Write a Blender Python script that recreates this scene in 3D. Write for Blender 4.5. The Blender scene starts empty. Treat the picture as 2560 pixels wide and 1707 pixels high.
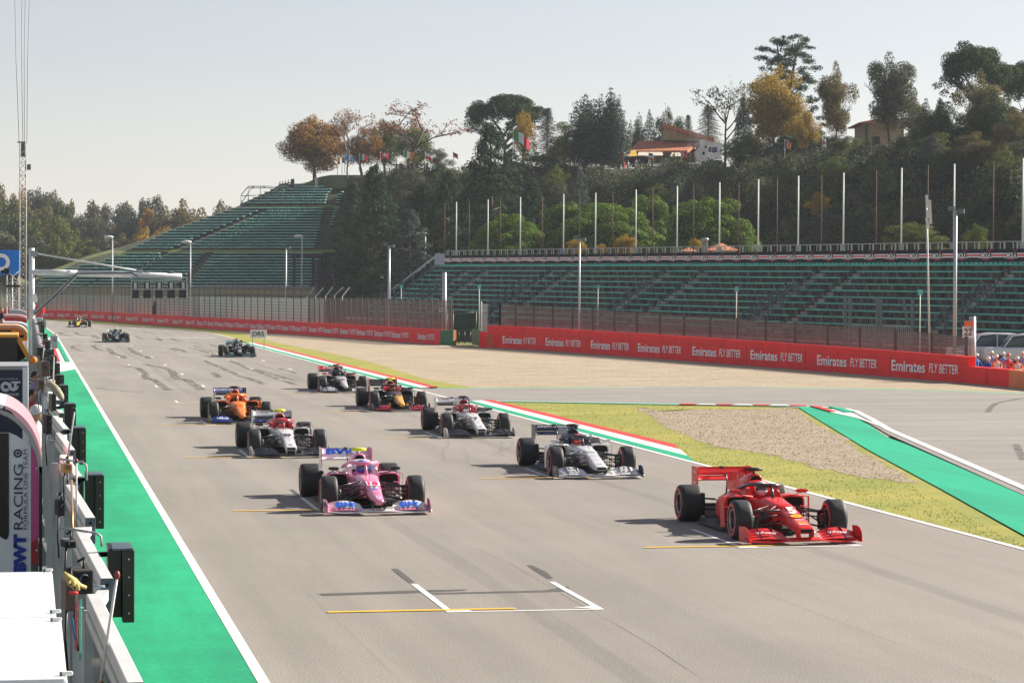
import bpy, math, random
from mathutils import Vector, Matrix
R = math.radians
random.seed(7)
sc = bpy.context.scene
COL = sc.collection
# ---------------------------------------------------------------- camera
CAM_H, F_PX, PITCH, YAW, ROLL = 4.2272, 6646.05, .0197, .1803, .0039
cd = bpy.data.cameras.new('camera'); cam = bpy.data.objects.new('camera', cd); COL.objects.link(cam)
cy_, sy_, cp_, sp_, cr_, sr_ = math.cos(YAW), math.sin(YAW), math.cos(PITCH), math.sin(PITCH), math.cos(ROLL), math.sin(ROLL)
_r0 = Vector((cy_, -sy_, 0)); _f = Vector((sy_*cp_, cy_*cp_, -sp_)); _u0 = Vector((sy_*sp_, cy_*sp_, cp_))
_r = _r0*cr_ + _u0*sr_; _u = -_r0*sr_ + _u0*cr_
m = Matrix.Identity(4)
for i in range(3): m[i][0] = _r[i]; m[i][1] = _u[i]; m[i][2] = -_f[i]
m[2][3] = CAM_H
cam.matrix_world = m
cd.sensor_width = 36; cd.lens = F_PX/2560*36; cd.clip_start = .5; cd.clip_end = 6000
sc.camera = cam
# ---------------------------------------------------------------- world and sun
SUN_DIR = Vector((1.6, .5, .95)).normalized()           # towards the sun
el = math.asin(SUN_DIR.z); az = math.atan2(SUN_DIR.x, SUN_DIR.y)
w = bpy.data.worlds.new('World'); sc.world = w; w.use_nodes = True
nt = w.node_tree; bg = nt.nodes['Background']
sky = nt.nodes.new('ShaderNodeTexSky'); sky.sky_type = 'NISHITA'; sky.sun_disc = False
sky.sun_elevation = el; sky.sun_rotation = az; sky.air_density = 1.0; sky.dust_density = .4; sky.ozone_density = 1.0; sky.altitude = 50
hs = nt.nodes.new('ShaderNodeHueSaturation'); hs.inputs['Saturation'].default_value = .62
nt.links.new(sky.outputs[0], hs.inputs['Color']); tm = nt.nodes.new('ShaderNodeMix'); tm.data_type = 'RGBA'; tm.blend_type = 'MULTIPLY'; tm.inputs[0].default_value = 1; tm.inputs[7].default_value = (1.045,.975,1.0,1); nt.links.new(hs.outputs[0], tm.inputs[6]); nt.links.new(tm.outputs[2], bg.inputs[0]); bg.inputs[1].default_value = .055
sl = bpy.data.lights.new('sun', 'SUN'); sl.energy = 5.0; sl.angle = R(.55); sl.color = (1, .93, .82)
so = bpy.data.objects.new('sun', sl); COL.objects.link(so)
so.rotation_euler = SUN_DIR.to_track_quat('Z', 'Y').to_euler(); so.location = (60, 20, 80)
sc.view_settings.view_transform = 'Standard'; sc.view_settings.look = 'None'; sc.view_settings.gamma = 1
sc.view_settings.exposure = 1.13
try:
    sc.cycles.volume_step_rate = 4; sc.cycles.transparent_max_bounces = 16
except Exception: pass
# ---------------------------------------------------------------- placing helpers
def ray(u, v):
    xx = (u-1280)/F_PX; uu = -(v-853.5)/F_PX
    return _r*xx + _u*uu + _f
def gp(u, v, z=0.0):                                    # a photo point on the level z
    r = ray(u, v); t = (z-CAM_H)/r.z; return Vector((r.x*t, r.y*t, z))
HF = Vector((sy_, cy_, 0)); HR = Vector((cy_, -sy_, 0))
def cw(u, v, d):                                        # a point at horizontal depth d
    r = ray(u, v); t = d/(r.dot(HF)); return Vector((r.x*t, r.y*t, CAM_H+r.z*t))
def cz(u, d, z):                                        # same bearing and depth, given height
    p = cw(u, 853, d); return Vector((p.x, p.y, z))
# ---------------------------------------------------------------- tags
def tag(o, label=None, cat=None, group=None, kind=None):
    if label: o['label'] = label
    if cat: o['category'] = cat
    if group: o['group'] = group
    if kind: o['kind'] = kind
    return o
def empty(name, loc=(0,0,0), rz=0, label=None, cat=None, group=None):
    o = bpy.data.objects.new(name, None); COL.objects.link(o); o.location = loc; o.rotation_euler = (0,0,rz)
    o.empty_display_size = .2
    return tag(o, label, cat, group)
# ---------------------------------------------------------------- materials
MATS = {}
def M(name, col, rough=.6, metal=0, noise=None, bump=None, coat=0, alpha=None, emit=None, col2=None, trans=0, spec=None):
    if name in MATS: return MATS[name]
    ma = bpy.data.materials.new(name); MATS[name] = ma; ma.use_nodes = True
    n = ma.node_tree; b = n.nodes['Principled BSDF']
    b.inputs['Base Color'].default_value = (*col, 1); b.inputs['Roughness'].default_value = rough; b.inputs['Metallic'].default_value = metal
    if coat: b.inputs['Coat Weight'].default_value = coat; b.inputs['Coat Roughness'].default_value = .08
    if trans: b.inputs['Transmission Weight'].default_value = trans
    if spec is not None: b.inputs['Specular IOR Level'].default_value = spec
    if alpha is not None: b.inputs['Alpha'].default_value = alpha
    tc = None
    if noise or bump:
        tc = n.nodes.new('ShaderNodeTexCoord')
    if noise:                                           # (scale, amount) lighter and darker patches
        nz = n.nodes.new('ShaderNodeTexNoise'); nz.inputs['Scale'].default_value = noise[0]; nz.inputs['Detail'].default_value = 6
        n.links.new(tc.outputs['Object'], nz.inputs['Vector'])
        rp = n.nodes.new('ShaderNodeValToRGB'); a = noise[1]
        c2 = col2 or tuple(min(1, c*(1+a)) for c in col)
        rp.color_ramp.elements[0].position = .32; rp.color_ramp.elements[1].position = .68
        rp.color_ramp.elements[0].color = (*[c*(1-a) for c in col], 1); rp.color_ramp.elements[1].color = (*c2, 1)
        n.links.new(nz.outputs['Fac'], rp.inputs[0]); n.links.new(rp.outputs[0], b.inputs['Base Color'])
    if bump:
        nb = n.nodes.new('ShaderNodeTexNoise'); nb.inputs['Scale'].default_value = bump[0]; nb.inputs['Detail'].default_value = 4
        n.links.new(tc.outputs['Object'], nb.inputs['Vector'])
        bp = n.nodes.new('ShaderNodeBump'); bp.inputs['Strength'].default_value = bump[1]; bp.inputs['Distance'].default_value = bump[2] if len(bump) > 2 else .02
        n.links.new(nb.outputs['Fac'], bp.inputs['Height']); n.links.new(bp.outputs[0], b.inputs['Normal'])
    if emit: b.inputs['Emission Color'].default_value = (*emit[0], 1); b.inputs['Emission Strength'].default_value = emit[1]
    return ma
# ---------------------------------------------------------------- mesh builder
class MB:
    def __init__(s): s.v = []; s.f = []; s.m = []; s.s = []
    def add(s, vs, fs, m=0, sm=False):
        o = len(s.v); s.v += [tuple(x) for x in vs]
        for f in fs: s.f.append([i+o for i in f]); s.m.append(m); s.s.append(sm)
        return s
    def box(s, c, d, rz=0, m=0, mat=None):
        x, y, z = d[0]/2, d[1]/2, d[2]/2
        p = [Vector((a*x, b*y, e*z)) for e in (-1,1) for b in (-1,1) for a in (-1,1)]
        M_ = mat or Matrix.Rotation(rz, 3, 'Z'); c = Vector(c)
        s.add([M_@q + c for q in p], [(0,2,3,1),(4,5,7,6),(0,1,5,4),(2,6,7,3),(0,4,6,2),(1,3,7,5)], m); return s
    def seg(s, a, b, wd, h, m=0, up=Vector((0,0,1))):    # beam from a to b, width wd, height h
        a = Vector(a); b = Vector(b); y = (b-a); L = y.length; y.normalize(); x = y.cross(up)
        if x.length < 1e-5: x = Vector((1,0,0))
        x.normalize(); z = x.cross(y)
        mt = Matrix((x, y, z)).transposed(); s.box((a+b)/2, (wd, L, h), mat=mt, m=m); return s
    def tube(s, pts, r, n=6, m=0, caps=True, sm=True):
        pts = [Vector(p) for p in pts]; rs = r if isinstance(r, (list, tuple)) else [r]*len(pts)
        rings = []
        ref = None
        for i, p in enumerate(pts):
            if i == 0: t = pts[1]-p
            elif i == len(pts)-1: t = p-pts[-2]
            else: t = (pts[i+1]-p).normalized()+(p-pts[i-1]).normalized()
            t.normalize()
            if ref is None: ref = Vector((0,0,1)) if abs(t.z) < .9 else Vector((1,0,0))
            x = t.cross(ref).normalized(); y = t.cross(x).normalized(); 
            rings.append([p + x*math.cos(2*math.pi*k/n)*rs[i] + y*math.sin(2*math.pi*k/n)*rs[i] for k in range(n)])
        return s.loft(rings, m=m, caps=caps, sm=sm)
    def loft(s, rings, m=0, caps=True, sm=True, closed=True):
        n = len(rings[0]); vs = [p for r in rings for p in r]; fs = []
        for i in range(len(rings)-1):
            for k in range(n if closed else n-1):
                k2 = (k+1) % n
                fs.append((i*n+k, i*n+k2, (i+1)*n+k2, (i+1)*n+k))
        o = len(s.v); s.add(vs, fs, m, sm)
        if caps and closed:
            s.f.append([o+k for k in range(n)][::-1]); s.m.append(m); s.s.append(False)
            s.f.append([o+(len(rings)-1)*n+k for k in range(n)]); s.m.append(m); s.s.append(False)
        return s
    def plate(s, pts, th, m=0):                          # polygon extruded along th
        a = [Vector(p) for p in pts]; t = Vector(th); n = len(a)
        s.add(a+[p+t for p in a], [list(range(n))[::-1], list(range(n, 2*n))]+[(i, (i+1)%n, n+(i+1)%n, n+i) for i in range(n)], m); return s
    def poly(s, pts, m=0): s.add(pts, [list(range(len(pts)))], m); return s
    def lathe(s, prof, c=(0,0,0), ax='Z', n=24, m=0, sm=True, close=False):
        c = Vector(c); rings = []
        for r, a in prof:
            ring = []
            for k in range(n):
                q = 2*math.pi*k/n; x, y = r*math.cos(q), r*math.sin(q)
                ring.append(c + (Vector((x,y,a)) if ax == 'Z' else Vector((a,x,y)) if ax == 'X' else Vector((y,a,x))))
            rings.append(ring)
        if close: rings.append(rings[0])
        return s.loft(rings, m=m, caps=False, sm=sm)
    def ball(s, c, r, n=10, m=0):
        if not isinstance(r, (tuple, list)): r = (r, r, r)
        c = Vector(c); k = n//2; rings = []
        for i in range(k+1):
            p = math.pi*i/k; q = max(math.sin(p), .02)
            rings.append([c+Vector((r[0]*q*math.cos(2*math.pi*j/n), r[1]*q*math.sin(2*math.pi*j/n), -r[2]*math.cos(p))) for j in range(n)])
        return s.loft(rings, m=m)
    def build(s, name, mats, parent=None, loc=None, bevel=0):
        me = bpy.data.meshes.new(name); me.from_pydata(s.v, [], s.f)
        if not isinstance(mats, (list, tuple)): mats = [mats]
        for q in mats: me.materials.append(q)
        me.polygons.foreach_set('material_index', s.m); me.polygons.foreach_set('use_smooth', s.s); me.update()
        o = bpy.data.objects.new(name, me); COL.objects.link(o)
        if parent: o.parent = parent
        if loc is not None: o.location = loc
        if bevel:
            b = o.modifiers.new('bevel', 'BEVEL'); b.width = bevel; b.segments = 2; b.limit_method = 'ANGLE'
        return o
def struct(o, label=None): 
    o['kind'] = 'structure'
    if label: o['label'] = label
    return o
def inst(o, parent=None, loc=None, rot=None, name=None, mats=None, scale=None):
    c = o.copy(); COL.objects.link(c)
    if parent is not None: c.parent = parent
    if loc is not None: c.location = loc
    if rot is not None: c.rotation_euler = rot
    if scale is not None: c.scale = scale
    if name: c.name = name
    if mats:
        for i, q in enumerate(mats):
            c.material_slots[i].link = 'OBJECT'; c.material_slots[i].material = q
    return c
def copy_tree(o, parent=None):
    c = o.copy(); COL.objects.link(c); c.parent = parent
    for ch in list(o.children): copy_tree(ch, c)
    return c
# ---------------------------------------------------------------- lettering
_TX = {}
def text_mesh(s, bold=0.0, shear=0.0, spacing=1.0):
    k = (s, bold, shear, spacing)
    if k in _TX: return _TX[k]
    c = bpy.data.curves.new('lettering', 'FONT'); c.body = s; c.size = 1; c.align_x = 'CENTER'; c.align_y = 'CENTER'
    c.offset = bold; c.shear = shear; c.space_character = spacing; c.resolution_u = 3
    o = bpy.data.objects.new('lettering', c); COL.objects.link(o)
    bpy.context.view_layer.update()
    me = bpy.data.meshes.new_from_object(o.evaluated_get(bpy.context.evaluated_depsgraph_get()))
    bpy.data.objects.remove(o)
    # normalise: width and height
    xs = [v.co.x for v in me.vertices]; ys = [v.co.y for v in me.vertices]
    x0, x1, y0, y1 = min(xs), max(xs), min(ys), max(ys)
    for v in me.vertices: v.co = Vector(((v.co.x-(x0+x1)/2)/(x1-x0), (v.co.y-(y0+y1)/2)/(y1-y0), 0))
    _TX[k] = me; return me
def text(s, c, right, up, wd, h, mat, parent=None, name='lettering', bold=0.01, shear=0, spacing=1.0, lift=.004, warp=None):
    """flat lettering centred on c; right, up are directions, wd x h metres"""
    me = text_mesh(s, bold, shear, spacing).copy(); right = Vector(right).normalized(); up = Vector(up).normalized()
    nrm = right.cross(up).normalized(); c = Vector(c)
    for v in me.vertices:
        x, y = v.co.x*wd, v.co.y*h
        p = c + right*x + up*y + nrm*lift
        if warp: p = warp(p)
        v.co = p
    me.materials.clear(); me.materials.append(mat)
    o = bpy.data.objects.new(name, me); COL.objects.link(o)
    if parent: o.parent = parent
    return o
# ================================================================ ground, road, paint
def ground_mat(name, c1, c2, c3, sc1, sc2, bump, bdist=.02, rough=.9, streak=None, pos=(.42,.68)):
    ma = bpy.data.materials.new(name); ma.use_nodes = True; n = ma.node_tree; b = n.nodes['Principled BSDF']; L = n.links.new
    tc = n.nodes.new('ShaderNodeTexCoord'); b.inputs['Roughness'].default_value = rough; b.inputs['Specular IOR Level'].default_value = .25
    def nz(s, det=5, vec=None):
        q = n.nodes.new('ShaderNodeTexNoise'); q.inputs['Scale'].default_value = s; q.inputs['Detail'].default_value = det; q.inputs['Roughness'].default_value = .65
        L(vec or tc.outputs['Object'], q.inputs['Vector']); return q.outputs['Fac']
    r1 = n.nodes.new('ShaderNodeValToRGB'); r1.color_ramp.elements[0].color = (*c1, 1); r1.color_ramp.elements[1].color = (*c2, 1)
    r1.color_ramp.elements[0].position = .35; r1.color_ramp.elements[1].position = .65
    L(nz(sc1), r1.inputs[0])
    mx = n.nodes.new('ShaderNodeMix'); mx.data_type = 'RGBA'
    r2 = n.nodes.new('ShaderNodeValToRGB'); r2.color_ramp.elements[0].position = pos[0]; r2.color_ramp.elements[1].position = pos[1]
    L(nz(sc2, 8), r2.inputs[0]); L(r2.outputs[0], mx.inputs[0]); L(r1.outputs[0], mx.inputs[6]); mx.inputs[7].default_value = (*c3, 1)
    out = mx.outputs[2]
    if streak:
        mp = n.nodes.new('ShaderNodeMapping'); mp.inputs['Scale'].default_value = streak[0]; mp.inputs['Rotation'].default_value = (0,0,streak[1])
        L(tc.outputs['Object'], mp.inputs[0]); r3 = n.nodes.new('ShaderNodeValToRGB'); r3.color_ramp.elements[0].position = .38; r3.color_ramp.elements[1].position = .62
        r3.color_ramp.elements[0].color = (streak[2],)*3+(1,); r3.color_ramp.elements[1].color = (1,1,1,1)
        L(nz(1, 4, mp.outputs[0]), r3.inputs[0])
        m2 = n.nodes.new('ShaderNodeMix'); m2.data_type = 'RGBA'; m2.blend_type = 'MULTIPLY'; m2.inputs[0].default_value = 1
        L(out, m2.inputs[6]); L(r3.outputs[0], m2.inputs[7]); out = m2.outputs[2]
    L(out, b.inputs['Base Color'])
    bp = n.nodes.new('ShaderNodeBump'); bp.inputs['Strength'].default_value = bump; bp.inputs['Distance'].default_value = bdist
    L(nz(sc2*1.3, 6), bp.inputs['Height']); L(bp.outputs[0], b.inputs['Normal'])
    return ma
mASPH = ground_mat('asphalt', (.310,.278,.247), (.365,.330,.296), (.170,.150,.130), .10, 42, .9, .012, .85, streak=((.9,.045,1), 0, .86))
mASPH2 = ground_mat('link_road_asphalt', (.29,.26,.235), (.34,.31,.28), (.21,.19,.17), .25, 18, .4, .02, .85, streak=((.05,.8,1), 0, .84))
mGRASS = ground_mat('grass', (.14,.205,.020), (.33,.30,.045), (.38,.31,.11), .35, 22, .6, .03, .95)
mGRAV = ground_mat('gravel', (.45,.36,.25), (.56,.46,.33), (.28,.22,.155), .35, 9, 1.0, .08, .95, streak=((.03,.9,1), .25, .88))
mGRAV2 = ground_mat('dark_gravel', (.42,.335,.235), (.50,.41,.30), (.22,.17,.12), .6, 20, 1.0, .05, .95)
mFIELD = ground_mat('field', (.10,.13,.03), (.17,.18,.05), (.22,.2,.08), .05, 2, .5, .05, .95)
def paint(name, col, wear=.12, sc_=3):
    return ground_mat(name, tuple(c*(1-wear*.5) for c in col), tuple(min(1,c*(1+wear*.3)) for c in col), tuple(c*(1-wear) for c in col), sc_, 14, .25, .006, .75, streak=((.5,.06,1), 0, 1-wear))
mGREEN = paint('green_paint', (.014,.42,.20), .30, .8)
mGREENF = paint('green_run_off_paint', (.01,.40,.22), .2)
mWHITE = paint('white_paint', (.78,.76,.73), .12)
mYEL = paint('yellow_paint', (.88,.50,.04), .1)
mRED = paint('red_paint', (.66,.055,.045), .15)
mPATCH = paint('dark_paint_patch', (.115,.108,.100), .2)
def flat(name, polys, z, mat, label=None):
    mb = MB()
    for p in polys: mb.poly([(q[0], q[1], z) for q in p])
    return struct(mb.build(name, mat), label)
def band(pl, w0, w1):                                   # strip along a polyline, offsets to the right of travel
    out = []
    for i, p in enumerate(pl):
        p = Vector(p[:2]); a = Vector(pl[max(i-1,0)][:2]); b = Vector(pl[min(i+1,len(pl)-1)][:2])
        t = (b-a).normalized(); nn = Vector((t.y, -t.x)); out.append((p+nn*w0, p+nn*w1))
    return [[out[i][0], out[i][1], out[i+1][1], out[i+1][0]] for i in range(len(out)-1)]
flat('pit_lane', [[(-16,-30),(.1,-30),(.1,350),(-16,350)]], -.003, mASPH)
# one sheet of ground to the horizon
flat('ground', [[(-1500,-60),(2500,-60),(2500,3000),(-1500,3000)]], -.06, mFIELD)
# gravel bed: right of the track, behind the link road and up to the walls
flat('gravel_bed', [[(17.0,60),(30,84),(60,60),(75,90),(46,112),(44,120),(41,135),(38,165),(33.5,192),(31.5,198),(28.5,222),(24.5,246),(20.2,272),(17,290),(15,262),(17,215)]], -.035, mGRAV)
flat('grass_strip', [band([(x, y) for x, y in [(6.0,372),(8.0,352),(12,322),(15.5,292),(19,262)]], -1.2, 5)[i] for i in range(4)] , -.029, mGRASS)
_gl = [gp(*p)[:2] for p in [(605,850),(770,885),(960,930),(1083,968)]]
_gr = [gp(*p)[:2] for p in [(600,832),(700,858),(800,876),(925,903),(1060,945),(1190,968)]]
flat('grass_strip', [[(16.8,262),(16.8,205),(16.9,150),(17.0,112.6)]+[tuple(p) for p in _gr[::-1]]+[(19.5,262)]], -.026, mGRASS)
# triangle between the two tracks: grass, with its own gravel patch
_tri = [(16.05,99.0),(23.8,95.9),(28.3,93.1),(27.2,91.8),(21.95,67.6),(19.25,54.3),(17.0,43.8),(16.1,38),(15.9,30),(15.9,60),(15.9,80)]
flat('grass_strip', [_tri], -.022, mGRASS)
_gv = [gp(*p)[:2] for p in [(1590,1017),(1660,1028),(1760,1022),(1990,1020),(2040,1060),(2120,1100),(2200,1150),(2290,1205),(2240,1200),(2150,1190),(2080,1175),(2010,1158),(1900,1130),(1790,1115),(1720,1085),(1665,1068),(1640,1045)]]
_rv = random.Random(2)
def chain(px, n):
    P_ = [Vector(gp(*p)[:2]) for p in px]; L_ = [0]
    for i in range(1, len(P_)): L_.append(L_[-1]+(P_[i]-P_[i-1]).length)
    out = []
    for k in range(n+1):
        s_ = L_[-1]*k/n; i = max(j for j in range(len(P_)) if L_[j] <= s_+1e-6); i = min(i, len(P_)-2)
        q = P_[i].lerp(P_[i+1], (s_-L_[i])/(L_[i+1]-L_[i])); j = .16 if 0 < k < n else 0; out.append((q.x+_rv.uniform(-j,j), q.y+_rv.uniform(-2*j,2*j)))
    return out
_ct = chain([(1590,1017),(1660,1026),(1760,1022),(1990,1020),(2040,1060),(2120,1100),(2200,1150),(2290,1205)], 70); _cb = chain([(1590,1017),(1640,1045),(1665,1068),(1720,1085),(1790,1115),(1900,1130),(2010,1158),(2080,1175),(2150,1190),(2240,1200),(2290,1205)], 70)
flat('gravel_patch', [[_ct[i],_cb[i],_cb[i+1],_ct[i+1]] for i in range(70)], -.016, mGRAV2)
# main straight (bends away to the left far back)
Lft = [(1.15,-30),(1.15,40),(1.1,120),(1.1,215),(1.75,280),(1.75,332),(.4,352),(-8,392),(-30,470)]
Rgt = [(16.05,-30),(16.05,40),(16.0,120),(16.2,205),(17.0,217),(17.0,248),(15,274),(11.3,293),(7.2,319),(2.3,345),(-4,375),(-20,440)]
flat('race_track', [Lft+Rgt[::-1]], 0, mASPH)
# link road crossing behind the triangle and swinging towards the right
far = [gp(*p)[:2] for p in [(1083,971),(1160,971),(1500,969),(1874,968.5),(2200,973),(2559,984),(2900,998)]]
near = [gp(*p)[:2] for p in [(1120,996),(1208,1001),(1480,1004),(1696,1009),(1940,1012),(2041,1016),(2100,1018),(2136,1023),(2175,1042),(2219,1068),(2559,1214),(2900,1372)]]
near_ = [gp(*p)[:2] for p in [(1120,997.5),(1208,1003.5),(1480,1007),(1696,1012),(1940,1016),(2041,1020),(2090,1026),(2130,1038),(2175,1058),(2219,1084),(2559,1236),(2900,1394)]]
flat('link_road', [[(15.8,98.5)]+[tuple(p) for p in near_+far[::-1]]+[(15.8,112.6)]], -.007, mASPH2)
flat('road_paint_green', band(far, -.62, -.05), .002, mGREENF)
flat('road_paint_white', band(far, .02, .14), .004, mWHITE)
# green run-off beside the link road
flat('green_run_off', [[gp(*p)[:2] for p in [(1993,1016),(2062,1018),(2100,1022),(2175,1063),(2219,1093),(2262,1108),(2559,1238),(2900,1396),(2900,1545),(2559,1336),(2350,1220),(2172,1124.5)]]], -.002, mGREENF)
flat('road_paint_green', [[gp(*p)[:2] for p in [(1228,1003),(1500,1008),(1700,1012),(1993,1016),(1993,1013),(1700,1008.6),(1500,1005.5),(1228,1001)]]], .003, mGREENF)
# white edge line along the link road, its kerb
_wl = [gp(*p)[:2] for p in [(1215,1002.5),(1480,1006),(1696,1010.5),(1940,1014),(2050,1017.5),(2110,1021.5),(2136,1027),(2175,1047),(2219,1073.5),(2559,1221),(2900,1380)]]
flat('road_paint_white', band(_wl, -.16, .06), .006, mWHITE)
flat('road_paint_white', [[gp(*p)[:2] for p in [(2088,1022),(2125,1029),(2160,1048),(2219,1068),(2214,1070),(2140,1044),(2075,1030),(2062,1024)]]], .0075, mWHITE)
def slab(name, pts, h, mats, label=None, z0=0.0):
    mb = MB(); mb.plate([(p[0], p[1], z0) for p in pts], (0,0,h)); o = mb.build(name, mats); return struct(o, label)
slab('kerb', [gp(*p)[:2] for p in [(2025,1016),(2046,1017),(2090,1029.5),(2076,1030.5)]], .03, mRED, z0=.008)
slab('kerb', [gp(*p)[:2] for p in [(2072,1018),(2104,1021),(2137,1031),(2112,1031.5)]], .03, mGREENF, z0=.008)
for i in range(7):
    a = 1700+46*i; slab('kerb', [gp(*p)[:2] for p in [(a,1012.2+.011*(a-1700)),(a+40,1012.6+.011*(a-1700)),(a+40,1010.6+.011*(a-1700)),(a,1010.2+.011*(a-1700))]], .02, mRED if i%2==0 else mWHITE, z0=.01)
# left: green strip under the pit wall, white line
flat('green_strip', [[(-.6,-30),(2.45,-30),(2.45,139),(2.1,148),(.4,160),(-.6,160)]], .004, mGREEN)
flat('green_strip', [[(.2,222),(2.0,222),(2.3,240),(1.75,282),(1.7,332),(.2,352),(-.6,352),(-.6,222)]], .004, mGREEN)
flat('road_paint_white', [[(.7,130),(2.44,139.5),(2.44,234),(1.7,226),(.7,224)]], .0045, mWHITE)
_wl2 = [(2.49,-30),(2.49,60),(2.49,139),(2.49,225),(2.55,236),(2.2,262),(1.85,285),(1.8,332),(.5,352),(-7,390)]
flat('road_paint_white', band(_wl2, -.06, .07), .008, mWHITE)
slab('kerb', [gp(*p)[:2] for p in [(123,855),(133,855),(151,905),(146,905)]], .03, mRED, z0=.006)
slab('kerb', [gp(*p)[:2] for p in [(138,853),(147,853),(175.5,905),(165,905)]], .03, mGREEN, z0=.006)
# right: white edge line, red-white-green kerb of two lengths
_wr = [(16.06,-30),(16.06,60),(16.02,112),(16.05,150),(16.2,205),(17.0,219),(17.0,248),(15,274),(11.3,293),(7.2,319),(2.3,345),(-4,375)]
flat('road_paint_white', band(_wr, -.07, .07), .008, mWHITE)
def tri_kerb(pl, cut=0):
    for (a, b, mt) in ((.07,.40,mGREENF),(.40,.80,mWHITE),(.80,1.15,mRED)):
        mb = MB(); bb = band(pl, a, b); bb[0][0] = bb[0][0]+Vector((0,cut*a)); bb[0][1] = bb[0][1]+Vector((0,cut*b))
        for i, q in enumerate(bb):
            za, zb = .010+.05*(a/1.15), .010+.05*(b/1.15)
            lo = [(q[0][0],q[0][1],-.03),(q[1][0],q[1][1],-.03),(q[2][0],q[2][1],-.03),(q[3][0],q[3][1],-.03)]
            hi = [(q[0][0],q[0][1],za),(q[1][0],q[1][1],zb),(q[2][0],q[2][1],zb),(q[3][0],q[3][1],za)]
            mb.add(lo+hi, [(4,5,6,7)[::-1],(0,1,5,4),(1,2,6,5),(2,3,7,6),(3,0,4,7)])
        struct(mb.build('kerb', mt))
_k1 = band([(16.06,106),(16.03,112),(16.05,150),(16.2,204)], 0, 0)
tri_kerb([(16.2,204),(16.05,150),(16.03,111.9)][::-1])
tri_kerb([(16.06,63.0),(16.06,75),(16.05,90),(16.04,98.6)], 6.0)
# kerb ramps painted down to the grass at the near end
# start line far back
flat('road_paint_white', [[(2.6,228.5),(15.6,225.5),(15.6,226.3),(2.6,229.3)]], .004, mWHITE)
def skid_mat():
    ma = bpy.data.materials.new('tyre_rubber_mark'); ma.use_nodes = True; n = ma.node_tree; b = n.nodes['Principled BSDF']
    b.inputs['Base Color'].default_value = (.05,.047,.045,1); b.inputs['Roughness'].default_value = .7
    tc = n.nodes.new('ShaderNodeTexCoord'); mp = n.nodes.new('ShaderNodeMapping'); mp.inputs['Scale'].default_value = (5,.35,1)
    nz = n.nodes.new('ShaderNodeTexNoise'); nz.inputs['Scale'].default_value = 1; nz.inputs['Detail'].default_value = 7
    rp = n.nodes.new('ShaderNodeValToRGB'); rp.color_ramp.elements[0].position = .34; rp.color_ramp.elements[1].position = .7
    rp.color_ramp.elements[0].color = (.05,.05,.05,1); rp.color_ramp.elements[1].color = (.62,.62,.62,1)
    n.links.new(tc.outputs['Object'], mp.inputs[0]); n.links.new(mp.outputs[0], nz.inputs['Vector']); n.links.new(nz.outputs['Fac'], rp.inputs[0]); n.links.new(rp.outputs[0], b.inputs['Alpha'])
    return ma
mSKID = skid_mat(); mSKIDF = mSKID.copy(); mSKIDF.name = 'faint_rubber_mark'; [setattr(q.color_ramp.elements[1], 'color', (.10,.10,.10,1)) for q in mSKIDF.node_tree.nodes if q.type == 'VALTORGB']
mSKIDF2 = mSKID.copy(); mSKIDF2.name = 'asphalt_joint'; [setattr(q.color_ramp.elements[1], 'color', (.4,.4,.4,1)) for q in mSKIDF2.node_tree.nodes if q.type == 'VALTORGB']
# ---------------------------------------------------------------- grid boxes
XL_, XR_, Y0_, BW = 5.40, 11.50, 34.3, 2.1
white, yellow, patch = [], [], []
def rect(x0, x1, y0, y1): return [(x0,y0),(x1,y0),(x1,y1),(x0,y1)]
for k in range(11):
    for (X, Y) in ((XL_, Y0_+15.95*k), (XR_, Y0_+7.9+16.0*k)):
        if X == XR_ and k > 8: continue
        white.append(rect(X, X+BW, Y-.04, Y+.04))
        LL = 3.3 if k < 4 else 2.0
        white.append(rect(X, X+.09, Y+.041, Y+LL)); white.append(rect(X+BW-.09, X+BW, Y+.041, Y+LL))
        white.append([(X+.091,Y+.041),(X+.35,Y+.041),(X+.30,Y+.25),(X+.091,Y+.30)]); white.append([(X+BW-.091,Y+.041),(X+BW-.091,Y+.40),(X+BW-.2,Y+.28),(X+BW-.37,Y+.26)])
        yellow.append([(X-1.55,Y+.13),(X+.95,Y+.16),(X+.95,Y+.28),(X-1.55,Y+.25)])
        if k > 4: yellow.pop()
flat('road_paint_white', white, .006, mWHITE)
flat('road_paint_yellow', yellow, .010, mYEL)
P = lambda x, y: gp(760+x/2.94, 1380+y/2.94)[:2]
for pl in ([(640,122),(690,122),(770,185),(815,222),(775,228),(690,165)],[(1635,95),(1680,97),(1790,150),(1830,195),(1790,195),(1700,140)],
           [(105,305),(870,278),(1210,272),(1180,282),(960,292),(860,298),(140,320)],[(905,300),(1760,280),(1940,250),(1960,285),(1800,292),(960,310)]):
    patch.append([P(*q) for q in pl])
patch.append([gp(560+x/3.92,1180+y/3.92)[:2] for x, y in [(640,170),(680,170),(745,225),(730,240),(690,215)]])
flat('painted_out_marking', patch, .0035, mPATCH)
# asphalt seam
_s = [gp(*p)[:2] for p in [(1190,1370),(1270,1405),(1350,1452),(1430,1500),(1540,1560),(1640,1620),(1760,1700)]]
flat('asphalt_seam', band(_s, -.012, .012), .0025, mSKIDF2)
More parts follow.
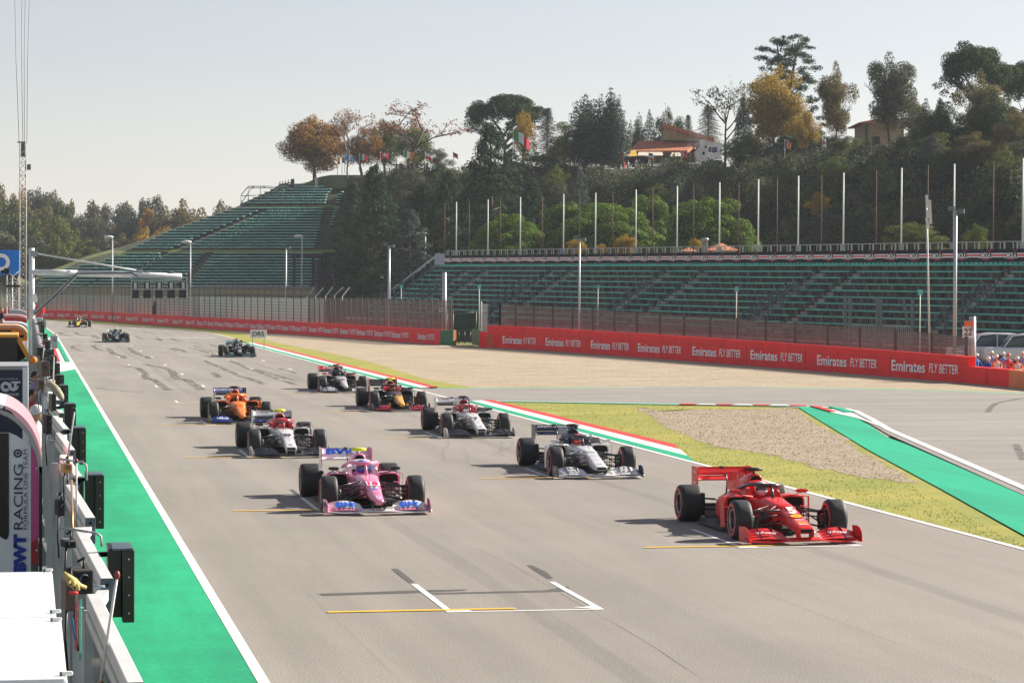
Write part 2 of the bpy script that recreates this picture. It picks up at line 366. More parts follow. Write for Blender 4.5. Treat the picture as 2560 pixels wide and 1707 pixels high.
# ---------------------------------------------------------------- skid marks
def skid(px, w0=.28):
    pts = [Vector(gp(*p)[:2]) for p in px]
    out = []                                            # catmull-rom
    for i in range(len(pts)-1):
        a, b, c, d = pts[max(i-1,0)], pts[i], pts[i+1], pts[min(i+2,len(pts)-1)]
        for k in range(5):
            t = k/5; out.append(.5*((2*b)+(c-a)*t+(2*a-5*b+4*c-d)*t*t+(-a+3*b-3*c+d)*t**3))
    out.append(pts[-1]); return band(out, -w0/2, w0/2)
Q = lambda *l: [(240+x/4.704, 840+y/4.704) for x, y in l]
S2 = lambda *l: [(60+x/3.675, 700+y/3.675) for x, y in l]
S3 = lambda *l: [(900+x/5.88, 900+y/5.88) for x, y in l]
sk = []; skf = []
for l, w_ in ((Q((330,355),(470,375),(550,410),(575,450),(590,490),(625,515)),.40),(Q((560,335),(800,375),(880,410),(915,455),(940,490),(990,512)),.40),
    (Q((670,508),(720,540),(780,590),(850,638)),.36),(Q((1050,505),(1120,550),(1180,590),(1245,635)),.36),(Q((850,640),(1300,680)),.04),
    (Q((145,145),(190,195),(250,225),(310,235),(335,262)),.40),(Q((390,140),(440,185),(510,220),(580,240),(635,268)),.40),
    (Q((1280,288),(1340,320),(1420,350),(1600,430),(1720,485)),.28),(Q((1560,288),(1680,330),(1760,375),(1880,410),(2100,490),(2350,570)),.28),
    (Q((1750,485),(1860,520),(1985,565)),.38),(Q((1860,385),(2100,455),(2300,515),(2352,530)),.26),(Q((2150,380),(2352,440)),.24),
    (Q((880,148),(960,175)),.3),(Q((920,140),(1000,165),(1060,192)),.3),(Q((1100,140),(1250,175),(1400,222)),.28),(Q((1150,112),(1250,150),(1380,182)),.26),
    (Q((1370,430),(1410,455),(1450,488)),.3),(Q((1340,100),(1440,135)),.25),(Q((0,610),(200,635),(500,660),(1100,685)),.16),
    (Q((700,10),(760,40),(770,55)),.3),(Q((560,12),(680,30),(760,55)),.3),(Q((880,30),(960,55),(990,65)),.3),
    (S2((530,595),(460,605),(450,625),(490,640),(548,655)),.32),(S2((735,595),(650,600),(640,615),(690,640),(745,648)),.32),
    (S2((395,480),(335,485),(340,495),(440,515)),.4),(S2((500,480),(475,485),(500,500),(580,515)),.4),(S2((630,505),(660,525),(705,540)),.5),
    (S2((1000,470),(1210,495)),.3),(S2((1030,520),(1100,545)),.3),
    (S3((600,900),(780,940),(920,985)),.10),(S3((150,690),(340,760),(560,800)),.06),
    (S3((1300,1180),(1290,1260),(1230,1320),(1220,1400),(1250,1500)),.09),(S3((2190,1180),(2250,1240),(2190,1300),(2040,1350),(1960,1400)),.12),
    (S3((2080,1200),(2090,1260),(2060,1330),(2120,1420)),.09),(S3((1470,1250),(1560,1370),(1590,1520)),.07),
    (S3((430,790),(560,815)),.15),(S3((150,525),(330,570),(550,640)),.30),
    ([(2380,1000),(2395,1012),(2560,1060)],.05),([(2470,1030),(2480,1016),(2500,1006),(2560,995)],.22),([(2540,1110),(2560,1150)],.2)):
    (skf if (l[0][0] > 900 and w_ < .2) else sk).extend(skid(l, w_))
mb = MB(); rr = random.Random(3)
for i, q in enumerate(sk): mb.poly([(p[0], p[1], .012) for p in q])
struct(mb.build('skid_marks', mSKID)); mb = MB()
for q in skf: mb.poly([(p[0], p[1], .013) for p in q])
struct(mb.build('skid_marks', mSKIDF))
# faint long rubber lines down the racing line
rl = []
for k in range(26):
    x = rr.uniform(3.2, 15.5); y = rr.uniform(22, 240); L_ = rr.uniform(3, 14); w_ = rr.uniform(.02,.07); s_ = rr.uniform(-.03,.03)
    rl += band([(x,y),(x+s_*L_,y+L_)], -w_/2, w_/2)
mb = MB()
for q in rl: mb.poly([(p[0], p[1], .0145) for p in q])
struct(mb.build('rubber_streaks', mSKIDF))
for x0, w_ in ((6.45,.34),(12.5,.34)):
    mb = MB(); N = 40
    for i in range(N):
        ya, yb = 24+i*6, 30+i*6; xa, xb = x0+.12*math.sin(i*.7), x0+.12*math.sin((i+1)*.7); mb.poly([(xa-w_/2,ya,.0018+.0001*x0),(xa+w_/2,ya,.0018+.0001*x0),(xb+w_/2,yb,.0018+.0001*x0),(xb-w_/2,yb,.0018+.0001*x0)])
    struct(mb.build('rubbered_lane', mSKIDF))
# ---------------------------------------------------------------- grass blades on the verges nearest the camera (nobody could count them)
def inside(p, poly):
    c = False; n = len(poly)
    for i in range(n):
        a, b = poly[i], poly[(i+1)%n]
        if (a[1] > p[1]) != (b[1] > p[1]) and p[0] < (b[0]-a[0])*(p[1]-a[1])/(b[1]-a[1])+a[0]: c = not c
    return c
mB1 = M('grass_blade', (.27,.31,.035), .8, noise=(.6,.35)); mB2 = M('dry_grass_blade', (.50,.42,.17), .85)
mb = MB(); rg = random.Random(11); cnt = 0
tri2 = [(16.25,98.0),(23.8,95.2),(27.6,92.5),(26.6,90.8),(21.4,67.3),(18.7,54.2),(16.6,43.4),(16.2,41)]
while cnt < 8000:
    x = rg.uniform(16.2, 28); y = 41+(rg.random()**1.5)*57
    if not inside((x,y), tri2) : continue
    g_ = inside((x,y), [tuple(p) for p in _gv])
    if g_ and rg.random() > .05: continue
    cnt += 1; hgt = rg.uniform(.012,.040); a = rg.uniform(0,6.28); wd = rg.uniform(.005,.014)
    dx, dy = math.cos(a)*wd, math.sin(a)*wd; lx, ly = rg.uniform(-.04,.04), rg.uniform(-.04,.04)
    mb.add([(x-dx,y-dy,-.03),(x+dx,y+dy,-.03),(x+lx,y+ly,-.02+hgt)], [(0,1,2)], 1 if rg.random() < .22 else 0)
tag(mb.build('grass_blades', [mB1, mB2]), 'short green and dry grass growing on the verge between the tracks', 'grass', kind='stuff')
# scattered stones on the gravel patch
mST = M('gravel_stone', (.54,.45,.34), .9, noise=(3,.4)); mST2 = M('dark_gravel_stone', (.25,.20,.15), .9)
mb = MB(); cnt = 0
gvp = [tuple(p) for p in _gv]
while cnt < 16000:
    x = rg.uniform(17, 28); y = 50+(rg.random())*46
    if not inside((x,y), gvp): continue
    cnt += 1; s = rg.uniform(.008,.024); c = Vector((x,y,-.012))
    vs = [c+Vector((rg.uniform(-s,s),rg.uniform(-s,s),rg.uniform(0,s*1.3))) for _ in range(4)]
    mb.add(vs, [(0,1,2),(0,2,3),(0,3,1),(1,3,2)], 1 if rg.random() < .45 else 0)
tag(mb.build('loose_stones', [mST, mST2]), 'loose stones lying over the gravel patch between the tracks', 'gravel', kind='stuff')
# ================================================================ red advertising walls
mREDW = M('red_vinyl', (.86,.026,.028), .6, noise=(.9,.09), spec=.15); mREDD = M('red_vinyl_seam', (.30,.012,.015), .6)
mORW = M('orange_vinyl', (.72,.16,.03), .55, noise=(2,.15)); mGRW = M('green_wall_paint', (.045,.16,.075), .7, noise=(1,.2))
mCONC = M('concrete', (.27,.255,.235), .9, noise=(1.2,.35), bump=(14,.3)); mLETW = M('white_lettering', (.82,.82,.82), .5)
mCONCD = M('stained_concrete', (.10,.092,.082), .95, noise=(1.6,.6), bump=(9,.4))
def wallseg(mb, a, b, h, th=.35, m=0, z0=-.06):
    a = Vector((a[0],a[1],0)); b = Vector((b[0],b[1],0)); t = (b-a).normalized(); n = Vector((t.y,-t.x,0))
    if n.dot(Vector((0,-1,0))) > 0: n = -n               # thickness goes away from the camera
    mb.plate([a+Vector((0,0,z0)), b+Vector((0,0,z0)), b+n*th+Vector((0,0,z0)), a+n*th+Vector((0,0,z0))], (0,0,h-z0), m)
def interp(pl, s):
    for i in range(len(pl)-1):
        a, b = Vector(pl[i]), Vector(pl[i+1]); L = (b-a).length
        if s <= L or i == len(pl)-2: return a+(b-a)*(s/L), (b-a).normalized()
        s -= L
def plen(pl): return sum((Vector(pl[i+1])-Vector(pl[i])).length for i in range(len(pl)-1))
def curve_(*pts, x=0):
    for (a, b), (c, d) in zip(pts, pts[1:]):
        if x <= c: return b+(d-b)*(x-a)/(c-a)
    return pts[-1][1]
def us(pl, u):                                          # arc length where the polyline crosses the bearing u
    L = plen(pl); best = None
    d = ray(u, 853); 
    for k in range(1200):
        s = L*k/1199; p, _ = interp(pl, s); e = abs(p.x*d.y-p.y*d.x)
        if best is None or e < best[0]: best = (e, s)
    return best[1]
WA = [(-16,452),(-8,402),(0,374.5),(1.9,369),(7.9,351.5),(14.3,306),(19.5,272.5),(23.9,248),(28,221.8),(31.0,199.4)]
def sub(pl, s0, s1):                                   # piece of a polyline
    out = [interp(pl, s0)[0]]; acc = 0
    for i in range(len(pl)-1):
        acc += (Vector(pl[i+1])-Vector(pl[i])).length
        if s0 < acc < s1: out.append(Vector(pl[i+1]))
    out.append(interp(pl, s1)[0]); return out
wa = empty('advertising_wall', (14.3,306,0), label='long red advertising wall curving round behind the far end of the straight', cat='wall')
def rel(o, root): 
    o.parent = root; o.location = tuple(-c for c in root.location); return o
mb = MB()
for i in range(len(WA)-1): wallseg(mb, WA[i], WA[i+1], 1.12)
rel(mb.build('wall_panel', mREDW), wa)
mb = MB()
for u in (180, 330, 470, 560, 640, 733, 866, 990):
    p, t = interp(WA, us(WA, u)); mb.box((p.x+.02*t.y*-1, p.y-.03, .55), (.03,.02,1.1), rz=math.atan2(t.y,t.x))
rel(mb.build('panel_seam', mREDD), wa)
def wall_text(pl, uc, w_, h, z, par, root):
    s0 = us(pl, uc)
    def wp(p):
        q, t = interp(pl, s0+p.x); n = Vector((t.y,-t.x)); n = n if n.y < 0 else -n
        return Vector((q.x+n.x*.025, q.y+n.y*.025, p.z))
    for tx, c, k, hh, b, sh in (('Emirates',-.25,.52,.98,.018,0),('FLY BETTER',.29,.44,.80,.012,.18)):
        text(tx, (w_*c,0,z), (1,0,0), (0,0,1), w_*k, h*hh, mLETW, root, bold=b, shear=sh, lift=.0, warp=wp).location = tuple(-x for x in root.location)
for uc in (120,160,203,245,287,330,371,408,445,476,505,532,557,583,609,640,660,688,720,751,790,829,880-10,907+6,956,1000,1065):
    d = interp(WA, us(WA, uc))[0].length
    hw = curve_((100,16),(400,14),(480,11),(700,14),(860,19),(1065,20.5),x=uc)
    wall_text(WA, uc, us(WA, uc+hw)-us(WA, uc-hw), .50, .52, None, wa)
p0, t0 = interp(WA, plen(WA)); 
mb = MB(); wallseg(mb, (p0.x-.02,p0.y), (p0.x+.62,p0.y-1.0), 1.1); o = mb.build('orange_wall_end', mORW); tag(o, 'orange block closing the near end of the curving red wall', 'wall block')
mb = MB(); wallseg(mb, (p0.x+.64,p0.y-1.03), (p0.x+.86,p0.y-.8), 1.12, th=1.2); o = mb.build('wall_end_post', mGRW); tag(o, 'green post at the gap beside the orange wall end', 'post')
# ---- wall B
WB = [tuple(gp(*p)[:2]) for p in [(1220,867.4),(1300,871),(1400,877.5),(1544,887.6),(1660,896),(1799,906.4),(1950,917.5),(2100,929.5),(2300,945.5),(2419,955.5),(2522,965.5)]]
def hB(u): return 1.58-(u-1220)*(.40/1200)
wb = empty('advertising_wall', (WB[4][0],WB[4][1],0), label='tall red advertising wall in front of the long grandstand', cat='wall')
mb = MB()
uu = [1220,1300,1400,1544,1660,1799,1950,2100,2300,2419]
for i in range(len(uu)-1):
    a = Vector((*WB[i],-.06)); b = Vector((*WB[i+1],-.06)); t = (b-a).normalized(); n = Vector((-t.y,t.x,0))*-.4
    n = -n if n.y < 0 else n
    lo = [a,b,b+n,a+n]; hi = [Vector((q.x,q.y,hB(uu[i] if j in (0,3) else uu[i+1]))) for j, q in enumerate(lo)]
    mb.add(lo+hi, [(0,1,5,4),(1,2,6,5),(2,3,7,6),(3,0,4,7),(4,5,6,7),(3,2,1,0)])
rel(mb.build('wall_panel', mREDW), wb)
mb = MB(); wallseg(mb, WB[9], WB[10], .74, .4); rel(mb.build('low_wall_panel', mREDW), wb)
mb = MB()
for u, a, b in [(1242,1.1,1.55),(1308,1.1,1.55),(1668,0,1.1),(1866,0,1.1),(2014,.0,1.1),(2094,0,1.1),(2226,0,1.05),(2468,0,.72),(1450,0,1.2)]:
    p, t = interp(WB, us(WB, u)); mb.box((p.x, p.y-.01, (a+b)/2), (.03,.03,b-a), rz=math.atan2(t.y,t.x))
for i in range(len(WB)-2):
    a, b = WB[i], WB[i+1]; mb.seg((a[0],a[1]-.01,hB(uu[i])*.70), (b[0],b[1]-.01,hB(uu[i+1])*.70), .02, .012)
rel(mb.build('panel_seam', mREDD), wb)
for uc, wpx in ((1304,80),(1409,86),(1525,93),(1649,105),(1791,118),(1943,127),(2117,145),(2313,163)):
    s = us(WB, uc); p, t = interp(WB, s); d = p.length
    wpx_m = us(WB, uc+wpx/2)-us(WB, uc-wpx/2)
    wall_text(WB, uc, wpx_m, .54, .58 - (.04 if uc > 2000 else 0), None, wb)
mb = MB(); wallseg(mb, WB[10], [WB[10][i]+(WB[10][i]-WB[9][i])*3 for i in (0,1)], .73, .4); o = mb.build('orange_wall_block', mORW); tag(o, 'orange wall block at the right edge beside the marshals', 'wall block')
a = Vector(WB[0]); t_ = (a-Vector(WB[1])).normalized()
mb = MB(); wallseg(mb, a+t_*.02-Vector((0,.06)), a+t_*-0.0+Vector((-.9,.9))*.62, 1.1, .3); o = mb.build('red_wall_return', mREDW); tag(o, 'short red wall return beside the service gate', 'wall')
mb = MB(); p1 = gp(1217,868); p2 = gp(1238,868); mb.plate([(p1.x,p1.y-.05,0),(p2.x,p2.y-.05,0),(p2.x,p2.y-.02,0),(p1.x,p1.y-.02,0)], (0,0,1.0)); rel(mb.build('orange_panel', mORW), wb)
mb = MB(); q1 = gp(1188,862); q2 = gp(1202,867); mb.plate([q1,q2,q2+Vector((.3,1.5,0)),q1+Vector((0,1.5,0))], (0,0,1.2)); o = mb.build('wall_end_block', mGRW); tag(o, 'green wall block on the right side of the service gate', 'wall block')
# service gate and dark opening
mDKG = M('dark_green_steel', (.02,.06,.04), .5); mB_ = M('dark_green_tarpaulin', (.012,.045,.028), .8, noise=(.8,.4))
ga = gp(1118,858); gb = gp(1190,858)
g = empty('service_gate', (ga+gb)/2, label='dark green steel gate between the two red walls', cat='gate')
mb = MB(); n_ = 5
for i in range(n_+1):
    p = ga.lerp(gb, i/n_); mb.tube([p, p+Vector((0,0,2.5 if i in (0,1,5) else 1.0))], .05)
for z in (.6,1.0,2.4): mb.tube([ga+Vector((0,0,z)), gb+Vector((0,0,z))], .035)
rel(mb.build('gate_frame', mDKG), g)
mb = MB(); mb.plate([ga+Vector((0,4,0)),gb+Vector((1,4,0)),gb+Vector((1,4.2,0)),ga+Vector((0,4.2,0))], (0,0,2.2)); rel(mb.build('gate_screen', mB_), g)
# ================================================================ fences
mPOST = M('galvanised_post', (.32,.34,.35), .5, metal=.3, noise=(3,.2)); mPOSTD = M('dark_fence_post', (.075,.07,.06), .7, noise=(3,.3)); mRUST = M('rusty_steel', (.11,.055,.035), .8, noise=(4,.4))
def mesh_mat(name, col, sx, sz, wire, extra=0.0):
    """steel mesh: opaque on the wires of a procedural grid laid out in the fence's own metres"""
    ma = bpy.data.materials.new(name); ma.use_nodes = True; n = ma.node_tree; b = n.nodes['Principled BSDF']; L = n.links.new
    b.inputs['Base Color'].default_value = (*col,1); b.inputs['Roughness'].default_value = .6
    uv = n.nodes.new('ShaderNodeUVMap'); sep = n.nodes.new('ShaderNodeSeparateXYZ'); L(uv.outputs[0], sep.inputs[0]); outs = []
    for i, s in ((0, sx), (1, sz)):
        a = n.nodes.new('ShaderNodeMath'); a.operation = 'DIVIDE'; a.inputs[1].default_value = s; L(sep.outputs[i], a.inputs[0])
        f = n.nodes.new('ShaderNodeMath'); f.operation = 'FRACT'; L(a.outputs[0], f.inputs[0])
        c = n.nodes.new('ShaderNodeMath'); c.operation = 'LESS_THAN'; c.inputs[1].default_value = wire/s; L(f.outputs[0], c.inputs[0]); outs.append(c.outputs[0])
    mx = n.nodes.new('ShaderNodeMath'); mx.operation = 'MAXIMUM'; L(outs[0], mx.inputs[0]); L(outs[1], mx.inputs[1])
    m2 = n.nodes.new('ShaderNodeMath'); m2.operation = 'MAXIMUM'; m2.inputs[1].default_value = extra; L(mx.outputs[0], m2.inputs[0]); L(m2.outputs[0], b.inputs['Alpha'])
    return ma
mMESH = mesh_mat('steel_mesh', (.15,.13,.11), .15, .15, .05); mMESHG = mesh_mat('green_grey_mesh', (.38,.44,.40), .30, .30, .08, .42); mMESHB = mesh_mat('brown_mesh', (.15,.125,.11), .14, .14, .042, .14)
mGLZ = M('clear_noise_panel', (.62,.70,.68), .25, alpha=.42)
def uvsheet(name, pl, z0, z1, mat, parent=None):
    vs, fs, uvs = [], [], []; s = 0
    for i, p in enumerate(pl):
        if i: s += (Vector(p[:2])-Vector(pl[i-1][:2])).length
        a, b = (z0(i), z1(i)) if callable(z0) else (z0, z1)
        vs += [(p[0],p[1],a),(p[0],p[1],b)]; uvs += [(s,a),(s,b)]
        if i: k = 2*i; fs.append((k-2,k,k+1,k-1))
    me = bpy.data.meshes.new(name); me.from_pydata(vs, [], fs); ul = me.uv_layers.new(name='metres')
    for lp in me.loops: ul.data[lp.index].uv = uvs[lp.vertex_index]
    me.materials.append(mat); o = bpy.data.objects.new(name, me); COL.objects.link(o)
    if parent: rel(o, parent)
    return o
def offset(pl, d):
    out = []
    for i, p in enumerate(pl):
        a = Vector(pl[max(i-1,0)]); b = Vector(pl[min(i+1,len(pl)-1)]); t = (b-a).normalized(); n = Vector((-t.y,t.x))
        if n.y < 0 and n.x < 0: n = -n
        out.append(tuple(Vector(p)+n*d))
    return out
FA = offset([tuple(p) for p in sub(WA, 0, us(WA, 745))], 1.6)
f = empty('debris_fence', (*FA[4],0), label='tall mesh fence with outward bent posts behind the curving red wall', cat='fence')
uvsheet('mesh_panel', FA, 1.0, 3.3, mMESHG, f); uvsheet('upper_mesh', FA, 3.3, 4.4, mMESH, f)
mb = MB(); LA = plen(FA); s = 0; nps = 0; proto = None
def fpost(mb, p, t, h, bend=.9, r=.055):
    n = Vector((-t.y,t.x,0)); n = n if n.y > 0 else -n; rt = Vector((t.x,t.y,0))
    mb.tube([(p.x,p.y,0),(p.x,p.y,h), Vector((p.x,p.y,h+.75))+rt*bend*.75], r, n=5)
s = 1.0
while s < LA-1 and nps < 95:
    p, t = interp(FA, s); mb = MB(); fpost(mb, Vector((p.x,p.y,0)), t, 4.0)
    rel(mb.build('fence_post', mPOSTD), f); nps += 1; s += 1.9 if s < 90 else 2.6
# clear noise panels between u 460 and 745
FG = offset([tuple(p) for p in sub(WA, us(WA, 440), us(WA, 742))], 2.6)
mb = MB(); o = uvsheet('clear_screen', FG, .0, 3.3, mGLZ); o.name = 'clear_noise_screen'; tag(o, 'run of pale clear screens behind the red wall, left of the brown mesh fence', 'screen')
# brown mesh fence in front of the grandstand, left of the gate
FC = offset([tuple(p) for p in sub(WA, us(WA, 742), plen(WA)-1.2)], 1.2)
f2 = empty('debris_fence', (*FC[0],0), label='dark brown mesh fence between the clear screens and the service gate', cat='fence')
uvsheet('mesh_panel', FC, 1.0, 3.35, mMESHB, f2)
LC = plen(FC); s = .1
while s < LC:
    p, t = interp(FC, s); mb = MB(); mb.tube([(p.x,p.y,0),(p.x,p.y,3.4)], .06, n=5); rel(mb.build('fence_post', mPOSTD), f2); s += 1.75
# slanting outriggers above the fence
for (u0,v0,u1,v1) in ((768,741,786,719),(789,741,808,720),(814,740,832,718),(836,739,858,718),(856,741,874,718)):
    d = 250; a = cw(u0,v0,d); b = cw(u1,v1,d); mb = MB(); mb.seg(a, b, .12, .12); lo = Vector((a.x,a.y,3.0)); mb.tube([lo,a], .05, n=5)
    o = mb.build('slanting_bracket', mPOST if u0 < 850 else M('pale_post', (.6,.58,.5), .6)); tag(o, 'slanting steel bracket leaning over the brown mesh fence' if u0 < 850 else 'pale slanting bracket, rightmost above the brown mesh fence', 'bracket', group='slanting brackets above the fence' if u0 < 850 else None)
# fence on wall B
FB = offset(WB[:10], 1.0); FB = [tuple(p) for p in sub(FB, 0, us(FB, 2417))]; FB = FB[:9]+[FB[-1]]
f3 = empty('debris_fence', (*FB[4],0), label='dark mesh fence standing behind the tall red wall below the grandstand', cat='fence')
def topB(i): return .5, 3.0-.12*i
uvsheet('mesh_panel', FB, lambda i: .8, lambda i: 3.15-.125*i, mMESHB, f3)
for z in (.30,.55,.8):
    mb = MB()
    for i in range(len(FB)-1):
        a = 3.15-.125*i; b = 3.15-.125*(i+1); mb.tube([(*FB[i],1.2+(a-1.2)*z*1.2),(*FB[i+1],1.2+(b-1.2)*z*1.2)], .012, n=4)
    rel(mb.build('wire', mPOSTD), f3)
for u in (1222,1247,1289,1334,1382,1431,1482,1536,1592,1650,1710,1775,1843,1914,1988,2069,2150,2239,2330,2415):
    p, t = interp(FB, us(FB, u)); h = 3.2-.125*9*(u-1220)/1200; mb = MB(); mb.box((p.x,p.y,h/2), (.13,.13,h)); rel(mb.build('fence_post', mPOSTD), f3)
# light wire-mesh panel at the gate's right side
mWM = mesh_mat('pale_mesh', (.50,.52,.50), .16, .16, .045, .22)
a = cz(1203, 195, 0); b = cz(1219, 194, 0); o = uvsheet('wire_mesh_panel', [tuple(a[:2]), tuple(b[:2])], 1.1, 3.15, mWM); tag(o, 'pale wire mesh panel standing right of the service gate', 'mesh panel')
mb = MB(); mb.tube([(a.x,a.y,0),(a.x,a.y,3.3)], .05); o2 = mb.build('mesh_post', M('pale_post', (.6,.58,.5), .6)); tag(o2, 'pale post holding the wire mesh panel right of the gate', 'post')
# ================================================================ long grandstand on the right
mTEAL = M('teal_bench', (.045,.42,.34), .5, noise=(.7,.18)); mSTEEL = M('blue_grey_steel', (.10,.135,.155), .5, metal=.2); mBANN = M('navy_banner', (.014,.017,.028), .7, spec=.1); mBRED = M('banner_red', (.68,.03,.05), .6)
GL = cz(1098, 255, 0); GR = cz(2560, 165, 0); gdir = (GR-GL).normalized(); gLen = (GR-GL).length; gn = Vector((gdir.y,-gdir.x,0))
if gn.dot(HF) > 0: gn = -gn                             # towards the track
gEXT = gLen+14
NR, RD, RI = 14, .68, .43
def gpt(s, t, z):                                       # s along, t forward from the top row, z above the top bench level
    return GL + gdir*s + gn*t + Vector((0,0, 6.42-.54*s/gLen + z))
gs = empty('grandstand', GL, label='long concrete grandstand with teal benches behind the tall red wall', cat='grandstand')
mb = MB()
for r in range(NR):                                    # stepped concrete
    z = -RI*r-.42
    a, b = gpt(-r*.0, r*RD-.34, z), gpt(gEXT, r*RD-.34, z); c, d = gpt(gEXT, r*RD+.34, z), gpt(0, r*RD+.34, z)
    mb.add([a,b,c,d], [(0,1,2,3)]); z2 = z-RI if r < NR-1 else -6.6
    e, f_ = gpt(0, r*RD+.34, z2), gpt(gEXT, r*RD+.34, z2); mb.add([d,c,f_,e], [(0,1,2,3)])
mb.add([gpt(0,-.34,-.42), gpt(gEXT,-.34,-.42), gpt(gEXT,-.34,.10), gpt(0,-.34,.10)], [(0,1,2,3)])
mb.add([gpt(0,-.34,.10), gpt(gEXT,-.34,.10), gpt(gEXT,-.8,.10), gpt(0,-.8,.10)], [(0,1,2,3)])
prof = [gpt(0,-.8,.10)]+[q for r in range(NR) for q in (gpt(0,r*RD-.34,-RI*r-.42),gpt(0,r*RD+.34,-RI*r-.42))]
for r in range(NR):
    mb.add([gpt(0,r*RD-.34,-7),gpt(0,r*RD+.34,-7),gpt(0,r*RD+.34,-RI*r-.42),gpt(0,r*RD-.34,-RI*r-.42)], [(0,1,2,3)])
mb.add([gpt(0,-.8,-7),gpt(0,-.34,-7),gpt(0,-.34,.1),gpt(0,-.8,.1)], [(0,1,2,3)]); mb.add([gpt(0,-.8,-7),gpt(gEXT,-.8,-7),gpt(gEXT,-.8,.1),gpt(0,-.8,.1)], [(3,2,1,0)])
rel(mb.build('concrete_terrace', mCONCD), gs)
def s_of_u(u, t=0.0):
    lo, hi = -5.0, gEXT+20
    d = ray(u, 853)
    for _ in range(40):
        mid = (lo+hi)/2; p = gpt(mid, t, 0); 
        if p.x*d.y-p.y*d.x < 0: lo = mid
        else: hi = mid
    return lo
# aisles measured on the second row
ais = [s_of_u(u, RD) for u in (1163,1211,1377,1425,1662,1748,1759+293,1760+375+8,1760+770)]
ais = [s_of_u(1163,RD), s_of_u(1211,RD), s_of_u(1377,RD), s_of_u(1425,RD), s_of_u(1663,RD), s_of_u(1757,RD), s_of_u(2045,RD), s_of_u(2138,RD), s_of_u(2520,RD)]
cuts = sorted(ais)
nb = 0
for r in range(NR-1):
    z = -RI*r; t = r*RD
    bounds = [(-.2, gEXT)] if r == 0 else []
    if r:
        ed = [-.2 - .0*r]+cuts+[gEXT]
        for i in range(len(ed)-1):
            bounds.append((ed[i]+(.55 if i else 0), ed[i+1]-.55))
    for (a, b) in bounds:
        if nb >= 99 or b-a < .5: continue
        mb = MB(); mb.plate([gpt(a,t-.17,z-.05),gpt(b,t-.17,z-.05),gpt(b,t+.17,z-.05),gpt(a,t+.17,z-.05)], (0,0,.055))
        mb.plate([gpt(a,t+.172,z-.075),gpt(b,t+.172,z-.075),gpt(b,t+.20,z-.075),gpt(a,t+.20,z-.075)], (0,0,.085))
        if r == 0:
            k = a+.2
            while k < b-.2: mb.box(gpt(k,t-.14,z+.07), (.34,.05,.16), rz=math.atan2(gdir.y,gdir.x)); k += .55
        else: mb.plate([gpt(a,t+.13,z-.09),gpt(b,t+.13,z-.09),gpt(b,t+.165,z-.09),gpt(a,t+.165,z-.09)], (0,0,.035))
        rel(mb.build('bench', mTEAL), gs); nb += 1
mb = MB()
for r in range(1, NR-1):
    for c in cuts: mb.box(gpt(c, r*RD-.2, -RI*r-.42+.11), (1.0,.3,.2), rz=math.atan2(gdir.y,gdir.x))
    k = 1.0
    while k < gEXT:                                      # bench brackets
        mb.box(gpt(k, r*RD, -RI*r-.24), (.06,.2,.36), rz=math.atan2(gdir.y,gdir.x)); k += 1.6
rel(mb.build('stair_steps', mCONC), gs)
# top banner and rail
mb = MB(); mb.add([gpt(0,-.30,.16),gpt(gEXT,-.30,.16),gpt(gEXT,-.30,.98),gpt(0,-.30,.98)], [(0,1,2,3)]); mb.add([gpt(0,-.33,.16),gpt(gEXT,-.33,.16),gpt(gEXT,-.33,.98),gpt(0,-.33,.98)], [(3,2,1,0)])
mb.add([gpt(0,-.33,.98),gpt(0,-.30,.98),gpt(gEXT,-.30,.98),gpt(gEXT,-.33,.98)], [(0,1,2,3)])
ban = rel(mb.build('banner', mBANN), gs)
mb = MB(); 
for (a, b, m_) in ((.45,.53,0),(.53,.64,1),(.64,.72,0)): mb.add([gpt(0,-.288,a),gpt(gEXT,-.288,a),gpt(gEXT,-.288,b),gpt(0,-.288,b)], [(0,1,2,3)], m_)
o = mb.build('banner_stripe', [mLETW, mBRED]); o.parent = ban; 
us_b = [1123,1149,1177,1206,1235,1265,1295,1328,1359,1392,1427,1460,1497,1535,1572,1610,1643,1681,1719,1759]+[1798,1841,1883,1930,1977,2022,2070,2119,2173,2227,2283,2341,2402,2463,2527,2600]
for i, u in enumerate(us_b):
    s = s_of_u(u, -.3); c = gpt(s, -.28, .585); w_ = 1.1
    mb = MB(); mb.add([gpt(s-.62,-.284,.40),gpt(s+.62,-.284,.40),gpt(s+.62,-.284,.76),gpt(s-.62,-.284,.76)], [(0,1,2,3)]); mb.build('banner_emblem', mBANN).parent = ban
    text('IMOLA', c, gdir, (0,0,1), w_, .33, mLETW, ban, bold=.03, shear=.12, lift=.012)
    mb = MB()
    mb.add([gpt(s-.75,-.27,.435),gpt(s+.75,-.27,.435),gpt(s+.75,-.27,.405),gpt(s-.75,-.27,.405)], [(0,1,2,3)], 0)
    pts = [(-.32,.33),(-.18,.36),(0,.31),(.2,.345),(.34,.33)]
    for k in range(4): mb.add([gpt(s+pts[k][0],-.27,pts[k][1]-.04),gpt(s+pts[k+1][0],-.27,pts[k+1][1]-.04),gpt(s+pts[k+1][0],-.27,pts[k+1][1]+.03),gpt(s+pts[k][0],-.27,pts[k][1]+.03)], [(0,1,2,3)], 1)
    for q in (((.30,.92),(.62,.92),(.62,.89),(.30,.89)), ((.58,.92),(.62,.92),(.48,.70),(.44,.70)), ((.30,.92),(.34,.92),(.30,.75),(.26,.75))): mb.add([gpt(s+a,-.27,b) for a, b in q][::-1], [(0,1,2,3)], 1)
    o = mb.build('banner_emblem', [mLETW, mBRED]); o.parent = ban
for o in ban.children: o.location = (0,0,0)
mb = MB(); mb.tube([gpt(0,-.7,1.45), gpt(gEXT,-.7,1.45)], .03, n=5); k = 0
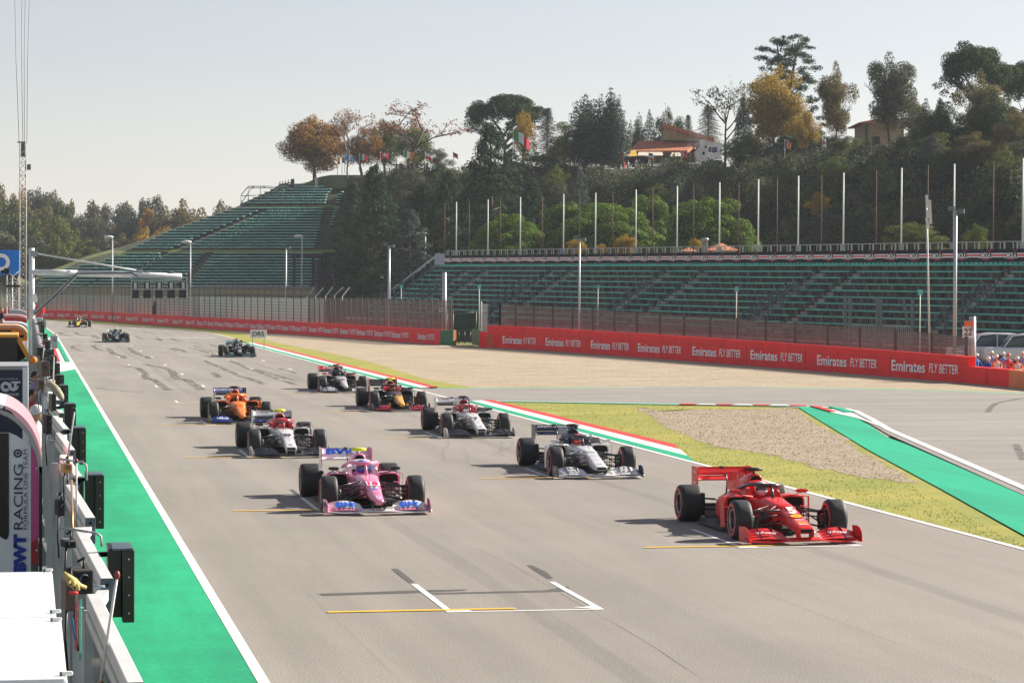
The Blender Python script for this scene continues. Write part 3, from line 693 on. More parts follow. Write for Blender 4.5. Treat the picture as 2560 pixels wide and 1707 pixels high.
while k < gEXT: mb.box(gpt(k,-.7,.75), (.05,.05,1.4), rz=0); mb.box(gpt(k+.5,-.68,1.2), (.16,.03,.45), rz=math.atan2(gdir.y,gdir.x)); k += 1.45
rel(mb.build('top_railing', M('pale_galvanised', (.42,.44,.45), .5, metal=.3)), gs)
# bottom railing in front of the first row
mb = MB(); tf = (NR-1)*RD+.7
zf = -RI*(NR-1)-.42
mb.tube([gpt(0,tf,zf+1.15),gpt(gEXT,tf,zf+1.15)], .035, n=5); mb.tube([gpt(0,tf,zf+.25),gpt(gEXT,tf,zf+.25)], .035, n=5)
k = 0
while k < gEXT:
    mb.box(gpt(k,tf,zf+.55), (.03,.02,.9)); k += .22
k = 0
while k < gEXT: mb.box(gpt(k,tf,zf+.3), (.09,.09,1.8)); k += 2.2
rel(mb.build('front_railing', mSTEEL), gs)
mb = MB(); mb.plate([gpt(0,tf-.25,-7),gpt(gEXT,tf-.25,-7),gpt(gEXT,tf-.5,-7),gpt(0,tf-.5,-7)], (0,0,7+zf+.05)); mb.plate([gpt(0,tf+.06,zf+.98),gpt(gEXT,tf+.06,zf+.98),gpt(gEXT,tf+.09,zf+.98),gpt(0,tf+.09,zf+.98)], (0,0,.13),0)
rel(mb.build('front_wall', mCONC), gs)
mb = MB(); mb.plate([gpt(0,tf+.05,zf+.30),gpt(gEXT,tf+.05,zf+.30),gpt(gEXT,tf+.08,zf+.30),gpt(0,tf+.08,zf+.30)], (0,0,.14)); rel(mb.build('teal_rail_board', mTEAL), gs)
# stair railings (entrances)
def stairrail(u, rr_=9):
    root = empty('stair_railing', gpt(0,0,0))
    mb = MB(); s0 = s_of_u(u, 5.5*RD)
    for ds in (0, 1.7):
        pts = [gpt(s0+ds, 5.2*RD, -RI*5.2+1.05-.1), gpt(s0+ds, 10.5*RD, -RI*10.5+.95)]
        mb.seg(pts[0], pts[1], .08, .08); mb.seg(pts[0]-Vector((0,0,.42)), pts[1]-Vector((0,0,.42)), .05, .05)
        for q in (0,.33,.66,1): p = pts[0].lerp(pts[1], q); mb.seg(p, p-Vector((0,0,1.35)), .08, .08, up=gdir)
    for zz in (1.0,.55,.1): mb.seg(gpt(s0,5.2*RD,-RI*5.2+zz), gpt(s0+1.7,5.2*RD,-RI*5.2+zz), .06, .06)
    for q in range(1, 4): p = gpt(s0+1.7*q/4, 5.2*RD, -RI*5.2+1.0); mb.seg(p, p-Vector((0,0,1.4)), .05, .05, up=gdir)
    p = gpt(s0+1.7,5.2*RD,-RI*5.2+1.0); 
    o = mb.build('rail_tubes', mSTEEL, root); o.location = tuple(-c for c in root.location); return root
names = ['steel stair railing near the left end of the grandstand', 'steel stair railing above the wire mesh panel by the gate', 'steel stair railing in the middle of the grandstand', 'steel stair railing left of the tall gate frame on the grandstand', 'steel stair railing at the right side of the grandstand']
for u, lb in zip((1090,1300,1605,1965,2447), names): tag(stairrail(u-6), lb, 'stair railing', group='stair railings on the grandstand')
# sloping stair rail up the left end
mb = MB(); A_ = cw(920,770,248); B_ = cw(1098,632,254)
for off, dz in ((0,0),(0,-.9)):
    mb.seg(A_+Vector((0,0,dz)), B_+Vector((0,0,dz)), .10, .10)
for q in range(9): p = A_.lerp(B_, q/8); mb.seg(p, p-Vector((0,0,1.9)), .09, .09, up=gdir)
A2 = A_+HF*1.6+HR*.5; B2 = B_+HF*1.6
mb.seg(A2, B2, .10, .10); mb.seg(A2-Vector((0,0,.9)), B2-Vector((0,0,.9)), .08, .08)
mb.plate([A_-Vector((0,0,1.9)), B_-Vector((0,0,1.9)), B2-Vector((0,0,1.9)), A2-Vector((0,0,1.9))], (0,0,.1))
o = mb.build('staircase', mSTEEL); tag(o, 'long steel staircase climbing the left end of the grandstand', 'staircase')
mb = MB(); c = cw(1099, 648, 252); mb.box(c, (.95,.06,1.05), rz=-YAW); o = mb.build('blank_sign', M('pale_blue_board', (.42,.46,.52), .5)); tag(o, 'pale blank board at the top of the grandstand staircase', 'sign')
# tall gate frame in the fence
g2 = empty('tall_gate', cz(2200,150,0), label='tall grey steel gate with thin bars in front of the grandstand', cat='gate')
mb = MB()
for u, vt in ((2113,742),(2126,743),(2193,744),(2202,744),(2281,744)):
    p = cw(u, vt, 150); mb.seg(Vector((p.x,p.y,0)), p, .16, .16, up=HR)
a, b = cw(2259,745,150), cw(2268,808,150); mb.seg(a, b, .12, .12, up=HR)
for z in (1.9,): mb.seg(cz(2113,150,z), cz(2281,150,z), .1, .1)
rel(mb.build('gate_frame', mSTEEL), g2)
mb = MB()
for i in range(34):
    p = cz(2116+i*5, 150, 0); mb.seg(p, p+Vector((0,0,2.3)), .035, .035, up=HR)
rel(mb.build('gate_bars', mPOST), g2)
# small teal signs on poles in front of the stand
for u, vt, vb, d, lb in ((1003,718,800,232,'small teal sign on a pole left of the number board pole'),(1198,719,865,200,'small teal sign on a pole just left of the wire mesh panel'),(1495,719,790,205,'small teal sign on a pole in the middle of the grandstand'),(1841,725,800,175,'small teal sign on a pole left of the tall gate'),(2300,733,825,150,'small teal sign on a pole right of the tall gate')):
    rt = empty('aisle_sign', cz(u,d,0), label=lb, cat='sign', group='aisle signs in front of the grandstand'); p = cw(u, vt, d)
    mb = MB(); mb.tube([Vector((p.x,p.y,0)), p], .035, n=6); rel(mb.build('pole', M('pale_post', (.6,.58,.5), .6)), rt)
    mb = MB(); mb.box(p+Vector((0,-.05,.05)), (.26,.04,.32), rz=-YAW); rel(mb.build('sign_plate', M('sea_green_plate', (.15,.55,.50), .5)), rt)
# flag poles along the top of the stand
wp = [(1141,505),(1220,499),(1301,493),(1409,485),(1489,482),(1590,474),(1693,465),(1799,456),(1896,448),(1996,440),(2109,432),(2254,420),(2386,410),(2558,396)]
bp_ = [(1112,508),(1173,503),(1251,498),(1356,490),(1449,484),(1532,481),(1632,468),(1734,461),(1847,455),(1943,446),(2054,437),(2191,425),(2320,412),(2484,402)]
mPW = M('white_pole', (.62,.62,.60), .5); 
for lst, mt, lb, cc in ((wp, mPW, 'white flagpole standing along the top of the grandstand', 'white'), (bp_, mRUST, 'rusty brown flagpole standing along the top of the grandstand', 'brown')):
    for u, vt in lst:
        s = s_of_u(u, -.9); b = gpt(s, -.9, 1.0); dd = b.dot(HF); tp = cw(u, vt, dd); b = Vector((tp.x, tp.y, b.z))
        mb = MB(); mb.tube([b-Vector((0,0,1.0)), tp], [.065,.05] if cc == 'white' else [.05,.035], n=6); o = mb.build('flagpole', mt); tag(o, lb, 'flagpole', group=cc+' flagpoles on the grandstand')
        if cc == 'white':
            mb = MB(); mb.box((b.x,b.y,b.z+.15), (.3,.2,.5), rz=-YAW); o2 = mb.build('pole_bracket', mPOST); o2.parent = o; o2.matrix_parent_inverse = Matrix.Identity(4)
# thick light masts in front of the grandstand
def lamp(u, vt, d, r, lb, kind, vb=None, grp=None, mt=None, lean=0):
    p = cw(u, vt, d); b = cw(u+lean, vt, d); b.z = 0
    rt = empty('street_lamp' if kind != 'plain' else 'mast', b, label=lb, cat='lamp post' if kind != 'plain' else 'mast', group=grp)
    mt = mt or M('pale_galvanised', (.42,.44,.45), .5, metal=.3)
    mb = MB(); mb.tube([b, p], [r*1.25, r], n=8); rel(mb.build('pole', mt), rt)
    if kind == 'dome':
        mb = MB(); mb.tube([p, p+Vector((0,0,.15)), p+HR*-.5+Vector((0,0,.35))], r*.7, n=6); mb.ball(p+HR*-.45+Vector((0,0,.36)), (.62,.4,.20), 10); rel(mb.build('lamp_head', M('lamp_shell', (.62,.63,.62), .4)), rt)
    if kind == 'flood':
        mb = MB(); mb.box(p+HR*-.25+Vector((0,-.1,.1)), (.28,.2,.22), rz=.3); mb.box(p+HR*.25+Vector((0,-.1,-.05)), (.3,.2,.22), rz=-.5); mb.seg(p-HR*.35, p+HR*.35, .05, .05); rel(mb.build('lamp_head', mSTEEL), rt)
    return rt
lamp(476,613,300,.07,'white dome street lamp in front of the hillside seats, near the start lights','dome'); lamp(755,598,330,.09,'white dome street lamp in front of the hillside seats, left of the dark shelter','dome')
lamp(281,600,330,.08,'white dome street lamp left of the start light gantry arm end','dome'); lamp(1063,592,300,.09,'white dome street lamp between the dark cedar and the grandstand staircase','dome')
lamp(715,618,262,.08,'slim grey mast at the right end of the clear screens','flood'); lamp(973,614,225,.10,'slim grey mast in front of the dark conifers','flood')
lamp(1449,597,180,.06,'slim mast with one floodlight in front of the middle of the grandstand','flood'); lamp(1111,681,208,.17,'thick grey pole beside the service gate','plain')
lamp(2389,526,134,.085,'tall grey mast with two floodlights at the right of the grandstand','flood'); lamp(2316,488,150,.05,'leaning thin mast with banner strips beside the tall floodlight mast','plain', lean=12, mt=mPW); lamp(2431,791,126,.17,'thick round concrete pole beside the marshals at the right','plain')
mb = MB()
for (u0,v0,u1,v1) in ((2316,488,2320,520),(2318,525,2319,545),(2316,545,2322,572),(2324,500,2327,560)):
    mb.seg(cw(u0,v0,149.8), cw(u1,v1,149.8), .16, .03, up=HF)
o = mb.build('banner_strips', mPW); tag(o, 'narrow white strips fixed to the leaning thin mast', 'banner')
# number boards
def board(u, v, d, wd, h, txt, lb, mt=None, tmat=None):
    p = cw(u, v, d); rt = empty('number_board', p, label=lb, cat='sign'); mb = MB(); mb.box((0,0,0), (wd,.05,h), rz=-YAW)
    mb.build('board', mt or M('sign_white', (.72,.71,.68), .5), rt)
    if txt: text(txt, -HF*.03, HR, (0,0,1), wd*.72, h*.55, tmat or M('black_lettering', (.02,.02,.022), .5), rt, bold=.02, lift=.006)
    return rt
board(2420,830,125.7,.52,.56,'22','white board reading 22 below the orange panel at the right'); board(2422,814,125.7,.43,.42,'','small orange panel above the board reading 22', M('orange_panel_paint', (.80,.13,.03), .5))
board(1103,774.5,207.5,.36,.32,'21','white board reading 21 on the thick pole by the service gate')
p = gp(646,873); rt = board(646,834.5,(Vector((p.x,p.y,0)).dot(HF)),1.12,.58,'DRS','white board reading DRS standing on the grass beside the track')
for k in (-.4,.4): mb = MB(); mb.box(HR*k+Vector((0,.06,-.75)), (.04,.04,1.0)); mb.build('sign_leg', mPOST, rt)
# dark timber shelter at the foot of the hillside seats
mDT = M('dark_timber', (.035,.028,.025), .8); mDW = M('grey_purple_wall', (.14,.13,.14), .8)
d = 340; rt = empty('viewing_shelter', cz(790,d,0), label='dark open shelter with a flat roof right of the hillside seats', cat='shelter')
def rl(mb, n, m_): return rel(mb.build(n, m_), rt)
mb = MB(); a, b = cw(728,640,d), cw(842,640,d); mb.plate([a,b,b+HF*7,a+HF*7], (0,0,.35)); rl(mb, 'roof', mDT)
for u in (736,783,842):
    mb = MB(); p = cw(u,640,d+.4); mb.seg(Vector((p.x,p.y,1.5)), p, .35, .35, up=HR); rl(mb, 'post', mDT)
mb = MB(); a, b = cw(786,640,d+3), cw(842,640,d+3); a.z = b.z = 1.5; mb.plate([a,b,b+HF*.2,a+HF*.2], (0,0,6.4)); rl(mb, 'wall', mDW)
mb = MB()
for u in (797,806,816): p = cw(u,640,d+2.7); mb.seg(Vector((p.x,p.y,1.5)), p, .25, .1, up=HR)
for v in (683,692,702): mb.seg(cw(786,v,d), cw(842,v,d), .08, .08)
for k in range(5): mb.seg(cw(800+k*5,683,d-.1), cw(812+k*5,706,d-.1), .10, .10)
rl(mb, 'balcony_rail', mDT)
# ================================================================ hillside spectator bank on the left
def lerp(a, b, t): return a+(b-a)*t
def curve(pts, x):
    if x <= pts[0][0]: return pts[0][1]
    for (a, b), (c, d) in zip(pts, pts[1:]):
        if x <= c: return b+(d-b)*(x-a)/(c-a)
    return pts[-1][1]
SIL = [(60,706),(90,700),(130,676),(213,640),(310,615),(400,585),(500,549),(600,514),(650,490),(700,466),(735,464),(790,452),(830,441),(900,441),(940,446)]
DB = [(60,395),(300,378),(600,362),(900,352)]
def bank_pt(u, v):                                      # surface point of the bank seen on this bearing and level
    vs = curve(SIL, u); t = (726-v)/260; d = curve(DB, u) + t*50
    k = max(0, 1-(v-vs)/40); d += 26*k*k                # rounds away at the skyline
    return cw(u, v, d)
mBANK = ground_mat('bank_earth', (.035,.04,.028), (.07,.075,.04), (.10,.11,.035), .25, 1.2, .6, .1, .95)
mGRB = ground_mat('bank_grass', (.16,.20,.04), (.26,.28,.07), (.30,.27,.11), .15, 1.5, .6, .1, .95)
cols = list(range(40, 961, 20)); mb = MB(); NT = 26; grid = []
for u in cols:
    vs = curve(SIL, u); col = []
    for k in range(NT+1):
        v = lerp(735, vs, k/NT); col.append(bank_pt(u, v))
    top = col[-1]; col.append(top+HF*14+Vector((0,0,-.3))); col.append(top+HF*50+Vector((0,0,-8))); col.append(Vector((top.x,top.y,0))+HF*90)
    col.insert(0, Vector((col[0].x, col[0].y, -.1))-HF*4); grid.append(col)
n = len(grid[0]); vs_ = [p for c in grid for p in c]; fs = []
for i in range(len(grid)-1):
    for k in range(n-1): fs.append((i*n+k, (i+1)*n+k, (i+1)*n+k+1, i*n+k+1))
mb.add(vs_, fs, 0, True)
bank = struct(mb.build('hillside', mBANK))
# grass bands: the foot, two terraces, the diagonal paths and the crown
def strip(name, pts, mat, lift=.12):                    # pts: list of ((u,v_low),(u,v_high))
    mb = MB(); ring = []
    for a, b in pts: ring.append((bank_pt(*a)-HF*lift*2+Vector((0,0,lift)), bank_pt(*b)-HF*lift*2+Vector((0,0,lift))))
    for p, q in zip(ring, ring[1:]): mb.add([p[0],q[0],q[1],p[1]], [(0,1,2,3)], 0, True)
    return struct(mb.build(name, mat))
def us_range(a, b, st=15): 
    out = []; u = a
    while u < b: out.append(u); u += st
    out.append(b); return out
strip('grass_terrace', [((u,738),(u,curve([(40,690),(85,712),(120,716),(300,722),(600,727),(800,730)],u))) for u in us_range(44,850)], mGRB)
strip('grass_terrace', [((u,curve([(330,634),(400,633),(830,633)],u)),(u,curve([(330,629),(400,626.5),(830,627)],u))) for u in us_range(330,840)], mGRB)
strip('grass_terrace', [((u,curve([(560,524),(700,521),(860,519)],u)),(u,curve([(560,521),(700,517),(860,515)],u))) for u in us_range(590,850)], mGRB)
strip('grass_terrace', [((u,curve([(80,702),(200,680),(330,636)],u)),(u,curve([(80,700),(120,679),(213,645),(280,626),(330,630)],u))) for u in us_range(84,330)], mGRB, .08)
strip('grass_path', [((a,b),(a+16,b-2)) for a, b in ((95,722),(140,708),(190,690),(225,675),(262,660),(300,645),(340,634))], mGRB, .16)
strip('grass_crown', [((u,curve([(735,470),(830,447),(920,447)],u)),(u,curve(SIL,u)+.5)) for u in us_range(735,800)], mGRB)
# ---- bench rows
hs_ = empty('hillside_seating', bank_pt(600,600), label='teal bench rows climbing the grassy hillside on the left', cat='seating')
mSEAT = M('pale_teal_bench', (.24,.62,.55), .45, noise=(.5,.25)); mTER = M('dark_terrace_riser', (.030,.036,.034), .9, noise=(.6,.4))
rows = []; v = 722.0
while v > 464:
    if not (626 < v < 633.5) and not (514.5 < v < 522): rows.append(v)
    v -= 7.6-(722-v)*.004
def gaps(v):                                           # aisles (start, end) on the row
    g = []
    for (a, b, w_) in (((400,645),(668,528),11), ((455,722),(526,637),13) , ((798,640),(832,490),13), ((838,487),(845,475),14), ((540,628),(600,585),2),((620,520),(735,470),3),((300,700),(420,640),4),((215,722),(260,700),4)):
        v0, v1 = a[1], b[1]
        if min(v0,v1) <= v <= max(v0,v1): u = lerp(a[0], b[0], (v-v0)/(v1-v0)); g.append((u-w_, u+w_))
    return sorted(g)
nrow = 0; rb = random.Random(5); mt = MB()
for v in rows:
    # left limit where the row leaves the skyline or the green path
    if v > 633: ul = curve([(634,345),(645,290),(660,250),(675,170),(690,118),(722,92)], v)
    elif v > 520: ul = curve([(520,600),(549,515),(585,415),(626,330)], v)
    else: ul = curve([(455,700),(470,698),(490,655),(514,605)], v)
    ur = curve([(455,745),(464,742),(480,860),(520,850),(600,822),(722,775)], v)
    segs = []; a = ul
    for g0, g1 in gaps(v):
        if g0 > a: segs.append((a, min(g0, ur)))
        a = max(a, g1)
    if a < ur: segs.append((a, ur))
    for a, b in segs:
        mb = MB()
        if b-a < 5: continue
        u = a
        while u < b-1:
            e = min(b, u+rb.choice((9,9,9,13,6))); vv = v + rb.uniform(-.25,.25)
            p, q = bank_pt(u+.6, vv), bank_pt(e-.5, vv); o_ = -HF*.25+Vector((0,0,.42))
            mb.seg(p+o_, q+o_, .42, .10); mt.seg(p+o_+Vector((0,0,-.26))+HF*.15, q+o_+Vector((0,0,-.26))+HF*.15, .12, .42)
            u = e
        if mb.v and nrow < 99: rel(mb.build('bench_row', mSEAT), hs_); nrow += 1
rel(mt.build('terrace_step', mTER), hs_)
# railing and scaffold on the skyline
mb = MB(); pts = [cw(u,v,415) for u, v in ((601,512),(640,495),(680,477),(700,462),(728,456),(737,455))]
mb.tube(pts, .08, n=4); mb.tube([p+Vector((0,0,-.6)) for p in pts], .06, n=4)
for k in range(16): p = interp3 = pts[0].lerp(pts[-1], k/15) if k < 0 else None
for i in range(len(pts)-1):
    for k in range(4): p = pts[i].lerp(pts[i+1], k/4); mb.tube([p+Vector((0,0,.5 if i > 2 else .1)), p-Vector((0,0,1.8))], .07, n=4)
o = mb.build('railing', mDT); tag(o, 'thin railing along the skyline at the top of the hillside seats', 'railing')
mb = MB()
for (a, b) in (((603,487),(603,512)),((621,466),(621,506)),((603,487),(621,466)),((621,466),(690,466)),((603,490),(650,488)),((630,470),(600,512)),((690,466),(690,476)),((652,466),(652,494)),((621,470),(690,470)),((628,466),(640,470)),((655,466),(668,470))):
    mb.tube([cw(*a,418), cw(*b,418)], .07, n=4)
o = mb.build('scaffold', M('grey_scaffold', (.30,.31,.32), .5)); tag(o, 'bare grey scaffold frame on the skyline left of the round tree', 'scaffold')
# netting covered mound
mNET = M('black_netting', (.018,.026,.014), 1, noise=(2.5,.5), spec=0)
strip('netted_mound', [((u,curve([(735,478),(760,472),(950,480)],u)),(u,curve([(735,470),(765,463),(800,447),(830,442.5),(900,443)],u))) for u in us_range(738,930)], mNET, .3)
# ================================================================ wooded hill behind the grandstand
CV = [(860,446),(900,440),(980,437),(1180,434),(1300,427),(1500,423),(1800,421),(1871,412),(2019,396),(2148,388),(2278,386),(2600,380)]
CD = [(860,372),(1000,352),(1300,342),(1800,330),(2200,300),(2600,262)]
FD = [(860,340),(1000,318),(1300,300),(1800,275),(2200,246),(2600,214)]
rh = random.Random(21)
def hill_pt(u, t):
    dc, df = curve(CD,u), curve(FD,u); zc = cw(u, curve(CV,u), dc).z
    p = cz(u, lerp(df, dc, t), 0); z = 1.0+(zc-1.0)*(1-max(0,1-t)**1.6)
    k = math.sin(u*.031+t*9)*.5+math.sin(u*.013-t*5+2)*.7+math.sin(u*.09+t*23)*.25
    p.z = z + k*1.0*math.sin(math.pi*min(1,t*1.02))
    return p
mHILL = ground_mat('hill_undergrowth_earth', (.030,.034,.018), (.060,.052,.030), (.11,.085,.055), .12, .8, 1, .4, .95)
cols = list(range(865, 2800, 15)); NT = 28; grid = []
for u in cols:
    col = [Vector((hill_pt(u,0).x, hill_pt(u,0).y, -.1))]+[hill_pt(u, k/NT) for k in range(NT+1)]
    tp = col[-1]; col.append(tp+HF*60+Vector((0,0,.4))); col.append(tp+HF*160-Vector((0,0,4))); grid.append(col)
n = len(grid[0]); mb = MB(); mb.add([p for c in grid for p in c], [(i*n+k,(i+1)*n+k,(i+1)*n+k+1,i*n+k+1) for i in range(len(grid)-1) for k in range(n-1)], 0, True)
struct(mb.build('hill', mHILL))
# ---- leaf clump cloud
def leaf_mats(nm, cols, rough=.7):
    out = []
    for i, c in enumerate(cols):
        ma = M(nm+('_leaf','_leaf_light','_leaf_dark')[i], tuple(x*(1.45 if nm in ('pine','cedar','green','brown_scrub') else 1.15) for x in c), rough, noise=(.8,.25), spec=.08); out.append(ma)
        n = ma.node_tree; b = n.nodes['Principled BSDF']
        if 'tr' not in ma:
            ma['tr'] = 1; t = n.nodes.new('ShaderNodeBsdfTranslucent'); t.inputs[0].default_value = (*[min(1,x*1.15) for x in c],1); mx = n.nodes.new('ShaderNodeMixShader'); mx.inputs[0].default_value = .34
            n.links.new(b.outputs[0], mx.inputs[1]); n.links.new(t.outputs[0], mx.inputs[2]); n.links.new(mx.outputs[0], n.nodes['Material Output'].inputs[0])
    return out
def quadleaf(mb, c, nrm, s, r, m):
    a = nrm.orthogonal().normalized(); b = nrm.cross(a); q = r.uniform(0, 6.28); x = a*math.cos(q)+b*math.sin(q); y = nrm.cross(x)
    k = s*r.uniform(.6,1.3); h = s*r.uniform(.5,1.1)
    mb.add([c-x*k-y*h*.4, c+x*k*.2-y*h, c+x*k+y*h*.3, c-x*k*.1+y*h], [(0,1,2,3)], m)
def crown(mb, blobs, n, s, r, upb=.15, flatn=1.0, light=.25, dark=.3, shell=.5, droop=0, jit=.5):
    vol = [b[1][0]*b[1][1]*b[1][2] for b in blobs]; tot = sum(v**.75 for v in vol)
    for (c, rad), v in zip(blobs, vol):
        c = Vector(c)
        for _ in range(int(n*v**.75/tot)):
            d = Vector((r.gauss(0,1), r.gauss(0,1), r.gauss(0,1)+upb)); d.normalize()
            q = shell+(1-shell)*r.random()**.6
            p = c+Vector((d.x*rad[0]*q, d.y*rad[1]*q, d.z*rad[2]*q))
            nn = (Vector((d.x/rad[0], d.y/rad[1], d.z/rad[2]*flatn)).normalized()+Vector((r.gauss(0,jit),r.gauss(0,jit),r.gauss(0,jit)))).normalized()
            x = r.random(); quadleaf(mb, p, nn, s, r, 1 if x < light else 2 if x > 1-dark else 0)
def branchy(mb, base, h, r, n=5, r0=.3, spread=.5, lev=3, start=.35, tips=None):
    """tapered trunk with limbs"""
    def grow(p, d, L, rad, lv):
        pts = [p]; q = p.copy(); dd = d.copy()
        for _ in range(3):
            dd = (dd+Vector((r.gauss(0,.10),r.gauss(0,.10),r.gauss(0,.05)))).normalized(); q = q+dd*L/3; pts.append(q.copy())
        mb.tube(pts, [rad, rad*.85, rad*.7, rad*.5], n=5 if lv > 1 else 4)
        if lv <= 0:
            if tips is not None: tips.append(q)
            return
        for k in range(n if lv == lev else 3):
            t = r.uniform(.45,1); i = min(2, int(t*3)); pp = pts[i].lerp(pts[i+1], t*3-i) if t < 1 else pts[3]
            a = r.uniform(0,6.28); nd = (dd*r.uniform(.55,.9)+Vector((math.cos(a),math.sin(a),r.uniform(-.1,.3)))*spread).normalized()
            grow(pp, nd, L*r.uniform(.5,.72), rad*.5, lv-1)
        if tips is not None and lv < lev: tips.append(q)
    grow(Vector(base), Vector((0,0,1)), h, r0, lev)
mBARK = M('bark', (.085,.065,.05), .9, noise=(2,.35)); mBARKP = M('pale_bark', (.22,.19,.16), .9, noise=(2,.3))
TREES = {}
def proto(key, fn):                                    # fn(rng) -> (crown MB, trunk MB, leaf mats, bark)
    if key in TREES: return TREES[key]
    cr, tr, lm, bk = fn(random.Random(hash(key) % 9999 if False else sum(map(ord, key))))
    me_c = cr.build('crown', lm); me_t = tr.build('trunk', bk)
    TREES[key] = (me_c.data, me_t.data); bpy.data.objects.remove(me_c); bpy.data.objects.remove(me_t); return TREES[key]
def plant(name, key, fn, base, h, wd, label, cat, group=None, rz=None, r=random.Random(77)):
    """the prototype is one unit tall and about one unit wide: scaled to height h and width wd"""
    dc, dt = proto(key, fn)
    root = empty(name, base, rz if rz is not None else r.uniform(0,6.28), label, cat, group)
    for nm, d in (('crown', dc), ('trunk', dt)):
        o = bpy.data.objects.new(nm, d); COL.objects.link(o); o.parent = root; o.scale = (wd, wd, h)
    return root
LM = {'pine': leaf_mats('pine', [(.075,.130,.018),(.16,.23,.030),(.030,.060,.014)]),
 'darkpine': leaf_mats('dark_pine', [(.035,.062,.022),(.075,.105,.035),(.018,.032,.014)]),
 'cedar': leaf_mats('cedar', [(.028,.056,.026),(.070,.100,.042),(.014,.028,.016)]),
 'blue': leaf_mats('blue_cedar', [(.075,.095,.080),(.14,.155,.125),(.035,.048,.040)]),
 'cyp': leaf_mats('cypress', [(.035,.055,.040),(.070,.092,.060),(.018,.030,.024)]),
 'green': leaf_mats('green', [(.078,.105,.022),(.160,.170,.040),(.038,.052,.016)]),
 'yellow': leaf_mats('yellow', [(.30,.20,.030),(.46,.30,.04),(.13,.10,.025)]),
 'orange': leaf_mats('orange', [(.24,.125,.030),(.38,.20,.04),(.10,.075,.025)]),
 'rust': leaf_mats('rust', [(.24,.105,.055),(.34,.16,.075),(.13,.065,.04)]),
 'brown': leaf_mats('olive_brown', [(.125,.105,.040),(.21,.17,.06),(.065,.055,.025)]),
 'grey': leaf_mats('grey_green', [(.085,.095,.055),(.17,.175,.10),(.045,.052,.035)])}
def f_umbrella(lm):
    def f(r):
        c, t = MB(), MB(); b = []
        for k in range(60):
            a = r.uniform(0,6.28); q = math.sqrt(r.random())*.41; z = .84-1.15*q*q+r.uniform(-.08,.05)
            w_ = r.uniform(.08,.13); b.append(((q*math.cos(a), q*math.sin(a), z), (w_,w_,.08)))
        for k in range(12):
            a = r.uniform(0,6.28); q = r.uniform(.25,.40); b.append(((q*math.cos(a), q*math.sin(a), r.uniform(.40,.58)), (.06,.06,.035)))
        crown(c, b, 36000, .0078, r, upb=.5, light=.3, dark=.22, shell=.5)
        branchy(t, (0,0,0), .52, r, n=11, r0=.022, spread=1.0, lev=2)
        t.v = [(x*min(1,.34/max(.01,(x*x+y*y)**.5)),y*min(1,.34/max(.01,(x*x+y*y)**.5)),min(z,.82)) for x,y,z in t.v]; return c, t, LM[lm], mBARK
    return f
def f_cedar(lm, n=26000, top=.75, wob=.25):            # broad cedar: ragged drooping plates
    def f(r):
        c, t = MB(), MB(); t.tube([(0,0,0),(.01,0,.5),(0,0,.97)], [.03,.02,.004]); b = []
        for k in range(150):
            z = .05+.93*(k/149); Rz = .47*(1-z)**top*(1+wob*math.sin(k*1.7)*r.random())+.02; a = k*2.399+r.uniform(-.4,.4); q = Rz*r.uniform(.35,1)
            p = (q*math.cos(a), q*math.sin(a), z-.05*q); w_ = (.045+.10*Rz)*r.uniform(.7,1.35); b.append((p, (w_, w_, .020+.012*r.random())))
            if k % 3 == 0: t.tube([(0,0,max(0,z-.04)), p], [.007,.003], n=3)
        vs0 = len(c.v); crown(c, b, n, .0078, r, upb=.4, light=.26, dark=.30, shell=.1, jit=.4)
        c.v = [(x,y,z-.10*(x*x+y*y)**.5*(x*x+y*y)*4) for x,y,z in c.v]; return c, t, LM[lm], mBARK
    return f
def f_dome(lm):
    def f(r):
        c, t = MB(), MB(); b = []
        for k in range(64):
            d = Vector((r.gauss(0,1), r.gauss(0,1), abs(r.gauss(0,.8)))).normalized(); q = r.uniform(.36,.40); w_ = r.uniform(.07,.12)
            b.append(((d.x*q, d.y*q, .20+d.z*.68*q/.39), (w_,w_,w_*.85)))
        crown(c, b, 38000, .0078, r, upb=.4, light=.30, dark=.2, shell=.75, jit=.30)
        crown(c, [((0,0,.36),(.36,.36,.42))], 7000, .012, r, light=0, dark=.8, shell=.85)
        t.tube([(0,0,0),(0,0,.4)], .02); return c, t, LM[lm], mBARK
    return f
def f_conifer(lm, droop=.08, wide=.52, n=9000, s=.012):
    def f(r):                                          # layered drooping boughs
        c, t = MB(), MB(); t.tube([(0,0,0),(0,0,.5),(0,0,.98)], [.022,.015,.004])
        nb = 120
        for k in range(nb):
            z = .06+.92*(k/nb)**.85; L = wide*(1-z)**.75*r.uniform(.6,1.1)+.03; a = k*2.399+r.uniform(-.3,.3)
            d = Vector((math.cos(a), math.sin(a), 0)); t.tube([(0,0,z), d*L*.6+Vector((0,0,z+.01)), d*L+Vector((0,0,z-droop*L*2))], [.006,.004,.002], n=3)
            for _ in range(int(2*n/nb)):
                q = r.random()**.7; sp = .06*(1-q*.5); off = Vector((-d.y,d.x,0))*r.gauss(0,sp)
                p = d*L*q+off+Vector((0,0,z+.012-droop*L*2*q*q-abs(r.gauss(0,.012))))
                nn = Vector((r.gauss(0,.45)+d.x*.3, r.gauss(0,.45)+d.y*.3, 1)).normalized(); x = r.random(); quadleaf(c, p, nn, s*.75*(1-.3*q), r, 1 if x < .25 else 2 if x > .65 else 0)
        return c, t, LM[lm], mBARK
    return f
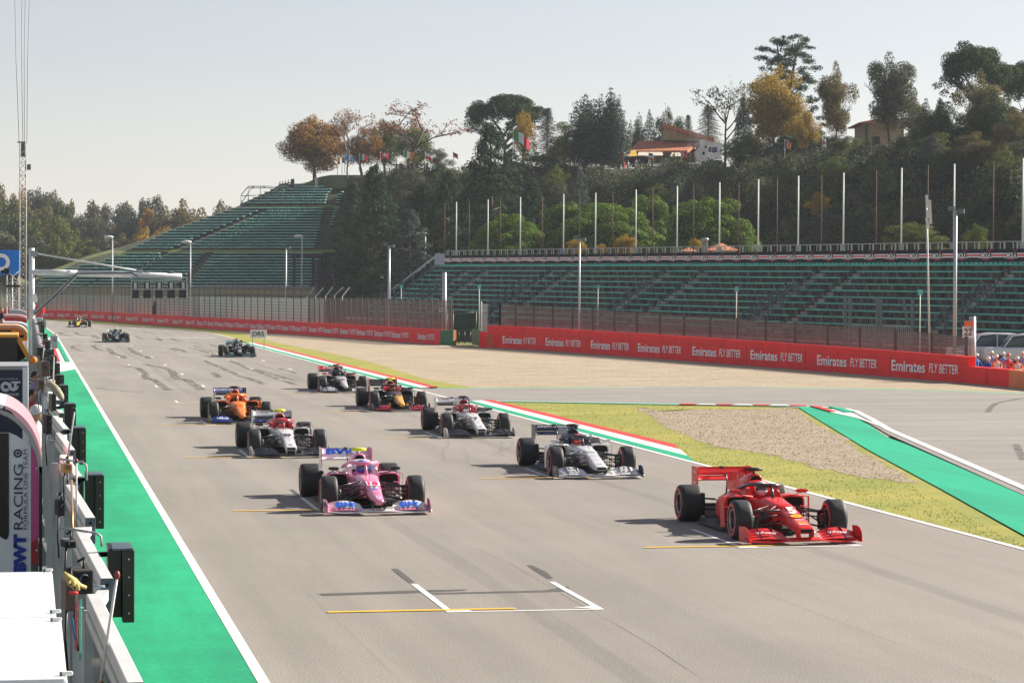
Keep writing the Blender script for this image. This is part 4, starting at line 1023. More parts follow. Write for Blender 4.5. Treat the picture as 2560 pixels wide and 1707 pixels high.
def f_cypress(lm, n=6000, tips=3):
    def f(r):
        c, t = MB(), MB(); b = []; t.tube([(0,0,0),(0,0,.5)], [.03,.01])
        for j in range(tips):
            ox, oy = (r.uniform(-.22,.22), r.uniform(-.22,.22)) if tips > 1 else (0,0); hh = r.uniform(.85,1) if j else 1
            for k in range(14):
                z = .10+(hh-.12)*k/13; w_ = .20*math.sin(math.pi*min(.98,(k+1.5)/15))**.6*(1.2-.75*k/13)+.012
                b.append(((ox*(1-.3*k/13)+r.uniform(-.03,.03), oy+r.uniform(-.03,.03), z), (w_*(1.5 if tips == 1 else 1.1), w_*(1.5 if tips == 1 else 1.1), .065)))
        crown(c, b, int(n*2.4), .0095, r, upb=.3, light=.22, dark=.3, shell=.6); return c, t, LM[lm], mBARK
    return f
def f_decid(lm, n=7000, s=.014, lean=0, low=.22, open_=.5, bark=None, nb=34, lm2=None):
    def f(r):
        c, t = MB(), MB(); tips = []
        branchy(t, (0,0,0), .42, r, n=7, r0=.026, spread=.75, lev=3, tips=tips); b = []
        for k in range(nb):
            d = Vector((r.gauss(0,1), r.gauss(0,1), r.gauss(0,1))).normalized(); q = r.random()**.45
            p = (d.x*q*.36, d.y*q*.36, low+(1-low)*.5+d.z*q*(1-low)*.44); k_ = r.uniform(.09,.17); b.append((p, (k_, k_, k_*.8)))
        for k in range(7): b.append(((r.uniform(-.05,.05), r.uniform(-.05,.05), low+(1-low)*(.25+.68*k/6)), (.15-.012*k, .15-.012*k, .10)))
        crown(c, b, int(n*2.9), s*.80, r, upb=.2, light=.3, dark=.22, shell=open_, jit=.42); return c, t, LM[lm], bark or mBARK
    return f
def f_sparse(lm, n=1500, s=.012, spread=.8, bark=None):
    def f(r):
        c, t = MB(), MB(); tips = []
        branchy(t, (0,0,0), .42, r, n=6, r0=.015, spread=spread, lev=4, tips=tips)
        mx = max(p.z for p in tips); 
        for p in tips:
            for _ in range(max(1, n//len(tips))):
                quadleaf(c, p+Vector((r.gauss(0,.014),r.gauss(0,.014),r.gauss(0,.012))), Vector((r.gauss(0,1),r.gauss(0,1),r.gauss(0,1))).normalized(), s, r, r.choice((0,1,2)))
        if not tips: pass
        k = .98/mx; 
        c.v = [(x*k,y*k,z*k) for x,y,z in c.v]; t.v = [(x*k,y*k,z*k) for x,y,z in t.v]; return c, t, LM[lm], bark or mBARKP
    return f
def f_layered(lm):                                     # tall cedar, tufted irregular plates, forked top
    def f(r):
        c, t = MB(), MB(); t.tube([(0,0,0),(.01,0,.5),(-.10,0,.95)], [.03,.02,.006]); t.tube([(0,0,.6),(.12,0,.78),(.14,0,.93)], [.016,.012,.005]); b = []
        for k in range(170):
            z = .10+.88*(k/169); ax_ = (-.10 if k % 2 else .14)*max(0,(z-.6)/.35); a = r.uniform(0,6.28); q = r.random()**.6*.40*(1.1-.75*max(0,z-.35)/.65)
            p = (ax_+q*math.cos(a), q*math.sin(a), z-.1*q); w_ = r.uniform(.04,.09)
            b.append((p, (w_, w_, r.uniform(.015,.03))))
            if k % 4 == 0: t.tube([(ax_*.8,0,z-.06), p], [.007,.003], n=3)
        crown(c, b, 26000, .0068, r, upb=.3, light=.18, dark=.35, shell=.15); return c, t, LM[lm], mBARK
    return f
PX = lambda px, d: px*d/F_PX
def tree(name, key, fn, uc, vbase, vtop, wpx, d, label, cat='tree', group=None, rz=None):
    wpx *= 1.15 if key[:2] in ('dd','oa','wo') else 1.35 if key[:2] in ('cy','co') and key[:3] not in ('coA','coB','coC','coD') else 1.06
    b = cw(uc, vbase, d); return plant(name, key, fn, b, PX(vbase-vtop, d), PX(wpx, d), label, cat, group, rz)
DD = f_decid
# --- on the mound, left to right
tree('autumn_tree','oak1',f_decid('orange',10000,.013,low=.14,nb=60,open_=.35),787,458,292,182,395,'round orange and green tree standing alone on the mound above the hillside seats')
tree('autumn_tree','sp1',f_sparse('rust',1500,.008,.55),868,452,272,130,388,'thin rusty tree with few leaves just right of the round tree')
tree('autumn_tree','dd2',DD('orange',5000,.013,low=.1,open_=.3),905,440,318,130,392,'loose orange and green tree behind the thin rusty tree')
tree('green_tree','dd3',DD('green',5000,.013,low=.1,open_=.4),962,440,300,130,395,'grey green tree behind the flags, left of the tall bare tree')
tree('bare_tree','sp2',f_sparse('rust',1900,.0075,.8,mBARK),1012,438,246,245,372,'tall wide bare tree with rusty leaf tips on the hill crest among the flags')
tree('green_tree','dd4',DD('green',6000,.013,low=.05,open_=.4),1040,440,310,120,388,'loose yellow green tree behind the tall bare tree')
tree('green_tree','dd5',DD('grey',3500,.013,low=.05,open_=.4),1100,440,372,80,388,'low pale green bush at the end of the crest by the white and red flag')
# --- stone pine and cedars left of the house
tree('stone_pine','um1',f_umbrella('darkpine'),1262,428,222,212,352,'broad umbrella shaped pine rising above the dark cedar, left of the house')
tree('autumn_tree','dd6',DD('yellow',4000,.014,low=.2),1310,430,280,72,336,'small bright orange tree in front of the umbrella pine')
tree('dark_conifer','co2',f_conifer('blue',.05,.42,6000),1368,430,268,90,350,'thin grey green conifer right of the umbrella pine')
tree('green_tree','dd7',DD('green',4500,.013,low=.1),1412,430,308,100,342,'light green bushy tree between the thin conifer and the cypress clump')
for i, (u, vt, w_, d, lb) in enumerate(((1462,240,150,336,'tall grey green cypress clump, leftmost of those left of the house'),(1505,226,150,332,'tallest grey green cypress clump left of the house'),(1545,236,110,338,'grey green cypress clump next to the house roof'),(1592,285,60,356,'shorter dark cypress clump behind the house roof'))):
    tree('cypress_clump','cy%d' % (i%2+1),f_cypress('cyp',8000,4),u,425,vt,w_,d,lb,group='cypress clumps by the house')
tree('dark_conifer','cy3',f_cypress('cyp',4000,1),1622,425,280,62,352,'slim dark cypress behind the house roof')
tree('dark_tree','dd8',DD('cedar',4500,.014,low=.15),1672,410,272,92,362,'dark evergreen tree behind the satellite dish')
tree('blue_conifer','co3',f_conifer('blue',.05,.42,5000),1720,410,286,52,370,'small pointed conifer behind the house roof')
tree('blue_conifer','co4',f_conifer('blue',.05,.45,6000),1770,410,262,104,372,'hazy blue conifer behind the right end of the house')
# --- right of the house
tree('bare_tree','sp4',f_sparse('grey',900,.010,.75,mBARK),1812,424,212,150,318,'bare branching tree in front of the right end of the house')
tree('ivy_tree','cy5',f_cypress('darkpine',5000,1),1858,420,240,70,316,'dark ivy covered trunk left of the big yellow tree')
tree('bare_tree','sp5',f_sparse('grey',500,.008,.45,mBARK),1842,424,186,80,322,'thin bare tree rising behind the ivy covered trunk')
tree('dark_cedar','ly1',f_layered('cedar'),1972,412,84,235,322,'tall dark cedar with flat spreading plates behind the yellow tree')
tree('yellow_tree','dd9',DD('yellow',11000,.012,low=.12,nb=60,open_=.35),1938,405,165,170,308,'large golden yellow tree on the hill right of the house')
tree('yellow_tree','dd10',DD('yellow',4000,.013,low=.25),2014,405,280,80,304,'smaller yellow tree beside the large golden one')
tree('autumn_tree','dd11',DD('brown',7000,.012,low=.12,open_=.4),2092,400,160,105,312,'tall brown and green tree right of the dark cedar')
tree('green_tree','dd12',DD('grey',9000,.0115,low=.15,open_=.55,nb=50),2226,388,136,152,296,'tall airy grey green tree standing apart on the skyline')
tree('autumn_tree','dd13',DD('brown',4500,.013,low=.1),2282,388,240,90,300,'brown bushy tree between the airy tree and the ivy mass')
tree('ivy_tree','cy6',f_cypress('darkpine',7000,3),2335,388,250,110,284,'dark ivy covered tree clump left of the second umbrella pine')
tree('stone_pine','um2',f_umbrella('darkpine'),2432,388,86,220,282,'largest umbrella pine rising against the sky at the upper right')
tree('stone_pine','um3',f_umbrella('darkpine'),2570,388,128,200,290,'dark umbrella pine cut by the right edge')
tree('autumn_tree','dd14',DD('brown',8000,.012,low=.05,open_=.3),2448,392,178,135,270,'brown leafed tree in front of the large umbrella pine')
tree('ivy_tree','dd15',DD('darkpine',8000,.012,low=.02,open_=.3),2490,400,230,170,266,'dark evergreen mass below the large umbrella pine')
tree('autumn_tree','dd16',DD('brown',7000,.012,low=.05,open_=.3),2540,420,270,130,258,'brown bush at the right edge below the pines')
tree('bush','dd17',DD('green',4000,.015,low=.0,open_=.3),2110,408,340,110,300,'round olive bush on the crest below the brown and green tree')
tree('bush','dd17',DD('green',4000,.015,low=.0,open_=.3),2330,410,330,150,276,'dark olive bush below the ivy covered clump')
tree('bush','dd16',DD('brown',7000,.012,low=.05,open_=.3),2440,430,330,160,262,'brown thicket under the large umbrella pine')
# --- low dark growth filling the crest
for i, (u, vt, w_, d, key, lb) in enumerate(((1340,378,90,346,'dd8','dark low bush beneath the bright orange tree'),(1385,370,80,340,'dd17','green low bush under the thin grey conifer'),(1490,395,70,334,'dd8','dark low bush at the foot of the cypress clumps'),(1835,345,80,326,'dd8','dark low bush between the white gable and the ivy trunk'),
   (1880,330,100,328,'dd15','dark evergreen shrub behind the foot of the golden tree'),(1925,345,90,326,'dd8','dark low bush beneath the golden tree'),(1985,300,120,326,'dd15','dark evergreen shrub under the flat plated cedar'),(2040,320,110,322,'dd15','dark evergreen shrub below the brown and green tree, left part'),(2085,335,90,318,'dd8','dark low bush below the brown and green tree'),
   (2130,345,90,312,'dd17','olive low bush left of the ochre house'),(2290,320,110,296,'dd15','dark evergreen shrub right of the ochre house'),(2350,250,120,292,'dd15','dark evergreen shrub joining the ivy covered clump'),(2400,285,120,284,'dd8','dark tangled shrub left of the large umbrella pine trunk'),(2455,300,130,280,'dd15','dark evergreen shrub around the trunk of the large umbrella pine'),(2520,260,150,276,'dd15','dark evergreen shrub under the pine cut by the right edge'),(2560,320,140,270,'dd8','dark tangled shrub at the right edge of the crest'))):
    tree('shrub', key, {'dd8':DD('cedar',4500,.014,low=.15),'dd17':DD('green',4000,.015,low=.0,open_=.3),'dd15':DD('darkpine',8000,.012,low=.02,open_=.3)}[key], u, 415 if u < 2200 else 408, vt, w_, d, lb, 'shrub')
# --- the big dark cedars at the gap between hillside seats and grandstand
CO = lambda lm, *a: f_cedar(lm)
tree('dark_cedar','coA',CO('cedar',.10,.62,14000,.013),935,742,412,215,300,'large dark cedar right of the hillside seats, in front of the dark shelter')
tree('dark_cedar','coB',CO('cedar',.10,.62,14000,.013),965,738,478,190,308,'second dark cedar pressed against the large one')
tree('blue_cedar','coC',CO('blue',.12,.60,12000,.013),1022,742,522,205,288,'grey green cedar between the dark cedar and the grandstand staircase')
tree('dark_cedar','coD',CO('cedar',.12,.55,14000,.013),1225,700,308,290,297,'large spreading cedar on the slope beneath the italian tricolour flag')
tree('dark_cedar','coB',CO('cedar',.10,.62,14000,.013),1120,700,425,190,305,'dark cedar on the slope left of the spreading one')
tree('blue_cedar','coC',CO('blue',.12,.60,12000,.013),1440,640,412,150,286,'pale grey green cedar on the slope behind the clipped pines')
tree('dark_cedar','coB',CO('cedar',.10,.62,14000,.013),1330,680,452,190,292,'dark cedar on the slope between the spreading cedar and the clipped pines')
tree('dark_cedar','coA',CO('cedar',.10,.62,14000,.013),1060,720,455,170,306,'dark cedar behind the grey green cedar')
tree('dark_cedar','coA',CO('cedar',.10,.62,14000,.013),884,742,455,150,318,'dark cedar touching the right end of the hillside seats', rz=2.0)
# --- shrubs and small trees dotted over the slope
rq = random.Random(77); SH = [('coC','blue','pale grey green'),('dd8','cedar','dark green'),('dd17','green','olive green'),('dd15','darkpine','deep green'),('dd3','green','olive green'),('dd5','grey','grey green')]
FN = {'coC':CO('blue'),'dd8':DD('cedar',4500,.014,low=.15),'dd17':DD('green',4000,.015,low=.0,open_=.3),'dd15':DD('darkpine',8000,.012,low=.02,open_=.3),'dd3':DD('green',5000,.013,low=.1,open_=.4),'dd5':DD('grey',3500,.013,low=.05,open_=.4)}
for k in range(70):
    u = 985+(k*137.5+rq.uniform(-20,20)) % 1600; t = rq.uniform(.12,.55 if 1430 < u < 2320 else .72); p = hill_pt(u, t); key, lf, cn = SH[rq.randrange(6)]; hh = rq.uniform(2.6,5.5)
    plant('slope_shrub', key, FN[key], p-Vector((0,0,.6)), hh, hh*rq.uniform(.9,1.5), cn+' shrub growing on the wooded slope behind the grandstand', 'shrub', cn+' shrubs on the wooded slope')
# --- round mid green pines behind the grandstand
tree('round_pine','do1',f_dome('pine'),1272,690,529,215,266,'small round green pine behind the left part of the grandstand')
tree('round_pine','do2',f_dome('pine'),1430,690,486,260,284,'dark round pine behind, between the small and the large round pine')
tree('round_pine','do1',f_dome('pine'),1518,690,502,320,266,'large round green pine behind the middle of the grandstand', rz=1.2)
tree('round_pine','do2',f_dome('pine'),1768,690,474,270,250,'wide round green pine behind the grandstand, rightmost of the group', rz=2.2)
tree('round_pine','do1',f_dome('pine'),1620,690,480,200,278,'round pine top showing between the two largest round pines', rz=.4)
tree('yellow_bush','dd9',DD('yellow',11000,.012,low=.12,nb=60,open_=.35),1565,650,585,62,240,'bright yellow bush behind the grandstand rail')
tree('yellow_bush','dd6',DD('yellow',4000,.014,low=.2),1440,650,598,60,242,'sparse orange bush behind the slim floodlight mast')
tree('yellow_bush','dd6',DD('yellow',4000,.014,low=.2),1738,640,596,42,232,'small yellow bush behind the rail beside the tiled roof')
tree('yellow_bush','dd6',DD('yellow',4000,.014,low=.2),1502,650,610,40,240,'tiny yellow bush behind the grandstand rail')
tree('olive_tree','dd18',DD('green',7000,.013,low=.0,open_=.4),2282,650,556,180,215,'light olive green tree behind the right part of the grandstand')
tree('olive_tree','dd3',DD('green',5000,.013,low=.1,open_=.4),2440,650,560,80,205,'small olive tree behind the tall floodlight mast')
tree('yellow_tree','dd10',DD('yellow',4000,.013,low=.25),2045,560,482,72,262,'small golden tree half way up the wooded slope')
# --- thicket on the slope: nobody could count it
def thicket(name, n, s, mats, lo, hi, u0, u1, seed, label, tmin=.02, tmax=1.0):
    r = random.Random(seed); mb = MB()
    for _ in range(n):
        u = r.uniform(u0, u1); t = r.uniform(tmin, tmax)
        k = math.sin(u*.045+t*13)*math.sin(u*.021-t*8+1.3)
        if r.random() > .55+.6*k: continue
        if u < 1000-60*t and t < .8 or u < 925 or (1440 < u < 1835 and t > .86): continue
        p = hill_pt(u, t); dn = Vector((r.gauss(0,.5), -1+r.gauss(0,.4), .9+r.gauss(0,.5))).normalized()
        cc = p+Vector((0,-r.uniform(.1,1.2),r.uniform(0,1.3)*(.4+max(0,k))*(1 if t < .85 else .35)));
        for _k in range(9):
            x = r.random(); quadleaf(mb, cc+Vector((r.gauss(0,.55),r.gauss(0,.55),r.gauss(0,.4))), (dn+Vector((r.gauss(0,.4),r.gauss(0,.4),r.gauss(0,.4)))).normalized(), s, r, 1 if x < lo else 2 if x > hi else 0)
    return tag(mb.build(name, mats), label, 'undergrowth', kind='stuff')
thicket('undergrowth', 38000, .115, LM['cedar'], .12, .6, 860, 2700, 4, 'dark ivy and scrub covering the steep wooded slope')
thicket('undergrowth', 14000, .115, LM['green'], .2, .6, 900, 2700, 9, 'olive green scrub scattered over the steep slope')
thicket('undergrowth', 9000, .10, leaf_mats('brown_scrub', [(.13,.085,.055),(.20,.13,.08),(.07,.05,.035)]), .2, .6, 880, 2700, 15, 'dry brown scrub along the top of the slope', .45, 1.02)
# black sheeting under the house terrace
mSHEET = M('dark_blue_sheeting', (.015,.020,.035), .45, noise=(1,.4), bump=(1.5,.8,.3))
mb = MB(); a = []
for u in range(1560, 1821, 13):
    d = curve(CD,u)-2.5; a.append((cw(u, curve(CV,u)+3, d), cw(u, curve([(1560,452),(1640,480),(1760,488),(1820,440)],u), d-6)))
for p, q in zip(a, a[1:]): mb.add([p[1],q[1],q[0],p[0]], [(0,1,2,3)], 0, True)
o = mb.build('dark_sheeting', mSHEET); tag(o, 'dark blue sheeting hung down the slope below the house terrace', 'sheeting')
# --- distant wood on the left
kinds = ['brown','green','cyp','grey','brown','orange']
rw = random.Random(31); i = 0
TOPS = [(-20,478),(20,470),(60,462),(110,478),(140,472),(160,508),(230,500),(290,528),(330,502),(360,490),(410,490),(450,488),(500,530),(525,495),(560,520),(620,530)]
for row, (d, off, step) in enumerate(((620,0,46),(560,34,44),(500,70,52),(450,112,64))):
    u = -40+row*17
    while u < 640:
        vt = curve(TOPS, u)+off+rw.uniform(-8,12); k = kinds[rw.randrange(6)] if row < 3 else rw.choice(['green','cyp','grey'])
        if 330 < u < 440 and row == 2 and rw.random() < .7: k = 'yellow'
        w_ = rw.uniform(100,165); key = 'wood_'+k+str(rw.randrange(2))
        vb = 742
        tree('woodland_tree', key, DD(k,5200,.018,low=.02,open_=.35,nb=46), u, vb, vt, w_, d, {'brown':'olive brown','orange':'rusty brown','green':'olive green','cyp':'dark blue green','grey':'grey green','yellow':'golden'}[k]+' tree in the distant wood beyond the hillside seats', group={'brown':'olive brown','orange':'rusty','green':'olive','cyp':'dark','grey':'grey green','yellow':'golden'}[k]+' trees of the distant wood')
        u += step*rw.uniform(.8,1.2)
# ================================================================ racing cars
mCARB = M('carbon_fibre', (.018,.018,.020), .38, coat=.4); mCARBM = M('matt_carbon', (.022,.022,.023), .6); mTYRE = M('tyre_rubber', (.022,.022,.023), .62, noise=(7,.35), bump=(60,.12,.004)); mRIM = M('dark_rim', (.05,.05,.055), .35, metal=.7)
mSOFT = M('red_tyre_stripe', (.62,.05,.05), .5); mMED = M('yellow_tyre_stripe', (.75,.55,.06), .5); mDISC = M('brushed_metal', (.35,.34,.33), .35, metal=.8)
mBLKH = M('inlet_black', (.006,.006,.006), .9); mVIS = M('dark_visor', (.03,.03,.035), .1, coat=1); mFLOOR = M('floor_plank', (.03,.03,.03), .6, noise=(12,.5))
def car_paint(n, c, rough=.28, coat=.8): return M(n, c, rough, coat=coat)
cRED = car_paint('scarlet_car_paint', (.70,.012,.010), .42, .25); cPINK = car_paint('pink_car_paint', (.84,.25,.42)); cWHITE = car_paint('white_car_paint', (.72,.72,.72)); cNAVY = car_paint('navy_car_paint', (.012,.02,.05), .45, .3)
cDRED = car_paint('dark_red_car_paint', (.40,.012,.025)); cPAP = car_paint('orange_car_paint', (.86,.19,.01), .4, .3); cBLUE = car_paint('blue_car_paint', (.01,.05,.42)); cMNAVY = car_paint('matt_navy_car_paint', (.012,.014,.035), .5, .1)
cYELC = car_paint('yellow_car_paint', (.80,.55,.01)); cBLKP = car_paint('black_car_paint', (.012,.012,.014), .3); cTEALP = car_paint('teal_car_paint', (.0,.34,.29)); cSILV = car_paint('silver_car_paint', (.40,.42,.43), .35); cGREYW = car_paint('pale_grey_car_paint', (.55,.56,.57)); cREDB = car_paint('bright_red_car_paint', (.75,.03,.04)); cAMB = car_paint('amber_car_paint', (.86,.42,.01)); cFLUO = M('fluorescent_yellow', (.70,.85,.02), .5)
def ring(y, cx, w, z0, z1, e=2.6, n=28, tub=0, tw=0, flatb=0):
    out = []; zc = (z0+z1)/2; h = (z1-z0)/2
    for k in range(n):
        a = 2*math.pi*(k+.5)/n; c, s = math.cos(a), math.sin(a)
        x = w*abs(c)**(2/e)*(1 if c >= 0 else -1); z = h*abs(s)**(2/e)*(1 if s >= 0 else -1)
        p = [cx+x, y, zc+z]
        if tub and s > 0 and abs(x) < tw: p[2] -= tub
        out.append(Vector(p))
    return out
def csec(secs, **k):                                   # smooth loft through sections (y, cx, w, z0, z1, e)
    return [ring(*s_, **k) for s_ in secs]
def mirror_mb(mb):                                      # one side only: the other is a mirrored copy
    return mb
def mirror_old(mb):
    n = len(mb.v); vs = [(-x,y,z) for x,y,z in mb.v]; fs = [list(reversed(f)) for f in mb.f]; m_, s_ = list(mb.m), list(mb.s)
    mb.v += vs; mb.f += [[i+n for i in f] for f in fs]; mb.m += m_; mb.s += s_; return mb
def strip3(mb, rows, th=.010, m=0):                    # curved sheet with thickness; rows of points
    n = len(rows[0]); R0 = len(rows); vs = [Vector(p) for r in rows for p in r]; nrm = []
    for i in range(R0):
        for k in range(n):
            a = Vector(rows[min(i+1,R0-1)][k])-Vector(rows[max(i-1,0)][k]); b = Vector(rows[i][min(k+1,n-1)])-Vector(rows[i][max(k-1,0)])
            q = a.cross(b); q = q.normalized() if q.length > 1e-9 else Vector((0,0,1)); nrm.append(q if q.z >= 0 or abs(q.z) < .02 else -q)
    lo = [v-nn*th for v, nn in zip(vs, nrm)]; N = len(vs); fs = []
    for i in range(R0-1):
        for k in range(n-1):
            a = i*n+k; fs.append((a,a+1,a+n+1,a+n)); fs.append((N+a,N+a+n,N+a+n+1,N+a+1))
    for i in range(R0-1):
        for k in (0,n-1): a = i*n+k; fs.append((a,a+n,N+a+n,N+a))
    for k in range(n-1):
        for i in (0,R0-1): a = i*n+k; fs.append((a,a+1,N+a+1,N+a))
    mb.add(vs+lo, fs, m, True)
PARTS = {}
def part(key, fn):
    if key not in PARTS:
        mb = fn(); me = mb.build(key.split('/')[0], mCARB); PARTS[key] = me.data; bpy.data.objects.remove(me)
    return PARTS[key]
def addp(name, data, parent, mat, loc=(0,0,0), rot=(0,0,0)):
    o = bpy.data.objects.new(name, data); COL.objects.link(o); o.parent = parent; o.location = loc; o.rotation_euler = rot
    o.material_slots[0].link = 'OBJECT'; o.material_slots[0].material = mat; return o
WB_ = 3.62                                              # wheelbase
def p_tub():                                           # monocoque with the cockpit hollow
    mb = MB(); S = [(-.06,0,.165,.26,.535,3.6),(.35,0,.20,.22,.585,3.8),(.75,0,.235,.16,.625,3.8)]
    r = csec(S); r += [ring(.92,0,.265,.13,.64,3.6), ring(.94,0,.27,.13,.645,3.6,tub=.24,tw=.20), ring(1.25,0,.31,.10,.655,3.6,tub=.26,tw=.24), ring(1.62,0,.34,.09,.66,3.4,tub=.26,tw=.255), ring(1.86,0,.345,.08,.665,3.4,tub=.20,tw=.24), ring(1.88,0,.345,.08,.67,3.4), ring(2.1,0,.34,.08,.68,3.2), ring(2.5,0,.30,.08,.62,3)]
    mb.loft(r); return mb
def p_nose_wide():
    mb = MB(); mb.loft(csec([(-1.13,0,.135,.205,.265,4.5),(-1.10,0,.142,.185,.29,4.5),(-.9,0,.148,.19,.335,4.2),(-.5,0,.150,.215,.43,4),(-.06,0,.164,.262,.53,3.8)])); return mb
def p_nose_slim():
    mb = MB(); mb.loft(csec([(-1.13,0,.055,.215,.275,2.4),(-1.09,0,.088,.19,.30,2.5),(-1.0,0,.10,.18,.325,2.6),(-.75,0,.115,.20,.38,3),(-.4,0,.135,.235,.455,3.4),(-.06,0,.164,.262,.53,3.8)])); return mb
def p_nose_tip():                                      # dark slot of the wide nose with its two pillars
    mb = MB(); mb.box((0,-1.125,.232), (.20,.03,.05)); return mb
def p_pillars():
    mb = MB()
    mb.seg((.105,-1.06,.10), (.125,-1.00,.24), .02, .22, up=Vector((0,1,0)))
    return mb
def p_pod():                                           # right hand side pod, mirrored
    mb = MB(); r = [ring(1.36,.50,.215,.30,.635,4.2), ring(1.42,.505,.225,.27,.645,3.8), ring(1.75,.49,.225,.16,.635,3.2), ring(2.3,.43,.215,.10,.585,2.8), ring(2.9,.31,.17,.08,.47,2.6), ring(3.4,.20,.11,.08,.36,2.4), ring(3.8,.14,.06,.10,.28,2.2)]
    mb.loft(r); return mb
def p_inlet():
    mb = MB(); mb.loft([ring(1.352,.50,.185,.335,.605,4.2), ring(1.357,.50,.185,.335,.605,4.2)]); return mb
def p_engine():
    mb = MB(); mb.loft(csec([(1.98,0,.125,.70,.955,2.3),(2.03,0,.142,.66,.972,2.3),(2.3,0,.15,.55,.955,2.2),(2.8,0,.15,.40,.86,2.0),(3.3,0,.13,.30,.68,1.9),(3.8,0,.09,.22,.48,2),(4.25,0,.045,.22,.34,2)]))
    mb.loft(csec([(1.86,0,.335,.40,.665,3),(2.3,0,.32,.40,.68,2.6),(2.9,0,.22,.3,.56,2.4),(3.6,0,.12,.2,.42,2.2)]))
    return mb
def p_fin():
    mb = MB(); mb.plate([(-.006,2.5,.86),(-.006,2.75,.93),(-.006,3.75,.90),(-.006,3.95,.55),(-.006,3.3,.6)], (.012,0,0)); return mb
def p_airin():
    mb = MB(); mb.loft([ring(1.972,0,.095,.735,.935,2.3), ring(1.978,0,.095,.735,.935,2.3)]); return mb
def p_halo():
    mb = MB(); pts = []
    for k in range(17):
        a = math.pi*k/16; x = .335*math.cos(a); q = math.sin(a)
        y = 2.0-1.02*q**.8; z = .70+.155*min(1,q*1.6)**.8-.02*q
        pts.append((x, y, z))
    mb.tube(pts, .033, n=8); mb.tube([(0,.985,.835),(0,.93,.74),(0,.84,.60)], [.022,.026,.032], n=7)
    return mb
def p_mirrors():
    mb = MB()
    mb.loft([ring(1.10,.60,.10,.70,.755,3), ring(1.16,.60,.105,.695,.762,3), ring(1.21,.60,.10,.70,.757,3)]); mb.tube([(.28,1.16,.63),(.50,1.15,.66),(.56,1.15,.705)], .010, n=5); mb.tube([(.56,1.17,.705),(.70,1.3,.63)], .008, n=4)
    return mirror_mb(mb)
def p_floor():
    mb = MB(); pl = [(-.2,.55),(-.40,.95),(-.72,1.30),(-.80,1.5),(-.80,3.05),(-.55,3.35),(-.50,4.1),(.50,4.1),(.55,3.35),(.80,3.05),(.80,1.5),(.72,1.30),(.40,.95),(.2,.55)]
    mb.plate([(x,y,.035) for x,y in pl], (0,0,.025)); mb.plate([(-.48,3.6,.06),(.48,3.6,.06),(.50,4.2,.24),(-.50,4.2,.24)], (0,0,.015))
    mb.box((0,2.1,.5*.06), (.3,3.0,.03))
    return mb
def p_barge():
    mb = MB()
    for k, (x, y, z0, z1, a) in enumerate(((.36,.62,.06,.30,.2),(.44,.78,.06,.36,.22),(.52,.92,.06,.40,.25),(.60,1.04,.06,.42,.3),(.68,1.12,.06,.40,.35))):
        c, s = math.cos(a), math.sin(a); mb.plate([(x-.10*s,y-.14*c,z0),(x+.10*s,y+.14*c,z0),(x+.10*s,y+.14*c,z1),(x-.08*s,y-.08*c,z1)], (.008,0,0))
    for z in (.10,.16,.22): mb.plate([(.38,.95,z),(.74,1.15,z),(.78,1.30,z),(.45,1.25,z)], (0,0,.008))
    mb.tube([(.30,.3,.42),(.33,.5,.40)], .03, n=6); mb.box((.27,.45,.34), (.05,.30,.10))
    for k in range(4): mb.plate([(.62+.05*k,1.32,.07),(.64+.05*k,1.5,.07),(.64+.05*k,1.5,.14),(.62+.05*k,1.34,.13)], (.006,0,0))
    return mirror_mb(mb)
def p_deflect():                                       # tall vertical vane and boom beside the pod inlet
    mb = MB(); mb.plate([(.755,1.22,.10),(.785,1.40,.10),(.785,1.42,.60),(.765,1.28,.62)], (.012,0,0)); mb.plate([(.28,1.18,.635),(.76,1.24,.615),(.78,1.36,.615),(.28,1.28,.635)], (0,0,.010))
    mb.plate([(.56,1.10,.46),(.76,1.18,.44),(.77,1.28,.44),(.6,1.25,.46)], (0,0,.008)); return mirror_mb(mb)
def p_susp():
    mb = MB(); t = lambda a, b, r=.014: mb.tube([a, b], r, n=5)
    t((.17,-.12,.50),(.72,.0,.44),.017); t((.19,.42,.53),(.72,.03,.44),.015); t((.15,-.05,.30),(.74,.0,.17),.016); t((.20,.50,.28),(.74,.03,.17),.016)
    t((.18,.10,.55),(.70,.02,.20),.013); t((.17,-.16,.42),(.73,-.10,.36),.013); mb.tube([(.60,0,.32),(.80,0,.32)], .10, n=10)
    mb.box((.66,.05,.30), (.05,.34,.36)); mb.tube([(.62,.2,.15),(.64,.3,.30),(.62,.2,.45)], .03, n=5)
    return mirror_mb(mb)
def p_rsusp():
    mb = MB(); t = lambda a, b, r=.014: mb.tube([a, b], r, n=5)
    W = WB_; t((.12,W-.5,.40),(.62,W,.42)); t((.10,W+.15,.38),(.62,W,.42)); t((.12,W-.5,.22),(.62,W,.22)); t((.10,W+.2,.20),(.62,W,.22)); t((.10,W+.02,.30),(.6,W,.30),.03); mb.tube([(.52,W,.33),(.62,W,.33)], .13, n=10); mb.box((.57,W-.02,.32), (.05,.36,.40))
    return mirror_mb(mb)
def fw_rows(x0, x1, yA, yB, zA, zB, k, rise=.0):
    rows = []; N = 9
    for j in range(N):
        q = j/(N-1); x = lerp(x0, x1, q); hump = math.sin(math.pi*min(1,q*1.25))**.8 if q < .8 else 1
        lf = (.35+.65*math.sin(math.pi*(.14+q*.72)))
        rr_ = []
        for i in range(4):
            p = i/3; rr_.append((x, lerp(yA,yB,p)-.05*(1-q)*0+.10*q*q*.6, .045+(zA-.045+(zB-zA)*p**1.2)*lf))
        rows.append(rr_)
    return rows
